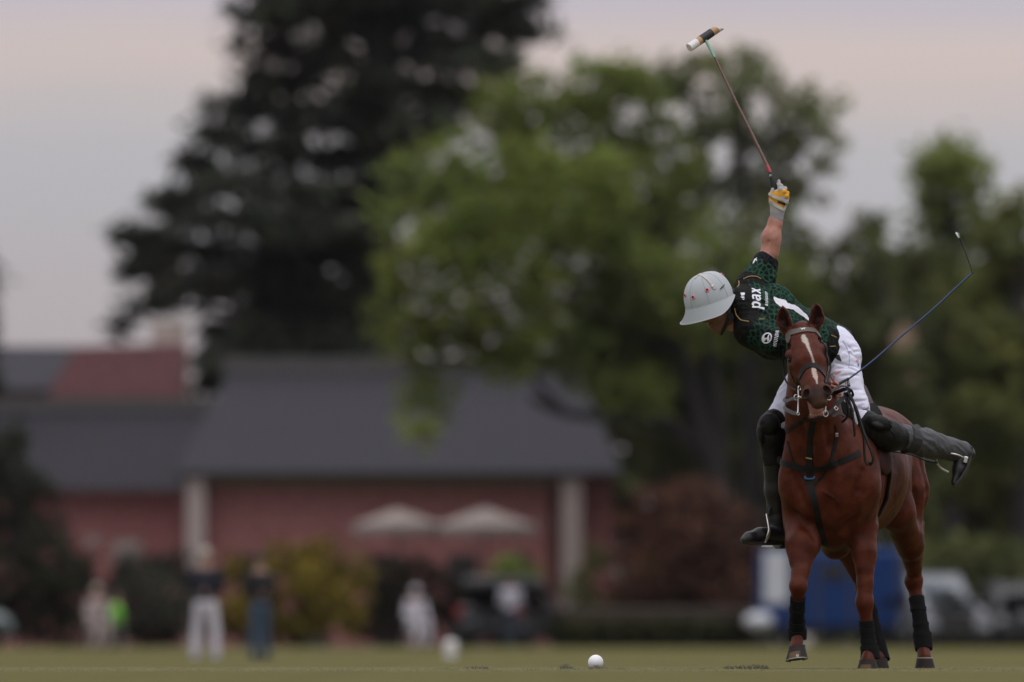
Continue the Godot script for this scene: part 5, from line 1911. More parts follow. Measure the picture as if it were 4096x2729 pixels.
	for q in [[[3391, 1568, 0.26], [3427, 1639, 0.20], [3456, 1729, 0.16], [3484, 1800, 0.12], [3493, 1835, 0.10], [3486, 1854, 0.09], [3468, 1854, 0.09], [3459, 1825, 0.10], [3455, 1751, 0.13], [3438, 1690, 0.17], [3412, 1604, 0.22], [3390, 1566, 0.24]], [[3385, 1572, 0.24], [3408, 1640, 0.18], [3416, 1700, 0.15], [3420, 1745, 0.12]], [[3378, 1570, 0.22], [3394, 1640, 0.17], [3386, 1672, 0.16], [3368, 1690, 0.15]]]:
		var pts := []
		for k in q:
			pts.append(P(k[0], k[1], k[2] + 0.10))
		free_strap(pts, 0.020, 0.003, Vector3(0.85, 0.1, 0.5), "rein", M.leather, b)
	var bk := Shape.new()
	bk.torus(P(3345, 1634, 0.50), Vector3(0.5, 0.3, 0.8), 0.013, 0.0028, 4, 6)
	wobj("buckle", bk.commit(), M.silver, b)

	# breastplate and standing martingale
	var m := thing("breastplate", "black leather breastplate with blue rubber ring strapped across the horse chest", "breastplate", P(3250, 1860, 0.15))
	var fb := [F_body]
	strap_on(fb, [[3121, 1842], [3150, 1858], [3190, 1869], [3230, 1877], [3262, 1878], [3300, 1870], [3350, 1852], [3400, 1832], [3440, 1810]], 0.032, M.leather, "breast_strap", m, 0.0, 0.003)
	strap_on(fb, [[3146, 1726], [3160, 1716], [3180, 1702], [3205, 1688], [3225, 1672]], 0.021, M.leather, "neck_strap", m, 0.1)
	strap_on(fb, [[3254, 1680], [3248, 1720], [3242, 1770], [3239, 1815], [3239, 1850], [3240, 1880], [3240, 1908]], 0.038, M.leather, "martingale", m, 0.1, 0.003)
	strap_on(fb, [[3241, 1912], [3246, 1950], [3256, 1996], [3268, 2050], [3280, 2105], [3292, 2150], [3300, 2180]], 0.035, M.leather, "martingale", m, 0.1, 0.003)
	strap_on(fb, [[3150, 1766], [3160, 1800], [3178, 1850], [3205, 1900], [3236, 1938]], 0.010, M.leather, "side_strap", m, 0.0)
	strap_on(fb, [[3340, 1700], [3346, 1738], [3338, 1790], [3318, 1850], [3290, 1905], [3250, 1942]], 0.013, M.leather, "side_strap", m, 0.0)
	strap_on(fb, [[3346, 1738], [3342, 1770], [3330, 1820], [3312, 1866]], 0.020, M.leather, "side_strap", m, 0.0, 0.003)
	for q in [[3239, 1833, 0.020, 0.004, M.brass], [3345, 1740, 0.009, 0.011, M.silver]]:
		var p: Vector3 = on(fb, [[q[0], q[1]]], 0.1)[0]
		var n := F_body.grad(p)
		var r := (Vector3.RIGHT - n * n.x).normalized()
		var s := Shape.new()
		s.bevel_box(Vector3(-q[2], -q[3], -0.002), Vector3(q[2], q[3], 0.002), 0.001, Transform3D(Basis(r, n.cross(r), n), p + n * 0.008))
		wobj("buckle", s.commit(), q[4], m)
	var rp: Vector3 = on(fb, [[3240, 1911]], 0.1)[0]
	var rn := F_body.grad(rp)
	var rsh := Shape.new()
	var rpath := curve([rp + Vector3(-0.025, 0.006, 0) + rn * 0.006, rp + Vector3(-0.022, -0.005, 0) + rn * 0.012, rp + Vector3(0, -0.008, 0) + rn * 0.014, rp + Vector3(0.022, -0.005, 0) + rn * 0.012, rp + Vector3(0.025, 0.006, 0) + rn * 0.006], 4)
	rsh.tube(rpath, 0.006, 0.006, null, 8)
	wobj("rubber_ring", rsh.commit(), M.blue_ring, m)
	var kp: Vector3 = on(fb, [[3121, 1842]], 0.0)[0]
	var ks := Shape.new()
	ks.bevel_box(Vector3(-0.012, -0.02, -0.008), Vector3(0.012, 0.02, 0.008), 0.003, Transform3D(Basis.IDENTITY, kp + Vector3(-0.004, 0, 0.006)))
	wobj("buckle", ks.commit(), M.leather, m)

	# saddle with pad, flaps, girth and stirrups
	var sd := thing("saddle", "brown and black polo saddle with girth and steel stirrups under the player", "saddle", P(3400, 1620, -0.5))
	var pad := Field.new(P(3230, 1960, -0.5).min(Vector3(9, 9, -0.95)), Vector3(P(3600, 1500, -0.5).x, P(3600, 1560, -0.5).y, -0.02), 0.009)
	pad.cone(P(3352, 1700, -0.22), P(3420, 1700, -0.78), 0.155, 0.165, 0.05)
	pad.cone(P(3300, 1780, -0.3), P(3350, 1790, -0.65), 0.13, 0.14, 0.06)
	pad.cone(P(3425, 1760, -0.24), P(3480, 1775, -0.62), 0.095, 0.115, 0.06)
	pad.cone(P(3468, 1820, -0.3), P(3500, 1830, -0.55), 0.06, 0.075, 0.05)
	var ps := Shape.new()
	pad.mesh(ps)
	wobj("saddle_pad", ps.commit(), M.boot_cloth, sd)
	var st := Field.new(P(3280, 1800, -0.5).min(Vector3(9, 9, -0.98)), Vector3(P(3560, 1500, -0.5).x, P(3600, 1480, -0.5).y, -0.1), 0.009)
	st.cone(P(3355, 1585, -0.30), P(3385, 1612, -0.55), 0.06, 0.08, 0.05)
	st.cone(P(3385, 1612, -0.55), P(3420, 1575, -0.80), 0.10, 0.075, 0.05)
	st.cone(P(3355, 1640, -0.3), P(3410, 1650, -0.75), 0.11, 0.13, 0.05)
	var sts := Shape.new()
	st.mesh(sts)
	wobj("seat", sts.commit(), M.brown_leather, sd)
	# flap on the near side: a rounded leather sheet lying on the pad and barrel
	var fl := Field.new(P(3440, 1915, -0.5).min(Vector3(9, 9, -0.72)), Vector3(P(3600, 1900, -0.2).x, P(3600, 1650, -0.2).y, 0.06), 0.007)
	for q in [[3512, 1740], [3524, 1785], [3532, 1825], [3535, 1852]]:
		var c: Variant = F_body.hit(EYE, ray(q[0], q[1]), (1.2 - EYE.z) / ray(q[0], q[1]).z, (-2.0 - EYE.z) / ray(q[0], q[1]).z)
		var p: Vector3 = c if c != null else P(q[0], q[1], -0.4)
		var fnm := Vector3(0.86, 0.12, 0.50).normalized()
		fl.ell(p + fnm * 0.004, Vector3(0.020, 0.070, 0.075), Basis(fnm, Vector3.UP, fnm.cross(Vector3.UP)), 0.03)
	var fls := Shape.new()
	fl.mesh(fls)
	wobj("flap", fls.commit(), M.brown_leather, sd)
	# girth down the barrel and under the chest
	var gp := []
	var gn := []
	for k in 25:
		var an := deg_to_rad(lerpf(-205.0, 25.0, k / 24.0))
		var dv := Vector3(cos(an), sin(an), 0.0)
		var p := P(3385, 1930, -0.30)
		for q in 90:
			if F_body.at(p) > 0.004:
				break
			p += dv * 0.008
		gp.append(p)
		gn.append(dv)
	var gi := Shape.new()
	gi.strap(gp, gn, 0.10, 0.005)
	wobj("girth", gi.commit(), M.strap_cloth, sd)
	var gk := Shape.new()
	gk.ball(P(3296, 2190, -0.27), Vector3(0.014, 0.014, 0.014))
	gk.tube(curve([P(3296, 2186, -0.24), P(3330, 2214, -0.22), P(3370, 2216, -0.22), P(3396, 2196, -0.24)], 5), 0.010, 0.004, null, 6)
	wobj("girth_strap", gk.commit(), M.leather, sd)
	# stirrup leathers and irons
	free_strap([P(3124, 1800, -0.30), P(3112, 1862, -0.28), P(3098, 1952, -0.26), P(3078, 2025, -0.22), P(3069, 2062, -0.20)], 0.024, 0.003, Vector3(-0.5, 0, 0.85), "stirrup_leather", M.leather, sd)
	free_strap([P(3540, 1800, -0.42), P(3640, 1815, -0.44), P(3700, 1838, -0.45), P(3752, 1850, -0.46)], 0.022, 0.003, Vector3(0, 0.8, 0.5), "stirrup_leather", M.leather, sd)
	var s1 := Shape.new()
	s1.tube(curve([P(3062, 2170, -0.14), P(3070, 2150, -0.12), P(3078, 2120, -0.12), P(3070, 2075, -0.15), P(3068, 2058, -0.2), P(3084, 2075, -0.26), P(3098, 2130, -0.30), P(3098, 2178, -0.30)], 6), [0.006, 0.0075, 0.0078, 0.008, 0.0085, 0.009, 0.0095, 0.010, 0.010, 0.010, 0.010, 0.010, 0.0095, 0.0088, 0.008, 0.0075, 0.007, 0.0066, 0.006, 0.0058, 0.0056, 0.0056, 0.0056, 0.006, 0.006, 0.006, 0.006, 0.006, 0.006, 0.006, 0.006, 0.006, 0.006, 0.006, 0.006, 0.006, 0.006, 0.006, 0.006, 0.006, 0.006, 0.006, 0.006], 0.005, null, 8)
	s1.bevel_box(Vector3(-0.036, -0.006, -0.11), Vector3(0.036, 0.004, 0.05), 0.003, Transform3D(Basis(Vector3.UP, -0.25), P(3078, 2186, -0.16)))
	wobj("stirrup", s1.commit(), M.silver, sd)
	var s2 := Shape.new()
	s2.tube(curve([P(3862, 1836, -0.40), P(3835, 1822, -0.37), P(3800, 1814, -0.37), P(3768, 1815, -0.40), P(3750, 1830, -0.44), P(3748, 1852, -0.46), P(3762, 1872, -0.48), P(3795, 1890, -0.48)], 6), 0.0068, 0.0055, null, 8)
	s2.bevel_box(Vector3(-0.012, -0.018, -0.04), Vector3(0.012, 0.018, 0.05), 0.003, Transform3D(Basis(Vector3.BACK, -0.25), P(3862, 1840, -0.43)))
	wobj("stirrup", s2.commit(), M.silver, sd)

func ex_head() -> Vector3:
	return head_t.basis.x.normalized()

# ================================================================ rider
var F_jersey: Field
var F_breeches: Field
var J_o: Vector3
var J_a: Vector3    # along the spine to the head
var J_r: Vector3    # to the rider's right shoulder
var J_n: Vector3    # out of the back
var rider: Node3D

func local_box(pts: Array, pad: float) -> Array:
	var lo: Vector3 = pts[0]
	var hi: Vector3 = pts[0]
	for p: Vector3 in pts:
		lo = lo.min(p)
		hi = hi.max(p)
	return [lo - Vector3.ONE * pad, hi + Vector3.ONE * pad]

# flat lettering laid onto a sculpted surface: origin, reading direction, upward direction, height of the letters
func printed(field: Field, text: String, at: Vector3, right: Vector3, up: Vector3, height: float, bold := 0.0, off := 0.0015, stretch := 1.0) -> ArrayMesh:
	var tm := TextMesh.new()
	var fo := SystemFont.new()
	fo.font_names = PackedStringArray(["Droid Sans"])
	fo.font_weight = 700
	tm.font = fo
	tm.text = text
	tm.font_size = 64
	tm.pixel_size = height / 64.0 * 1.35
	tm.depth = 0.001
	var a := tm.surface_get_arrays(0)
	var v: PackedVector3Array = a[Mesh.ARRAY_VERTEX]
	var ix: PackedInt32Array = a[Mesh.ARRAY_INDEX]
	var sh := Shape.new()
	var n := right.cross(up).normalized()
	var stack := []
	for t in range(0, ix.size(), 3):
		var p0 := v[ix[t]]
		var p1 := v[ix[t + 1]]
		var p2 := v[ix[t + 2]]
		if p0.z < 0.0 or p1.z < 0.0 or p2.z < 0.0:
			continue
		stack.append([p0, p1, p2])
	while stack.size():
		var q: Array = stack.pop_back()
		var l0: float = (q[0] - q[1]).length()
		var l1: float = (q[1] - q[2]).length()
		var l2: float = (q[2] - q[0]).length()
		var big := maxf(l0, maxf(l1, l2))
		if big > 0.012:
			if big == l0:
				var m: Vector3 = (q[0] + q[1]) * 0.5
				stack.append([q[0], m, q[2]])
				stack.append([m, q[1], q[2]])
			elif big == l1:
				var m: Vector3 = (q[1] + q[2]) * 0.5
				stack.append([q[0], q[1], m])
				stack.append([q[0], m, q[2]])
			else:
				var m: Vector3 = (q[2] + q[0]) * 0.5
				stack.append([q[0], q[1], m])
				stack.append([m, q[1], q[2]])
			continue
		var s := sh.v.size()
		for p: Vector3 in q:
			var w := at + right * p.x * stretch + up * p.y
			w = field.snap(w, off)
			sh.v.append(w)
			sh.n.append(field.grad(w))
		sh.i.append_array(PackedInt32Array([s, s + 1, s + 2]))
	return sh.commit()

# a flat printed patch given by outline points near the surface
func patch(field: Field, pts: Array, off := 0.0015) -> ArrayMesh:
	var sh := Shape.new()
	var o: Vector3 = pts[0]
	var u: Vector3 = (pts[1] - o).normalized()
	var n0 := field.grad(o)
	u = (u - n0 * u.dot(n0)).normalized()
	var w := n0.cross(u)
	var flat := PackedVector2Array()
	for p: Vector3 in pts:
		flat.append(Vector2((p - o).dot(u), (p - o).dot(w)))
	var ix := Geometry2D.triangulate_polygon(flat)
	var stack := []
	for t in range(0, ix.size(), 3):
		stack.append([pts[ix[t]], pts[ix[t + 1]], pts[ix[t + 2]]])
	while stack.size():
		var q: Array = stack.pop_back()
		var l0: float = (q[0] - q[1]).length()
		var l1: float = (q[1] - q[2]).length()
		var l2: float = (q[2] - q[0]).length()
		var big := maxf(l0, maxf(l1, l2))
		if big > 0.016:
			var k := 0 if big == l0 else (1 if big == l1 else 2)
			var m: Vector3 = (q[k] + q[(k + 1) % 3]) * 0.5
			var e1: Array = q.duplicate()
			e1[(k + 1) % 3] = m
			var e2: Array = q.duplicate()
			e2[k] = m
			stack.append(e1)
			stack.append(e2)
			continue
		var s := sh.v.size()
		for p: Vector3 in q:
			var e := field.snap(p, off)
			sh.v.append(e)
			sh.n.append(field.grad(e))
		sh.i.append_array(PackedInt32Array([s, s + 1, s + 2]))
	return sh.commit()

func build_rider() -> void:
	rider = thing("person", "person in green and black polo jersey and grey helmet swinging a mallet from the saddle", "person", Vector3(P(3375, 1500, -0.35).x, 0.9, -0.35))
	# skeleton
	var pelvis := P(3338, 1402, -0.36)
	var waist := P(3235, 1348, -0.27)
	var chest := P(3095, 1275, -0.14)
	var upper := P(3015, 1240, -0.09)
	var sh_r := P(3003, 1148, -0.19)
	var sh_l := P(3012, 1322, 0.03)
	var el_r := P(3080, 1005, -0.29)
	var wr_r := P(3107, 862, -0.30)
	var el_l := P(3225, 1405, 0.06)
	var wr_l := P(3315, 1545, 0.16)
	J_a = (upper - pelvis).normalized()
	J_r = (sh_r - sh_l)
	J_r = (J_r - J_a * J_r.dot(J_a)).normalized()
	J_n = J_r.cross(J_a).normalized()
	J_o = chest
	var hip_l := P(3362, 1428, -0.33)
	var hip_r := P(3270, 1440, -0.42)
	var kn_l := P(3452, 1700, -0.14)
	var kn_r := P(3090, 1708, -0.16)
	var an_l := P(3838, 1812, -0.46)
	var an_r := P(3108, 2088, -0.27)
	# head frame
	var hf := Vector3(-0.92, -0.335, 0.20).normalized()
	var hu := Vector3(-0.32, 0.93, 0.18)
	hu = (hu - hf * hu.dot(hf)).normalized()
	var hl := hu.cross(hf).normalized()
	if hl.z < 0.0:
		hl = -hl
	var seam := P(2838, 1203, -0.03)
	var head_c := seam - hf * 0.050 - hu * 0.055
	var H := func(f_: float, u_: float, l_: float) -> Vector3: return head_c + hf * f_ + hu * u_ + hl * l_
	var HB := Basis(hf, hu, hl)

	# ---- body: trunk and limbs coarse, head and hands fine, one mesh
	var skin_n := FastNoiseLite.new()
	skin_n.seed = 31
	skin_n.frequency = 22.0
	skin_n.fractal_octaves = 3
	var skin_c := func(p: Vector3, n: Vector3) -> Color:
		var w := skin_n.get_noise_3dv(p)
		return Color(0.43, 0.205, 0.150).lerp(Color(0.36, 0.145, 0.105), clampf(0.5 + w * 1.2, 0.0, 1.0))
	var bb := local_box([pelvis, upper, wr_r, el_r, wr_l, an_l, an_r, kn_l, kn_r, sh_r, sh_l], 0.14)
	var body := Field.new(bb[0], bb[1], 0.0115)
	body.cone(pelvis, waist, 0.115, 0.105, 0.04, J_n, 0.75).cone(waist, chest, 0.105, 0.14, 0.04, J_n, 0.7).cone(chest, upper, 0.14, 0.11, 0.04, J_n, 0.7)
	body.cone(upper, sh_r, 0.06, 0.05, 0.03).cone(upper, sh_l, 0.06, 0.05, 0.03)
	body.cone(sh_r, el_r, 0.050, 0.044, 0.02)
	body.cone(sh_l, el_l, 0.048, 0.042, 0.02).cone(el_l, wr_l, 0.042, 0.030, 0.02)
	body.cone(pelvis, hip_l, 0.10, 0.085, 0.03).cone(pelvis, hip_r, 0.10, 0.085, 0.03)
	body.cone(hip_l, kn_l, 0.075, 0.055, 0.03).cone(hip_r, kn_r, 0.075, 0.055, 0.03)
	body.cone(kn_l, an_l, 0.05, 0.035, 0.02).cone(kn_r, an_r, 0.05, 0.035, 0.02)
	body.cone(upper, H.call(-0.035, -0.10, 0.0), 0.07, 0.052, 0.03)
	var bs := Shape.new()
	# bare forearm, finer
	var fb := local_box([el_r, wr_r], 0.09)
	var arm := Field.new(fb[0], fb[1], 0.005)
	arm.cone(el_r.lerp(sh_r, 0.35), el_r, 0.048, 0.044, 0.02)
	arm.cone(P(3081, 1012, -0.29), P(3085, 950, -0.295), 0.048, 0.0505, 0.02)
	arm.cone(P(3085, 950, -0.295), P(3101, 895, -0.30), 0.0505, 0.039, 0.025)
	arm.cone(P(3100, 895, -0.30), P(3109, 850, -0.30), 0.039, 0.034, 0.02, Vector3(0, 0, 1), 0.85)
	arm.ell(P(3094, 1014, -0.265), Vector3(0.020, 0.022, 0.018), Basis.IDENTITY, 0.018)
	arm.ell(P(3100, 960, -0.27), Vector3(0.025, 0.06, 0.025), Basis.IDENTITY, 0.03)
	arm.cone(P(3066, 984, -0.240), P(3076, 966, -0.240), 0.004, 0.004, 0.012, Vector3.ZERO, 1.0, true)
	arm.mesh(bs, skin_c)
	# body without the parts meshed finer
	body.mesh(bs, skin_c)
	# head
	var hb := local_box([H.call(0.13, -0.17, -0.1), H.call(-0.12, 0.13, 0.1), H.call(0.13, 0.13, 0.1), H.call(-0.12, -0.2, -0.1), upper], 0.02)
	var hd := Field.new(hb[0], hb[1], 0.0042)
	hd.ell(H.call(-0.012, 0.035, 0), Vector3(0.098, 0.092, 0.076), HB, 0.02)
	hd.ell(H.call(0.030, -0.035, 0), Vector3(0.066, 0.085, 0.060), HB, 0.03)
	hd.cone(H.call(0.062, -0.108, 0), H.call(0.052, -0.115, 0), 0.026, 0.028, 0.02)           # chin
	for s in [-1, 1]:
		hd.cone(H.call(0.055, -0.105, 0.018 * s), H.call(-0.018, -0.060, 0.052 * s), 0.018, 0.018, 0.02)   # jaw
		hd.ell(H.call(0.060, -0.022, 0.036 * s), Vector3(0.022, 0.016, 0.020), HB, 0.016)                # cheekbone
		hd.ell(H.call(0.085, 0.005, 0.030 * s), Vector3(0.010, 0.010, 0.016), HB, 0.010, true)           # eye hollow
		hd.ell(H.call(0.070, 0.002, 0.031 * s), Vector3(0.012, 0.011, 0.012), HB, 0.004)                 # eyeball under lids
		hd.cone(H.call(0.090, 0.022, 0.012 * s), H.call(0.076, 0.020, 0.044 * s), 0.009, 0.007, 0.012)   # brow
		hd.ell(H.call(-0.012, -0.020, 0.072 * s), Vector3(0.018, 0.032, 0.008), HB * Basis(Vector3.UP, 0.3 * s), 0.008)  # ear
		hd.ell(H.call(-0.006, -0.018, 0.080 * s), Vector3(0.008, 0.017, 0.006), HB, 0.005, true)
		hd.ell(H.call(0.094, -0.046, 0.011 * s), Vector3(0.011, 0.008, 0.008), HB, 0.008)                # nostril wing
	hd.cone(H.call(0.092, 0.008, 0), H.call(0.114, -0.040, 0), 0.010, 0.0135, 0.012)              # nose
	hd.cone(H.call(0.092, -0.070, -0.020), H.call(0.092, -0.070, 0.020), 0.008, 0.008, 0.006)
	hd.cone(H.call(0.089, -0.083, -0.018), H.call(0.089, -0.083, 0.018), 0.009, 0.009, 0.006)
	hd.cone(H.call(0.102, -0.0765, -0.022), H.call(0.102, -0.0765, 0.022), 0.003, 0.003, 0.003, Vector3.ZERO, 1.0, true)
	hd.cone(H.call(-0.045, -0.06, 0), upper, 0.058, 0.066, 0.03)
	hd.cone(H.call(-0.01, -0.08, 0.034), H.call(-0.06, -0.16, 0.02), 0.016, 0.018, 0.02)
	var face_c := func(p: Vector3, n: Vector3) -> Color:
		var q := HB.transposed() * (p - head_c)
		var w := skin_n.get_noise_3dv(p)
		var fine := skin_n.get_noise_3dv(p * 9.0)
		var c := Color(0.27, 0.115, 0.080).lerp(Color(0.23, 0.085, 0.06), clampf(0.5 + w, 0.0, 1.0))  # face skin darker than the arms: brim shade put into the colour
		# stubble on jaw, lip and chin
		if q.x > -0.03 and q.y < -0.045 and q.y > -0.15:
			var lip := absf(q.y + 0.0765) < 0.014 and absf(q.z) < 0.022 and q.x > 0.088
			if lip:
				c = Color(0.33, 0.11, 0.09)
			else:
				c = c.lerp(Color(0.085, 0.055, 0.042), clampf(0.55 + fine * 0.5, 0.0, 0.85) * clampf((-0.045 - q.y) / 0.015, 0.0, 1.0))
		# brows and hair under the helmet
		if q.y > 0.014 and q.y < 0.032 and q.x > 0.06:
			c = c.lerp(Color(0.03, 0.018, 0.012), clampf(0.7 + fine, 0.0, 1.0))
		if q.x < 0.0 and q.y > -0.03 - clampf(-q.x * 0.5, 0.0, 0.05) and absf(q.z) < 0.078:
			c = Color(0.03, 0.018, 0.012) * (1.0 + fine * 0.3)
		return c
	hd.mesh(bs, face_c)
	# left hand, bare, round reins and whip
	var lh := P(3325, 1560, 0.18)
	var lb := local_box([wr_l, lh], 0.10)
	var hnd := Field.new(lb[0], lb[1], 0.0036)
	hnd.cone(wr_l.lerp(el_l, 0.25), wr_l, 0.034, 0.028, 0.02)
	hnd.cone(wr_l, lh, 0.030, 0.034, 0.02, Vector3(1, 0.4, 0.2), 0.6)
	var fdir := Vector3(0.25, -0.35, 0.9).normalized()
	var across := Vector3(0.30, -0.93, -0.2).normalized()
	for k in 4:
		var b0 := lh + across * (-0.028 + 0.019 * k) + fdir * 0.018
		var ln: float = [0.040, 0.044, 0.041, 0.033][k]
		var b1 := b0 + fdir * ln * 0.55 + Vector3(0.012, 0.004, 0)
		var b2 := b1 + Vector3(0.024, -0.002, -0.012)
		var b3 := b2 + Vector3(-0.002, -0.004, -0.022)
		hnd.cone(b0, b1, 0.0092, 0.0088, 0.004).cone(b1, b2, 0.0088, 0.0084, 0.003).cone(b2, b3, 0.0084, 0.0076, 0.003)
	hnd.cone(lh + Vector3(0.0, 0.026, 0.004), lh + Vector3(0.022, 0.040, 0.024), 0.0115, 0.0095, 0.006).cone(lh + Vector3(0.022, 0.040, 0.024), lh + Vector3(0.036, 0.030, 0.040), 0.0095, 0.008, 0.003)
	hnd.mesh(bs, skin_c)
	wobj("body", bs.commit(), M.skin, rider)

	build_jersey(pelvis, waist, chest, upper, sh_r, sh_l, el_r, el_l)
	build_breeches(pelvis, hip_l, hip_r, kn_l, kn_r)
	build_helmet(seam, hf, hu, hl)
	# chin strap, dark harness behind the ear
	var cs := Shape.new()
	cs.strap(curve([H.call(-0.03, 0.06, 0.082), H.call(-0.028, 0.0, 0.080), H.call(-0.005, -0.06, 0.072), H.call(0.035, -0.122, 0.036), H.call(0.05, -0.146, 0.0)], 5), rep(hl, 21), 0.020, 0.0025)
	wobj("chin_strap", cs.commit(), M.black_tape, rider)
	var cs2 := Shape.new()
	cs2.strap(curve([H.call(-0.075, 0.0, 0.068), H.call(-0.05, -0.045, 0.072), H.call(-0.012, -0.070, 0.072)], 5), rep(hl, 11), 0.028, 0.003)
	wobj("chin_strap", cs2.commit(), M.black_tape, rider)
	build_glove(wr_r)
	build_legs(kn_l, kn_r, an_l, an_r)

func rep(v: Vector3, n: int) -> Array:
	var a := []
	a.resize(n)
	a.fill(v)
	return a

func build_jersey(pelvis: Vector3, waist: Vector3, chest: Vector3, upper: Vector3, sh_r: Vector3, sh_l: Vector3, el_r: Vector3, el_l: Vector3) -> void:
	var cuff_r := P(3064, 1040, -0.268)
	var bb := local_box([pelvis, upper, sh_l, cuff_r, el_l, P(2935, 1200, -0.1), P(3405, 1350, -0.4), P(3010, 1395, 0.0)], 0.10)
	var f := Field.new(bb[0], bb[1], 0.0062)
	F_jersey = f
	f.cone(pelvis, waist, 0.148, 0.150, 0.05, J_n, 0.78)
	f.cone(waist, chest, 0.150, 0.182, 0.05, J_n, 0.72)
	f.cone(chest, upper, 0.180, 0.150, 0.04, J_n, 0.72)
	# shoulder blades and trapezius
	f.ell(chest + J_r * 0.085 + J_n * 0.085 + J_a * 0.03, Vector3(0.075, 0.085, 0.05), Basis(J_r, J_a, J_n), 0.04)
	f.ell(chest - J_r * 0.095 + J_n * 0.080 + J_a * 0.02, Vector3(0.075, 0.085, 0.05), Basis(J_r, J_a, J_n), 0.04)
	f.cone(upper, sh_r, 0.085, 0.078, 0.04)
	f.cone(upper, sh_l, 0.085, 0.082, 0.04)
	f.cone(upper, P(2952, 1213, -0.06), 0.105, 0.072, 0.04)
	# sleeves
	f.cone(sh_r, cuff_r, 0.082, 0.062, 0.03)
	f.cone(P(3070, 1120, -0.22), P(3085, 1062, -0.265), 0.050, 0.032, 0.03)
	f.cone(sh_l, P(3100, 1365, 0.07), 0.086, 0.080, 0.03)
	f.cone(P(3100, 1365, 0.07), el_l, 0.080, 0.068, 0.03)
	# cloth hanging below chest and arm
	f.cone(P(2985, 1330, 0.0), P(3080, 1385, -0.02), 0.062, 0.060, 0.05)
	f.cone(P(3080, 1385, -0.02), P(3230, 1415, -0.16), 0.060, 0.06, 0.05)
	# loose tail over the hip
	f.cone(P(3290, 1310, -0.36), P(3375, 1338, -0.44), 0.062, 0.034, 0.04, Vector3(-0.4, 0.8, 0.3), 0.6)
	f.cone(P(3310, 1370, -0.28), P(3316, 1400, -0.25), 0.06, 0.03, 0.04)
	f.cone(P(3350, 1318, -0.40), P(3396, 1342, -0.46), 0.040, 0.014, 0.02, Vector3(-0.4, 0.85, 0.3), 0.45)
	# open cuff and hem
	var cd := (el_r - sh_r).normalized()
	f.cut(cuff_r + cd * 0.012, cd, 0.004)
	f.cone(cuff_r + cd * 0.04, cuff_r - cd * 0.02, 0.052, 0.046, 0.004, Vector3.ZERO, 1.0, true)
	# folds: long creases from the raised shoulder, crumples at the waist
	var fn := FastNoiseLite.new()
	fn.seed = 77
	fn.frequency = 1.0
	fn.fractal_octaves = 2
	f.relief(func(p: Vector3) -> float:
		var q := p - J_o
		var a := q.dot(J_a)
		var r := q.dot(J_r)
		var n := q.dot(J_n)
		var long := fn.get_noise_3d(a * 5.0 + r * 6.0, (r - a * 0.5) * 22.0, n * 8.0)
		var crumple := fn.get_noise_3d(a * 26.0, r * 9.0 + 7.0, n * 9.0)
		var w := clampf((-a - 0.05) / 0.15, 0.0, 1.0)
		var ridge := 1.0 - absf(long) * 2.0
		return -0.0045 * ridge * (1.0 - w * 0.5) - 0.004 * crumple * (0.4 + w), 0.02)
	var blotch := FastNoiseLite.new()
	blotch.seed = 8
	blotch.frequency = 7.0
	var arm_d := (cuff_r - sh_r).normalized()
	var lar_d := (P(3100, 1365, 0.07) - sh_l).normalized()
	var colour := func(p: Vector3, n: Vector3) -> Color:
		var q := p - J_o
		var ang := atan2(q.dot(J_r), q.dot(J_n))
		var a := q.dot(J_a)
		var b := blotch.get_noise_3dv(p)
		var black := Color(0.0055, 0.0060, 0.0065)
		var green := Color(0.010, 0.066, 0.039) * (1.0 + b * 0.4)
		var tr := (p - sh_r).dot(arm_d)
		var dr := ((p - sh_r) - arm_d * tr).length()
		var tl := (p - sh_l).dot(lar_d)
		var dl := ((p - sh_l) - lar_d * tl).length()
		var m := 1.0
		if tr > 0.045 and dr < 0.10:
			m = 1.0
			if tr > 0.152:
				return Color(0.008, 0.010, 0.016)          # cuff band
		elif tr > -0.01 and dr < 0.11 and a > -0.05:
			m = 0.05                                        # black yoke over the shoulder
		elif tl > 0.01 and dl < 0.11:
			m = clampf(0.9 - tl * 2.2 + b * 0.5, 0.0, 0.8) * clampf(q.dot(J_n) * 9.0 + 0.9, 0.0, 1.0)
		elif ang < -0.85:
			m = 0.02
		if a < -0.30 and ang < 0.2:
			m = 0.05
		if a > 0.21:
			m = 0.0
		return black.lerp(green, m)
	var sh := Shape.new()
	f.mesh(sh, colour)
	var j := wobj("jersey", sh.commit(), M.jersey, rider)
	j.set_meta("label", "green and black reptile-skin print jersey with white number and lettering")
	# lettering: it reads towards the right shoulder, its tops towards the collar
	var on_back := func(px: float, py: float) -> Vector3: return on([f], [[px, py]], -0.05)[0]
	var c0: Vector3 = on_back.call(3022, 1189)
	var n0 := f.grad(c0)
	var up := (J_a - n0 * J_a.dot(n0)).normalized()
	var rt := up.cross(n0).normalized()
	if rt.y < 0.0:
		rt = -rt
	wobj("lettering", printed(f, "pax", c0, rt, up, 0.068, 0.0, 0.002, 1.0), M.print_white, j)
	var c1: Vector3 = on_back.call(3066, 1190)
	wobj("lettering", printed(f, "assistance", c1, rt, up, 0.020, 0.0, 0.002, 0.8), M.print_white, j)
	# number one
	var one := []
	for q in [[3095, 1187], [3114, 1195], [3142, 1202], [3151, 1214], [3178, 1220], [3197, 1233], [3223, 1256], [3241, 1281], [3262, 1298], [3250, 1302], [3235, 1283], [3201, 1260], [3174, 1239], [3158, 1236], [3137, 1234], [3118, 1225], [3105, 1214], [3095, 1198]]:
		one.append(on_back.call(q[0], q[1]))
	wobj("number", patch(f, one, 0.002), M.print_white, j)
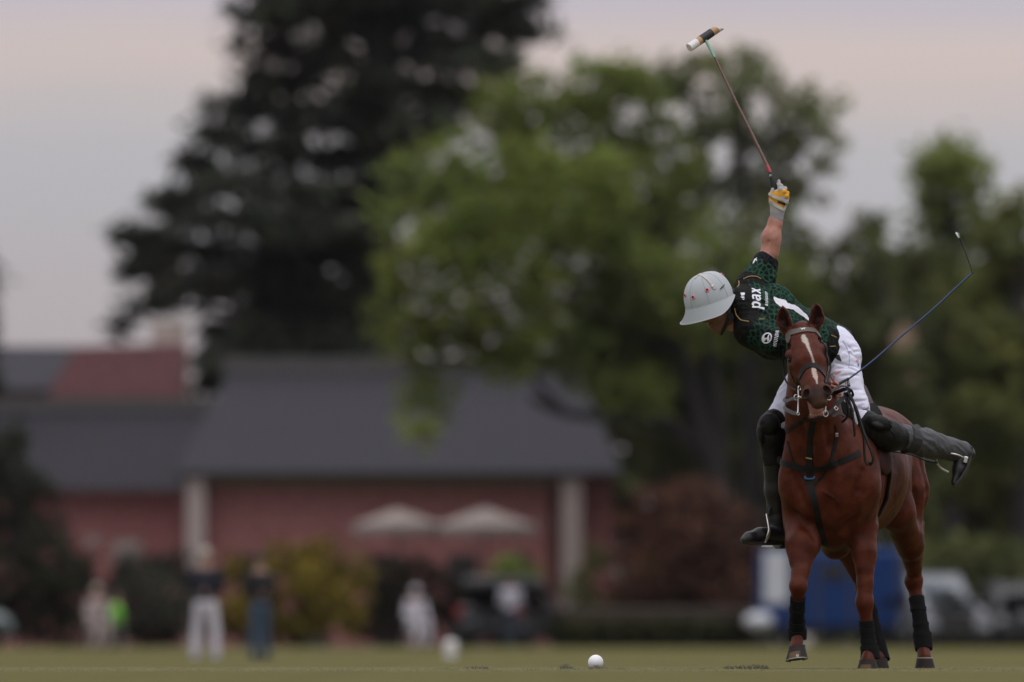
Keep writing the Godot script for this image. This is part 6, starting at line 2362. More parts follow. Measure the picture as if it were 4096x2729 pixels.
	# crest below the collar
	for q in [[[2962, 1172], [2980, 1172], [2978, 1182], [2966, 1184]], [[2962, 1188], [2974, 1186], [2980, 1190], [2970, 1194]], [[2968, 1197], [2979, 1195], [2976, 1200]]]:
		var pts := []
		for k in q:
			pts.append(on_back.call(k[0], k[1]))
		wobj("crest", patch(f, pts, 0.002), M.print_white, j)
	# sleeve marks
	var m0: Vector3 = on_back.call(3018, 1046)
	for q in [[[3030, 1030], [3022, 1040], [3017, 1052], [3011, 1056], [3013, 1048], [3020, 1036]], [[3024, 1036], [3029, 1042], [3026, 1044], [3021, 1040]]]:
		var pts := []
		for k in q:
			pts.append(on_back.call(k[0], k[1]))
		wobj("crest", patch(f, pts, 0.002), M.print_white, j)
	# oval badge and name on the left sleeve
	var oc := Vector2(3068, 1353)
	var ring := []
	for k in 19:
		var a := TAU * k / 18.0
		var e := Vector2(cos(a) * 21.0, sin(a) * 17.0).rotated(-0.9)
		ring.append(f.snap(on_back.call(oc.x + e.x, oc.y + e.y), 0.002))
	var rn := []
	for p: Vector3 in ring:
		rn.append(f.grad(p))
	var rs := Shape.new()
	rs.strap(ring, rn, 0.007, 0.001)
	wobj("badge", rs.commit(), M.print_white, j)
	for q in [[[3055, 1368], [3062, 1362], [3058, 1346], [3062, 1336], [3056, 1340], [3051, 1352]], [[3070, 1368], [3079, 1360], [3076, 1345], [3082, 1336], [3074, 1340], [3069, 1352]], [[3056, 1354], [3074, 1350], [3074, 1356], [3056, 1360]]]:
		var pts := []
		for k in q:
			pts.append(on_back.call(k[0], k[1]))
		wobj("badge", patch(f, pts, 0.002), M.print_white, j)
	var c2: Vector3 = on_back.call(3105, 1353)
	var n2 := f.grad(c2)
	var r2 := (P(3112, 1322, c2.z) - P(3100, 1384, c2.z)).normalized()
	r2 = (r2 - n2 * r2.dot(n2)).normalized()
	wobj("lettering", printed(f, "HYUNDAI", c2, r2, n2.cross(r2).normalized(), 0.020, 0.0, 0.002, 0.8), M.print_white, j)
	# gold piping
	for path in [[[2939, 1233], [2947, 1262], [2966, 1281], [2996, 1287]], [[3036, 1277], [3058, 1277]], [[2949, 1147], [2956, 1124]], [[2974, 1116], [3005, 1105], [3030, 1108], [3044, 1116]], [[3326, 1340], [3346, 1350]], [[3320, 1386], [3342, 1385]]]:
		var pts := []
		for q in path:
			pts.append(on_back.call(q[0], q[1]))
		pts = curve(pts, 6)
		for k in pts.size():
			pts[k] = f.snap(pts[k], 0.001)
		var t := Shape.new()
		t.tube(pts, 0.0026, 0.0026, null, 6)
		wobj("piping", t.commit(), M.gold, j)
	# collar band
	var col := Shape.new()
	var cc := P(2946, 1211, -0.055)
	var ca := (P(2925, 1205, -0.05) - cc).normalized()
	col.torus(cc, ca, 0.066, 0.012, 24, 8)
	wobj("collar", col.commit(), M.print_black, j)

func build_breeches(pelvis: Vector3, hip_l: Vector3, hip_r: Vector3, kn_l: Vector3, kn_r: Vector3) -> void:
	var bb := local_box([pelvis, hip_l, hip_r, kn_l, kn_r], 0.15)
	var f := Field.new(bb[0], bb[1], 0.0066)
	F_breeches = f
	f.cone(P(3325, 1392, -0.36), hip_l, 0.118, 0.108, 0.04)
	f.cone(P(3325, 1392, -0.36), hip_r, 0.125, 0.110, 0.04)
	f.ell(P(3358, 1415, -0.40), Vector3(0.085, 0.105, 0.11), Basis.IDENTITY, 0.05)
	f.cone(hip_l, P(3384, 1520, -0.26), 0.098, 0.088, 0.04)
	f.cone(P(3384, 1520, -0.26), P(3420, 1620, -0.19), 0.088, 0.072, 0.03)
	f.cone(P(3420, 1620, -0.19), kn_l, 0.072, 0.062, 0.03)
	f.cone(hip_r, P(3170, 1600, -0.28), 0.108, 0.085, 0.04)
	f.cone(P(3170, 1600, -0.28), kn_r, 0.085, 0.066, 0.03)
	f.cone(kn_r, P(3122, 1770, -0.2), 0.062, 0.052, 0.03)
	var fn := FastNoiseLite.new()
	fn.seed = 5
	fn.frequency = 1.0
	fn.fractal_octaves = 2
	var th := (kn_l - hip_l).normalized()
	f.relief(func(p: Vector3) -> float:
		var q := p - hip_l
		var t := q.dot(th)
		var s := q - th * t
		# cross creases bunch at the hip and above the knee
		var w := exp(-pow((t - 0.03) / 0.09, 2.0)) + 0.7 * exp(-pow((t - 0.36) / 0.06, 2.0)) + 0.25
		return -0.006 * w * (1.0 - 2.0 * absf(fn.get_noise_3d(t * 20.0 + s.x * 5.0, s.x * 4.0, s.z * 6.0))), 0.02)
	# drawn creases: they fan from the hip and cross the thigh
	for q in [[[3372, 1372], [3400, 1392], [3418, 1412]], [[3352, 1392], [3390, 1408], [3422, 1428]], [[3340, 1452], [3385, 1462], [3432, 1470]], [[3350, 1476], [3395, 1472], [3434, 1488]], [[3362, 1506], [3400, 1500], [3436, 1504]], [[3385, 1566], [3420, 1562], [3446, 1560]], [[3402, 1612], [3430, 1616], [3456, 1610]], [[3408, 1646], [3436, 1650], [3466, 1642]], [[3112, 1622], [3128, 1632], [3140, 1640]]]:
		var ps := on([f], q, -0.2)
		for k in 2:
			f.cone(f.snap(ps[k], 0.003), f.snap(ps[k + 1], 0.003), 0.0055, 0.0055, 0.012, Vector3.ZERO, 1.0, true)
	var cn := FastNoiseLite.new()
	cn.seed = 19
	cn.frequency = 14.0
	var sh := Shape.new()
	f.mesh(sh, func(p: Vector3, n: Vector3) -> Color: return Color(0.70, 0.70, 0.86) * (1.0 + 0.05 * cn.get_noise_3dv(p)))
	var b := wobj("breeches", sh.commit(), M.breeches, rider)
	b.set_meta("label", "white polo breeches with small coloured prints")
	var hit := func(px: float, py: float) -> Vector3: return on([f], [[px, py]], -0.2)[0]
	for g in [[[[3326, 1420], [3359, 1419], [3367, 1447], [3352, 1441]], M.print_black, "patch"], [[[3377, 1519], [3396, 1517], [3403, 1547], [3384, 1549]], M.print_black, "label"], [[[3330, 1492], [3347, 1486], [3363, 1484], [3365, 1489], [3355, 1496], [3342, 1498]], M.pink_print, "print"], [[[3333, 1500], [3341, 1506], [3338, 1521], [3341, 1534], [3336, 1530], [3330, 1512]], M.pink_print, "print"], [[[3320, 1500], [3332, 1493], [3333, 1500], [3322, 1508]], M.green_print, "print"], [[[3424, 1441], [3433, 1438], [3436, 1449], [3428, 1454]], M.pink_print, "print"], [[[3429, 1457], [3436, 1453], [3437, 1466], [3431, 1467]], M.blue_print, "print"]]:
		var pts := []
		for q in g[0]:
			pts.append(hit.call(q[0], q[1]))
		wobj(g[2], patch(f, pts, 0.0015), g[1], b)
	var c0: Vector3 = hit.call(3386, 1533)
	var n0 := f.grad(c0)
	var rt := (P(3388, 1518, c0.z) - P(3393, 1548, c0.z)).normalized()
	rt = (rt - n0 * rt.dot(n0)).normalized()
	wobj("lettering", printed(f, "PRISA", c0, rt, n0.cross(rt).normalized(), 0.010, 0.0, 0.0032), M.print_white, b)
	var c1: Vector3 = hit.call(3396, 1532)
	wobj("lettering", printed(f, "POLO", c1, rt, n0.cross(rt).normalized(), 0.006, 0.0, 0.0032), M.print_white, b)
	# side seam
	var sm := []
	for q in [[3372, 1364], [3392, 1400], [3398, 1430], [3396, 1470]]:
		sm.append(f.snap(hit.call(q[0], q[1]), 0.0004))
	var ss := Shape.new()
	ss.tube(curve(sm, 5), 0.0012, 0.0012, null, 5)
	wobj("seam", ss.commit(), M.blue_print, b)

func build_helmet(seam: Vector3, hf: Vector3, hu: Vector3, hl: Vector3) -> void:
	var root := Node3D.new()
	root.name = "helmet"
	rider.add_child(root)
	root.set_meta("label", "pale grey polo helmet with wide brim and pink vent eyelets")
	var rf := 0.140
	var rl := 0.118
	var rh := 0.158
	# a point of the crown at bearing a (0 in front) and height angle e
	var dome := func(a: float, e: float, off: float) -> Vector3:
		var ce := pow(cos(e), lerpf(0.66, 0.86, 0.5 + 0.5 * cos(a)))
		var back := 1.0 if cos(a) > 0.0 else 1.02
		return seam + hf * (cos(a) * ce * (rf * back + off)) + hl * (sin(a) * ce * (rl + off)) + hu * (pow(sin(e), 0.95) * (rh + off))
	var sh := Shape.new()
	var na := 48
	var ne := 16
	for e in ne + 1:
		for a in na + 1:
			var an := TAU * a / na
			var el := PI * 0.5 * e / ne
			var p: Vector3 = dome.call(an, el, 0.0)
			sh.v.append(p)
			var d := p - seam
			sh.n.append((hf * d.dot(hf) / (rf * rf) + hl * d.dot(hl) / (rl * rl) + hu * (d.dot(hu) / (rh * rh) + 0.0)).normalized())
	for e in ne:
		for a in na:
			var q := e * (na + 1) + a
			sh.i.append_array(PackedInt32Array([q, q + 1, q + na + 2, q, q + na + 2, q + na + 1]))
	wobj("crown", sh.commit(), M.helmet, root)
	# brim: hangs from the seam, deep in front and at the sides, gone at the back; built with thickness
	var br := Shape.new()
	var ring := func(a: float, t: float, off: float) -> Vector3:
		var front := 0.5 + 0.5 * cos(a)
		var dn := 0.004 + 0.068 * pow(smoothstep(0.0, 0.55, front), 0.8)
		var out := 0.004 + 0.050 * front + 0.016 * (1.0 - absf(cos(a)))
		var bend := t * t * 0.8 + t * 0.2
		return seam + hf * (cos(a) * (rf * (1.0 if cos(a) > 0.0 else 1.02) + out * bend + off)) + hl * (sin(a) * (rl + out * bend + off)) - hu * (dn * t)
	for layer in [0.002, -0.003]:
		var s0 := br.v.size()
		for t in 7:
			for a in na + 1:
				var an := TAU * a / na
				br.v.append(ring.call(an, t / 6.0, layer))
				var nn := (hf * cos(an) / rf + hl * sin(an) / rl).normalized() + hu * 0.35
				br.n.append(nn.normalized() * signf(layer))
		for t in 6:
			for a in na:
				var q := s0 + t * (na + 1) + a
				br.i.append_array(PackedInt32Array([q, q + 1, q + na + 2, q, q + na + 2, q + na + 1]))
	wobj("brim", br.commit(), M.helmet, root)
	var edge := Shape.new()
	var ep := []
	for a in na + 1:
		ep.append(ring.call(TAU * a / na, 1.0, -0.0005))
	edge.tube(ep, 0.0034, 0.0034, hu, 6, false)
	wobj("brim_edge", edge.commit(), M.helmet, root)
	# panel seams and the band where brim and crown meet
	for sa in [0.55, 1.35, 2.2, -0.6, -1.6, -2.4]:
		var path := []
		for k in 13:
			path.append(dome.call(sa, PI * 0.5 * k / 12.0 * 0.98, 0.0002))
		var t := Shape.new()
		t.tube(path, 0.0011, 0.0011, null, 5)
		wobj("seam", t.commit(), M.helmet_seam, root)
	var bp := []
	for a in na + 1:
		bp.append(dome.call(TAU * a / na, 0.0, 0.0014))
	var bt := Shape.new()
	bt.tube(bp, 0.0012, 0.0018, hu, 5, false)
	wobj("seam", bt.commit(), M.helmet_seam, root)
	# points of the crown under photo pixels
	var spot := func(px: float, py: float, off: float) -> Array:
		var d := ray(px, py)
		var best := 9.0
		var ba := 0.0
		var be := 0.0
		for stepn in [[0.0, 0.785, PI, 0.785, 40.0], [0, 0, 0.09, 0.05, 12.0], [0, 0, 0.012, 0.007, 8.0]]:
			var a0: float = ba if best < 9.0 else stepn[0]
			var e0: float = be if best < 9.0 else stepn[1]
			var cnt := int(stepn[4])
			for i in cnt + 1:
				for k in cnt + 1:
					var a: float = a0 + (i * 2.0 / cnt - 1.0) * stepn[2]
					var e: float = clampf(e0 + (k * 2.0 / cnt - 1.0) * stepn[3], 0.0, PI * 0.5)
					var q: Vector3 = dome.call(a, e, off)
					var miss := (q - EYE).cross(d).length() - q.z * 0.02
					if miss < best:
						best = miss
						ba = a
						be = e
		var p: Vector3 = dome.call(ba, be, off)
		var q := p - seam
		return [p, (hf * q.dot(hf) / (rf * rf) + hl * q.dot(hl) / (rl * rl) + hu * q.dot(hu) / (rh * rh)).normalized()]
	for e in [[2828, 1160], [2772, 1189], [2893, 1093], [2740, 1181]]:
		var s: Array = spot.call(e[0], e[1], 0.002)
		var t := Shape.new()
		t.torus(s[0], s[1], 0.0088, 0.0034, 18, 6)
		var eo := wobj("vent_eyelet", t.commit(), M.pink, root)
		var hsh := Shape.new()
		hsh.ball(s[0], Vector3(0.0062, 0.0062, 0.0062), Basis.IDENTITY, 10, 6)
		wobj("hole", hsh.commit(), M.dark_hole, eo)
	# strap over the crown with its buckle
	var sp := []
	var sn := []
	for q in [[2800, 1098], [2815, 1105], [2832, 1118], [2846, 1134], [2854, 1146], [2860, 1156]]:
		var s: Array = spot.call(q[0], q[1], 0.003)
		sp.append(s[0])
		sn.append(s[1])
	var st := Shape.new()
	st.strap(sp, sn, 0.015, 0.0018)
	var so := wobj("strap", st.commit(), M.helmet_strap, root)
	sp = []
	sn = []
	for q in [[2781, 1113], [2790, 1103], [2800, 1096], [2807, 1094]]:
		var s: Array = spot.call(q[0], q[1], 0.003)
		sp.append(s[0])
		sn.append(s[1])
	var st2 := Shape.new()
	st2.strap(sp, sn, 0.010, 0.002)
	wobj("keeper", st2.commit(), M.helmet_strap, so)
	var bk: Array = spot.call(2851, 1143, 0.007)
	var bs := Shape.new()
	var bu: Vector3 = (spot.call(2860, 1156, 0.007)[0] - bk[0]).normalized()
	bs.bevel_box(Vector3(-0.009, -0.006, -0.0015), Vector3(0.009, 0.006, 0.0015), 0.001, Transform3D(Basis(bk[1].cross(bu), bu, bk[1]), bk[0]))
	wobj("buckle", bs.commit(), M.silver, so)
	# name on the side
	var nm: Array = spot.call(2890, 1148, 0.004)
	var r2 := (P(2905, 1138, nm[0].z) - P(2879, 1162, nm[0].z)).normalized()
	r2 = (r2 - nm[1] * r2.dot(nm[1])).normalized()
	var tm := TextMesh.new()
	var fo := SystemFont.new()
	fo.font_names = PackedStringArray(["Droid Sans"])
	fo.font_weight = 700
	tm.font = fo
	tm.text = "Polito P"
	tm.font_size = 48
	tm.pixel_size = 0.0125 / 48.0 * 1.0
	tm.depth = 0.002
	var tx := MeshInstance3D.new()
	tx.name = "lettering"
	tx.mesh = tm
	tx.material_override = M.print_dark
	root.add_child(tx, true)
	tx.transform = root_of(root).affine_inverse() * Transform3D(Basis(r2, nm[1].cross(r2), nm[1]), nm[0] + nm[1] * 0.001)

func root_of(n: Node3D) -> Transform3D:
	var t := Transform3D.IDENTITY
	var q := n
	while q and q != self:
		t = q.transform * t
		q = q.get_parent() as Node3D
	return t

func build_glove(wr: Vector3) -> void:
	# right fist closed round the grip, back of the hand to the camera
	var z0 := -0.285
	var fb := local_box([P(3075, 870, z0), P(3165, 715, z0)], 0.05)
	fb[0].z = z0 - 0.08
	fb[1].z = z0 + 0.08
	var f := Field.new(fb[0], fb[1], 0.0034)
	f.cone(P(3108, 872, -0.295), P(3110, 838, -0.29), 0.037, 0.037, 0.012, Vector3(0, 0, 1), 0.85)
	f.cone(P(3111, 838, -0.29), P(3116, 790, -0.283), 0.037, 0.046, 0.02, Vector3(0.1, 0, 1), 0.62)
	f.cone(P(3104, 800, -0.285), P(3128, 785, -0.285), 0.040, 0.040, 0.02, Vector3(0, 0, 1), 0.6)
	# knuckles run from the little finger (right, low) to the index (left, high); fingers close away from the camera round the grip
	var kn := [P(3146, 806, -0.268), P(3146, 786, -0.262), P(3137, 768, -0.262), P(3121, 757, -0.266)]
	for k in 4:
		var a: Vector3 = kn[k]
		var b: Vector3 = a + Vector3(0.006, 0.020, -0.018)
		var c: Vector3 = b + Vector3(-0.020, 0.006, -0.030)
		var d: Vector3 = c + Vector3(-0.026, -0.012, 0.004)
		var r: float = [0.0105, 0.0118, 0.0122, 0.0118][k]
		f.cone(P(3116, 800, -0.28), a, 0.018, r + 0.001, 0.010)
		f.cone(a, b, r, r * 0.97, 0.005).cone(b, c, r * 0.97, r * 0.92, 0.004).cone(c, d, r * 0.92, r * 0.8, 0.004)
	# index stretched up along the grip, thumb on the near side
	f.cone(P(3121, 762, -0.268), P(3117, 742, -0.272), 0.0118, 0.0112, 0.006).cone(P(3117, 742, -0.272), P(3116, 724, -0.28), 0.0112, 0.0088, 0.005)
	f.cone(P(3092, 800, -0.272), P(3086, 778, -0.268), 0.015, 0.0122, 0.008).cone(P(3086, 778, -0.268), P(3091, 758, -0.27), 0.0122, 0.0095, 0.005)
	var sh := Shape.new()
	var wn := FastNoiseLite.new()
	wn.seed = 2
	wn.frequency = 60.0
	f.mesh(sh, func(p: Vector3, n: Vector3) -> Color:
		var c := Color(0.40, 0.375, 0.375)
		var px := MID.x + p.x / S(1.0, p.z)
		var py := 2564.0 - (p.y - EYE.y) / S(1.0, p.z)
		var w := wn.get_noise_3dv(p) * 3.0
		if py + w > 764.0 - (px - 3100.0) * 0.16 and py + w < 822.0 + (px - 3110.0) * 0.35 and n.z > -0.35:
			c = Color(0.62, 0.30, 0.016)
			if px > 3125.0 and py > 786.0 + (px - 3135.0) * 0.4 and py < 806.0 + (px - 3135.0) * 0.4:
				c = Color(0.36, 0.34, 0.35)
			if px > 3112.0 and px < 3142.0 and absf(py - 812.0 - (px - 3125.0) * 0.35) < 5.0:
				c = Color(0.016, 0.020, 0.035)
		if py > 848.0:
			c = Color(0.34, 0.335, 0.36)
		return c * (1.0 + wn.get_noise_3dv(p) * 0.12))
	var g := wobj("glove", sh.commit(), M.glove, rider)
	g.set_meta("label", "white and yellow riding glove closed round the mallet grip")
	var lp: Vector3 = on([f], [[3109, 850]], -0.25)[0]
	var pts := []
	for q in [[3091, 845], [3098, 839], [3119, 846], [3127, 854], [3122, 860], [3099, 855]]:
		pts.append(on([f], [q], -0.255)[0])
	wobj("cuff_label", patch(f, pts, 0.002), M.yellow, g)
	var n0 := f.grad(lp)
	var rt := (P(3122, 855, lp.z) - P(3096, 846, lp.z)).normalized()
	rt = (rt - n0 * rt.dot(n0)).normalized()
	wobj("lettering", printed(f, "ona", lp, rt, n0.cross(rt).normalized(), 0.012, 0.0, 0.0036), M.print_black, g)
	F_glove = f

var F_glove: Field

func build_legs(kn_l: Vector3, kn_r: Vector3, an_l: Vector3, an_r: Vector3) -> void:
	var fn := FastNoiseLite.new()
	fn.seed = 44
	fn.frequency = 1.0
	fn.fractal_octaves = 2
	# ---- left leg, thrown out sideways
	var d := (an_l - kn_l).normalized()
	var gb := local_box([kn_l, an_l], 0.12)
	var g := Field.new(gb[0], gb[1], 0.0062)
	g.cone(P(3590, 1745, -0.26), P(3700, 1772, -0.35), 0.072, 0.074, 0.03)
	g.cone(P(3700, 1772, -0.35), P(3850, 1808, -0.47), 0.074, 0.058, 0.03)
	g.cut(P(3880, 1812, -0.48), Vector3(0.94, -0.25, -0.2), 0.004)
	g.relief(func(p: Vector3) -> float:
		var q := p - kn_l
		var t := q.dot(d)
		var s := q - d * t
		return -0.005 * (1.0 - 2.2 * absf(fn.get_noise_3d(t * 9.0 + s.y * 12.0, s.y * 9.0, s.z * 7.0))) - 0.0025 * fn.get_noise_3d(t * 32.0, s.y * 20.0, s.z * 20.0), 0.02)
	var gs := Shape.new()
	g.mesh(gs)
	var ga := wobj("gaiter", gs.commit(), M.gaiter, rider)
	ga.set_meta("label", "grey wrapped gaiter taped round the outstretched shin")
	for t in [0.30, 0.50]:
		var c0 := kn_l.lerp(an_l, t) + Vector3(0, 0.0, 0)
		var ring := []
		var nr := []
		var u := d.cross(Vector3.UP).normalized()
		var w := d.cross(u).normalized()
		for k in 21:
			var q := c0 + (u * cos(TAU * k / 20.0) + w * sin(TAU * k / 20.0)) * 0.075
			q = g.snap(q, 0.002)
			ring.append(q)
			nr.append(g.grad(q))
		var st := Shape.new()
		st.strap(ring, nr, 0.050 if t < 0.4 else 0.062, 0.0015)
		wobj("tape", st.commit(), M.gaiter_dark, ga)
	# knee guard: stiff leather shell with a raised oval pad
	var kb := local_box([P(3455, 1655, -0.1), P(3610, 1815, -0.25)], 0.10)
	var k := Field.new(kb[0], kb[1], 0.0055)
	k.cone(P(3478, 1712, -0.13), P(3560, 1745, -0.20), 0.082, 0.088, 0.03)
	k.cone(P(3560, 1745, -0.20), P(3598, 1752, -0.25), 0.086, 0.068, 0.02)
	k.ell(P(3516, 1693, -0.065), Vector3(0.075, 0.045, 0.035), Basis(Vector3.BACK, -0.25), 0.012)
	k.cone(P(3455, 1672, -0.15), P(3478, 1678, -0.13), 0.050, 0.046, 0.015)
	k.ell(P(3508, 1704, -0.03), Vector3(0.038, 0.022, 0.020), Basis(Vector3.BACK, -0.2), 0.004)
	k.relief(func(p: Vector3) -> float: return 0.0015 * fn.get_noise_3dv(p * 25.0), 0.02)
	var ks := Shape.new()
	k.mesh(ks)
	var kg := wobj("knee_guard", ks.commit(), M.leather, rider)
	for q in [[[3470, 1660], [3482, 1690], [3478, 1730], [3470, 1765]], [[3556, 1690], [3566, 1720], [3582, 1735], [3588, 1770]]]:
		var ps := on([k], q, -0.1)
		var st := surface_strap([k], ps, 0.022, 0.0018, 6, 0.002)
		wobj("strap", st.commit(), M.leather, kg)
	# boot and foot
	var bb := local_box([P(3830, 1780, -0.45), P(3895, 1955, -0.45)], 0.09)
	var b := Field.new(bb[0], bb[1], 0.0055)
	b.cone(P(3835, 1806, -0.46), P(3866, 1818, -0.47), 0.050, 0.046, 0.015)
	b.cone(P(3852, 1818, -0.465), P(3838, 1880, -0.43), 0.047, 0.042, 0.02)
	b.cone(P(3838, 1880, -0.43), P(3818, 1932, -0.40), 0.042, 0.022, 0.015, Vector3(1, 0.2, 0), 0.8)
	b.cone(P(3876, 1804, -0.47), P(3880, 1815, -0.46), 0.030, 0.030, 0.01)
	var bs := Shape.new()
	b.mesh(bs)
	var bo := wobj("riding_boot", bs.commit(), M.boot, rider)
	var so := Shape.new()
	so.strap(curve([P(3889, 1792, -0.47), P(3884, 1830, -0.455), P(3868, 1875, -0.43), P(3846, 1915, -0.41), P(3816, 1948, -0.395)], 5), rep(Vector3(0.9, -0.35, 0.1).normalized(), 21), [0.05, 0.052, 0.054, 0.056, 0.056, 0.056, 0.058, 0.06, 0.066, 0.070, 0.074, 0.076, 0.076, 0.074, 0.072, 0.068, 0.062, 0.054, 0.044, 0.032, 0.018], 0.006)
	wobj("sole", so.commit(), M.sole, bo)
	# ---- right leg, straight down beside the shoulder
	var rb := local_box([kn_r, an_r, P(2970, 2160, -0.1), P(3140, 2190, -0.32)], 0.08)
	var r := Field.new(rb[0], rb[1], 0.0062)
	r.cone(P(3098, 1840, -0.2), P(3105, 1960, -0.24), 0.064, 0.062, 0.03)
	r.cone(P(3105, 1960, -0.24), P(3108, 2080, -0.27), 0.060, 0.052, 0.03)
	r.cone(P(3108, 2080, -0.27), P(3112, 2135, -0.27), 0.054, 0.050, 0.02)
	r.relief(func(p: Vector3) -> float: return -0.0025 * (1.0 - 2.0 * absf(fn.get_noise_3d(p.x * 9.0, p.y * 24.0, p.z * 9.0))) * clampf((0.95 - p.y) / 0.2, 0.15, 1.0), 0.02)
	r.cone(P(3112, 2138, -0.27), P(3040, 2142, -0.17), 0.046, 0.040, 0.02)
	r.cone(P(3040, 2140, -0.17), P(2996, 2152, -0.12), 0.040, 0.032, 0.02)
	r.cone(P(2996, 2152, -0.12), P(2976, 2160, -0.10), 0.030, 0.020, 0.02)
	r.cone(P(3128, 2140, -0.30), P(3135, 2160, -0.31), 0.036, 0.034, 0.01)
	var rs := Shape.new()
	r.mesh(rs)
	var ro := wobj("riding_boot", rs.commit(), M.boot, rider)
	var rsole := Shape.new()
	rsole.strap(curve([P(3150, 2176, -0.33), P(3100, 2175, -0.26), P(3060, 2174, -0.20), P(3010, 2173, -0.14), P(2964, 2166, -0.09)], 5), rep(Vector3(0.05, -1, 0.05).normalized(), 21), [0.05, 0.056, 0.058, 0.06, 0.06, 0.06, 0.06, 0.062, 0.066, 0.070, 0.074, 0.078, 0.080, 0.080, 0.078, 0.074, 0.068, 0.060, 0.050, 0.038, 0.022], 0.007)
	wobj("sole", rsole.commit(), M.sole, ro)
	var heel := Shape.new()
	heel.bevel_box(Vector3(-0.03, -0.016, -0.028), Vector3(0.03, 0.0, 0.028), 0.004, Transform3D(Basis(Vector3.UP, 0.9), P(3128, 2184, -0.30)))
	wobj("heel", heel.commit(), M.sole, ro)
	var qb := local_box([P(3030, 1650, -0.12), P(3130, 1870, -0.2)], 0.10)
	var q := Field.new(qb[0], qb[1], 0.0055)
	q.cone(P(3086, 1700, -0.15), P(3090, 1745, -0.16), 0.072, 0.074, 0.03)
	q.cone(P(3086, 1740, -0.17), P(3094, 1846, -0.19), 0.072, 0.058, 0.02)
	q.ell(P(3078, 1695, -0.085), Vector3(0.055, 0.060, 0.045), Basis(Vector3.BACK, 0.5), 0.012)
	q.ell(P(3044, 1735, -0.13), Vector3(0.022, 0.062, 0.040), Basis(Vector3.BACK, 0.1), 0.008)
	q.cone(P(3094, 1668, -0.14), P(3110, 1678, -0.16), 0.045, 0.05, 0.015)
	q.cut(P(3094, 1862, -0.19), Vector3(0.1, -1, 0), 0.004)
	q.relief(func(p: Vector3) -> float: return -0.002 * (1.0 - 2.0 * absf(fn.get_noise_3d(p.x * 12.0, p.y * 22.0, p.z * 12.0))), 0.02)
	var qs := Shape.new()
	q.mesh(qs)
	var qo := wobj("knee_guard", qs.commit(), M.leather, rider)
	for e in [[[3052, 1690], [3080, 1700], [3112, 1718]], [[3046, 1780], [3075, 1792], [3110, 1788]], [[3050, 1835], [3080, 1846], [3112, 1842]]]:
		var st := surface_strap([q], on([q], e, -0.1), 0.020, 0.0018, 6, 0.002)
		wobj("strap", st.commit(), M.leather, qo)

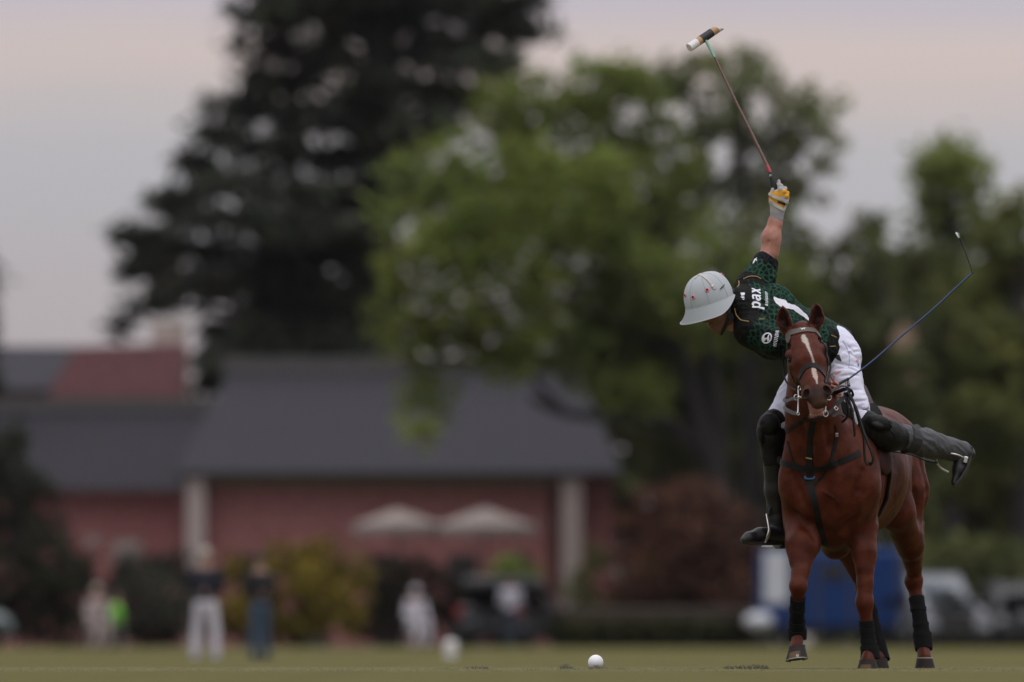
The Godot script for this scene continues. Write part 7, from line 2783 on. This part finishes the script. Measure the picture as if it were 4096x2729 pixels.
# ================================================================ mallet, whip, ball
func build_gear() -> void:
	var grip_top := P(3080, 700, -0.315)
	var fist := P(3106, 790, -0.288)
	var tip := P(2820, 156, -0.85)
	var mt := thing("polo_mallet", "cane polo mallet with wood head banded black and white raised overhead", "mallet", fist)
	# the shaft continues the grip: a single straight line with a slight whip
	var sh := Shape.new()
	sh.tube(curve([P(2860, 230, -0.79), P(2930, 378, -0.64), P(3010, 540, -0.475), P(3070, 664, -0.35)], 6), [0.0068, 0.0068, 0.0070, 0.0070, 0.0071, 0.0072, 0.0073, 0.0074, 0.0075, 0.0077, 0.0078, 0.0080, 0.0082, 0.0084, 0.0086, 0.0088, 0.0090, 0.0092, 0.0094], null, null, 10)
	wobj("shaft", sh.commit(), M.cane, mt)
	var s2 := Shape.new()
	s2.tube([tip, P(2840, 192, -0.82), P(2860, 230, -0.79)], [0.0088, 0.0088, 0.0084], null, null, 10)
	wobj("shaft_sleeve", s2.commit(), M.mint, mt)
	var s3 := Shape.new()
	s3.tube([P(3068, 660, -0.354), P(3082, 692, -0.318)], [0.0100, 0.0104], null, null, 10)
	wobj("tape", s3.commit(), M.red_tape, mt)
	var s3b := Shape.new()
	s3b.ball(P(3082, 703, -0.300), Vector3(0.008, 0.008, 0.004))
	wobj("grip_badge", s3b.commit(), M.mint, mt)
	var s4 := Shape.new()
	s4.tube(curve([P(3081, 690, -0.320), P(3086, 710, -0.305), P(3095, 738, -0.295), P(3102, 765, -0.290), P(3108, 800, -0.290)], 4), [0.0100, 0.0102, 0.0105, 0.011, 0.0115, 0.013, 0.0145, 0.016, 0.017, 0.0172, 0.017, 0.0165, 0.016, 0.016, 0.016, 0.016, 0.016], null, null, 12)
	wobj("grip", s4.commit(), M.rubber, mt)
	# head: a cigar-cut cylinder with painted and taped bands
	var h0 := P(2757, 191, -0.80)
	var h1 := P(2884, 105, -0.92)
	var ax := (h1 - h0).normalized()
	var len := (h1 - h0).length()
	var u := ax.cross(Vector3.UP).normalized()
	var w := u.cross(ax).normalized()
	var bands := [[0.0, 0.25, M.white_paint, "end_band"], [0.25, 0.36, M.wood, "head"], [0.36, 0.70, M.black_tape, "tape"], [0.70, 0.86, M.wood, "head"], [0.86, 1.0, M.white_paint, "end_band"]]
	for b in bands:
		var hs := Shape.new()
		var path := []
		var rr := []
		var rb := []
		var rows := 6
		var s0 := hs.v.size()
		for r in rows + 1:
			var t: float = lerpf(b[0], b[1], float(r) / rows)
			for k in 25:
				var a := TAU * k / 24.0
				var rad := 0.0238 + (0.0006 if b[3] == "tape" else 0.0)
				var off := u * cos(a) * rad + w * sin(a) * rad
				# the far end is cut slantwise from the top down to a chisel edge
				var cutk := clampf((t - 0.80) / 0.2, 0.0, 1.0)
				var down := w * maxf(0.0, sin(a) * rad - lerpf(rad, -rad * 0.8, cutk)) if cutk > 0.0 else Vector3.ZERO
				hs.v.append(h0 + ax * len * t + off - down)
				hs.n.append((off + ax * (0.012 * float(cutk > 0.0 and down.length() > 0.0))).normalized() if down.length() < 0.0005 else (w * 0.8 + ax * 0.6).normalized())
		for r in rows:
			for k in 24:
				var q := s0 + r * 25 + k
				hs.i.append_array(PackedInt32Array([q, q + 1, q + 26, q, q + 26, q + 25]))
		for e in [0, rows]:
			var m := hs.v.size()
			var nn := -ax if e == 0 else ax
			var cen := Vector3.ZERO
			for k in 24:
				cen += hs.v[s0 + e * 25 + k] / 24.0
			hs.v.append(cen)
			hs.n.append(nn)
			for k in 25:
				hs.v.append(hs.v[s0 + e * 25 + k])
				hs.n.append(nn)
			for k in 24:
				hs.i.append_array(PackedInt32Array([m, m + 1 + k, m + 2 + k]))
		wobj(b[3], hs.commit(), b[2], mt)
	# sling wound round the hand
	for q in [[[3078, 775, -0.262], [3088, 781, -0.240], [3115, 795, -0.225], [3140, 806, -0.228], [3156, 818, -0.250], [3160, 830, -0.27], [3150, 842, -0.255]], [[3077, 800, -0.262], [3090, 815, -0.240], [3115, 828, -0.232], [3138, 838, -0.238], [3150, 842, -0.252]]]:
		var pts := []
		for k in q:
			pts.append(P(k[0], k[1], k[2]))
		pts = curve(pts, 6)
		for k in pts.size():
			pts[k] = F_glove.snap(pts[k], 0.004)
		var nr := []
		for p: Vector3 in pts:
			nr.append(F_glove.grad(p))
		var ts := Shape.new()
		ts.strap(pts, nr, 0.017, 0.0015)
		wobj("sling", ts.commit(), M.thong, mt)

	var wh := thing("riding_whip", "long blue riding whip with white lash tip held behind the horse head", "whip", P(3335, 1548, 0.2))
	var w1 := Shape.new()
	w1.tube(curve([P(3395, 1516, 0.16), P(3480, 1453, 0.10), P(3600, 1350, 0.0), P(3740, 1230, -0.1), P(3830, 1146, -0.16), P(3889, 1092, -0.2)], 6), 0.0052, null, null, 8)
	wobj("shaft", w1.commit(), M.whip_blue, wh)
	var w2 := Shape.new()
	w2.tube([P(3328, 1552, 0.2), P(3395, 1515, 0.16)], [0.0085, 0.0075], null, null, 8)
	wobj("handle", w2.commit(), M.rubber, wh)
	var w3 := Shape.new()
	w3.tube(curve([P(3889, 1092, -0.2), P(3882, 1064, -0.21), P(3862, 1010, -0.23), P(3842, 960, -0.24), P(3838, 950, -0.24)], 5), 0.0034, null, null, 6)
	w3.ball(P(3890, 1091, -0.2), Vector3(0.0065, 0.0065, 0.0065))
	wobj("lash", w3.commit(), M.rubber, wh)
	var w4 := Shape.new()
	w4.strap([P(3838, 952, -0.24), P(3833, 942, -0.24), P(3824, 930, -0.24)], rep(Vector3(0.5, 0.2, 0.8), 3), [0.008, 0.016, 0.010], 0.0015)
	wobj("popper", w4.commit(), M.white_paint, wh)
	var w5 := Shape.new()
	w5.strap([P(3840, 950, -0.235), P(3836, 940, -0.235), P(3834, 930, -0.235)], rep(Vector3(-0.4, 0.2, 0.9), 3), [0.004, 0.007, 0.004], 0.0012)
	wobj("popper", w5.commit(), M.mint, wh)

	var ball := thing("polo_ball", "white polo ball lying in the short grass ahead of the horse", "ball", G(2383, 0.0))
	var bs := Shape.new()
	bs.ball(Vector3(0, 0.040, 0), Vector3.ONE * 0.0425, Basis.IDENTITY, 40, 24)
	obj("ball", bs.commit(), M.ball, ball)
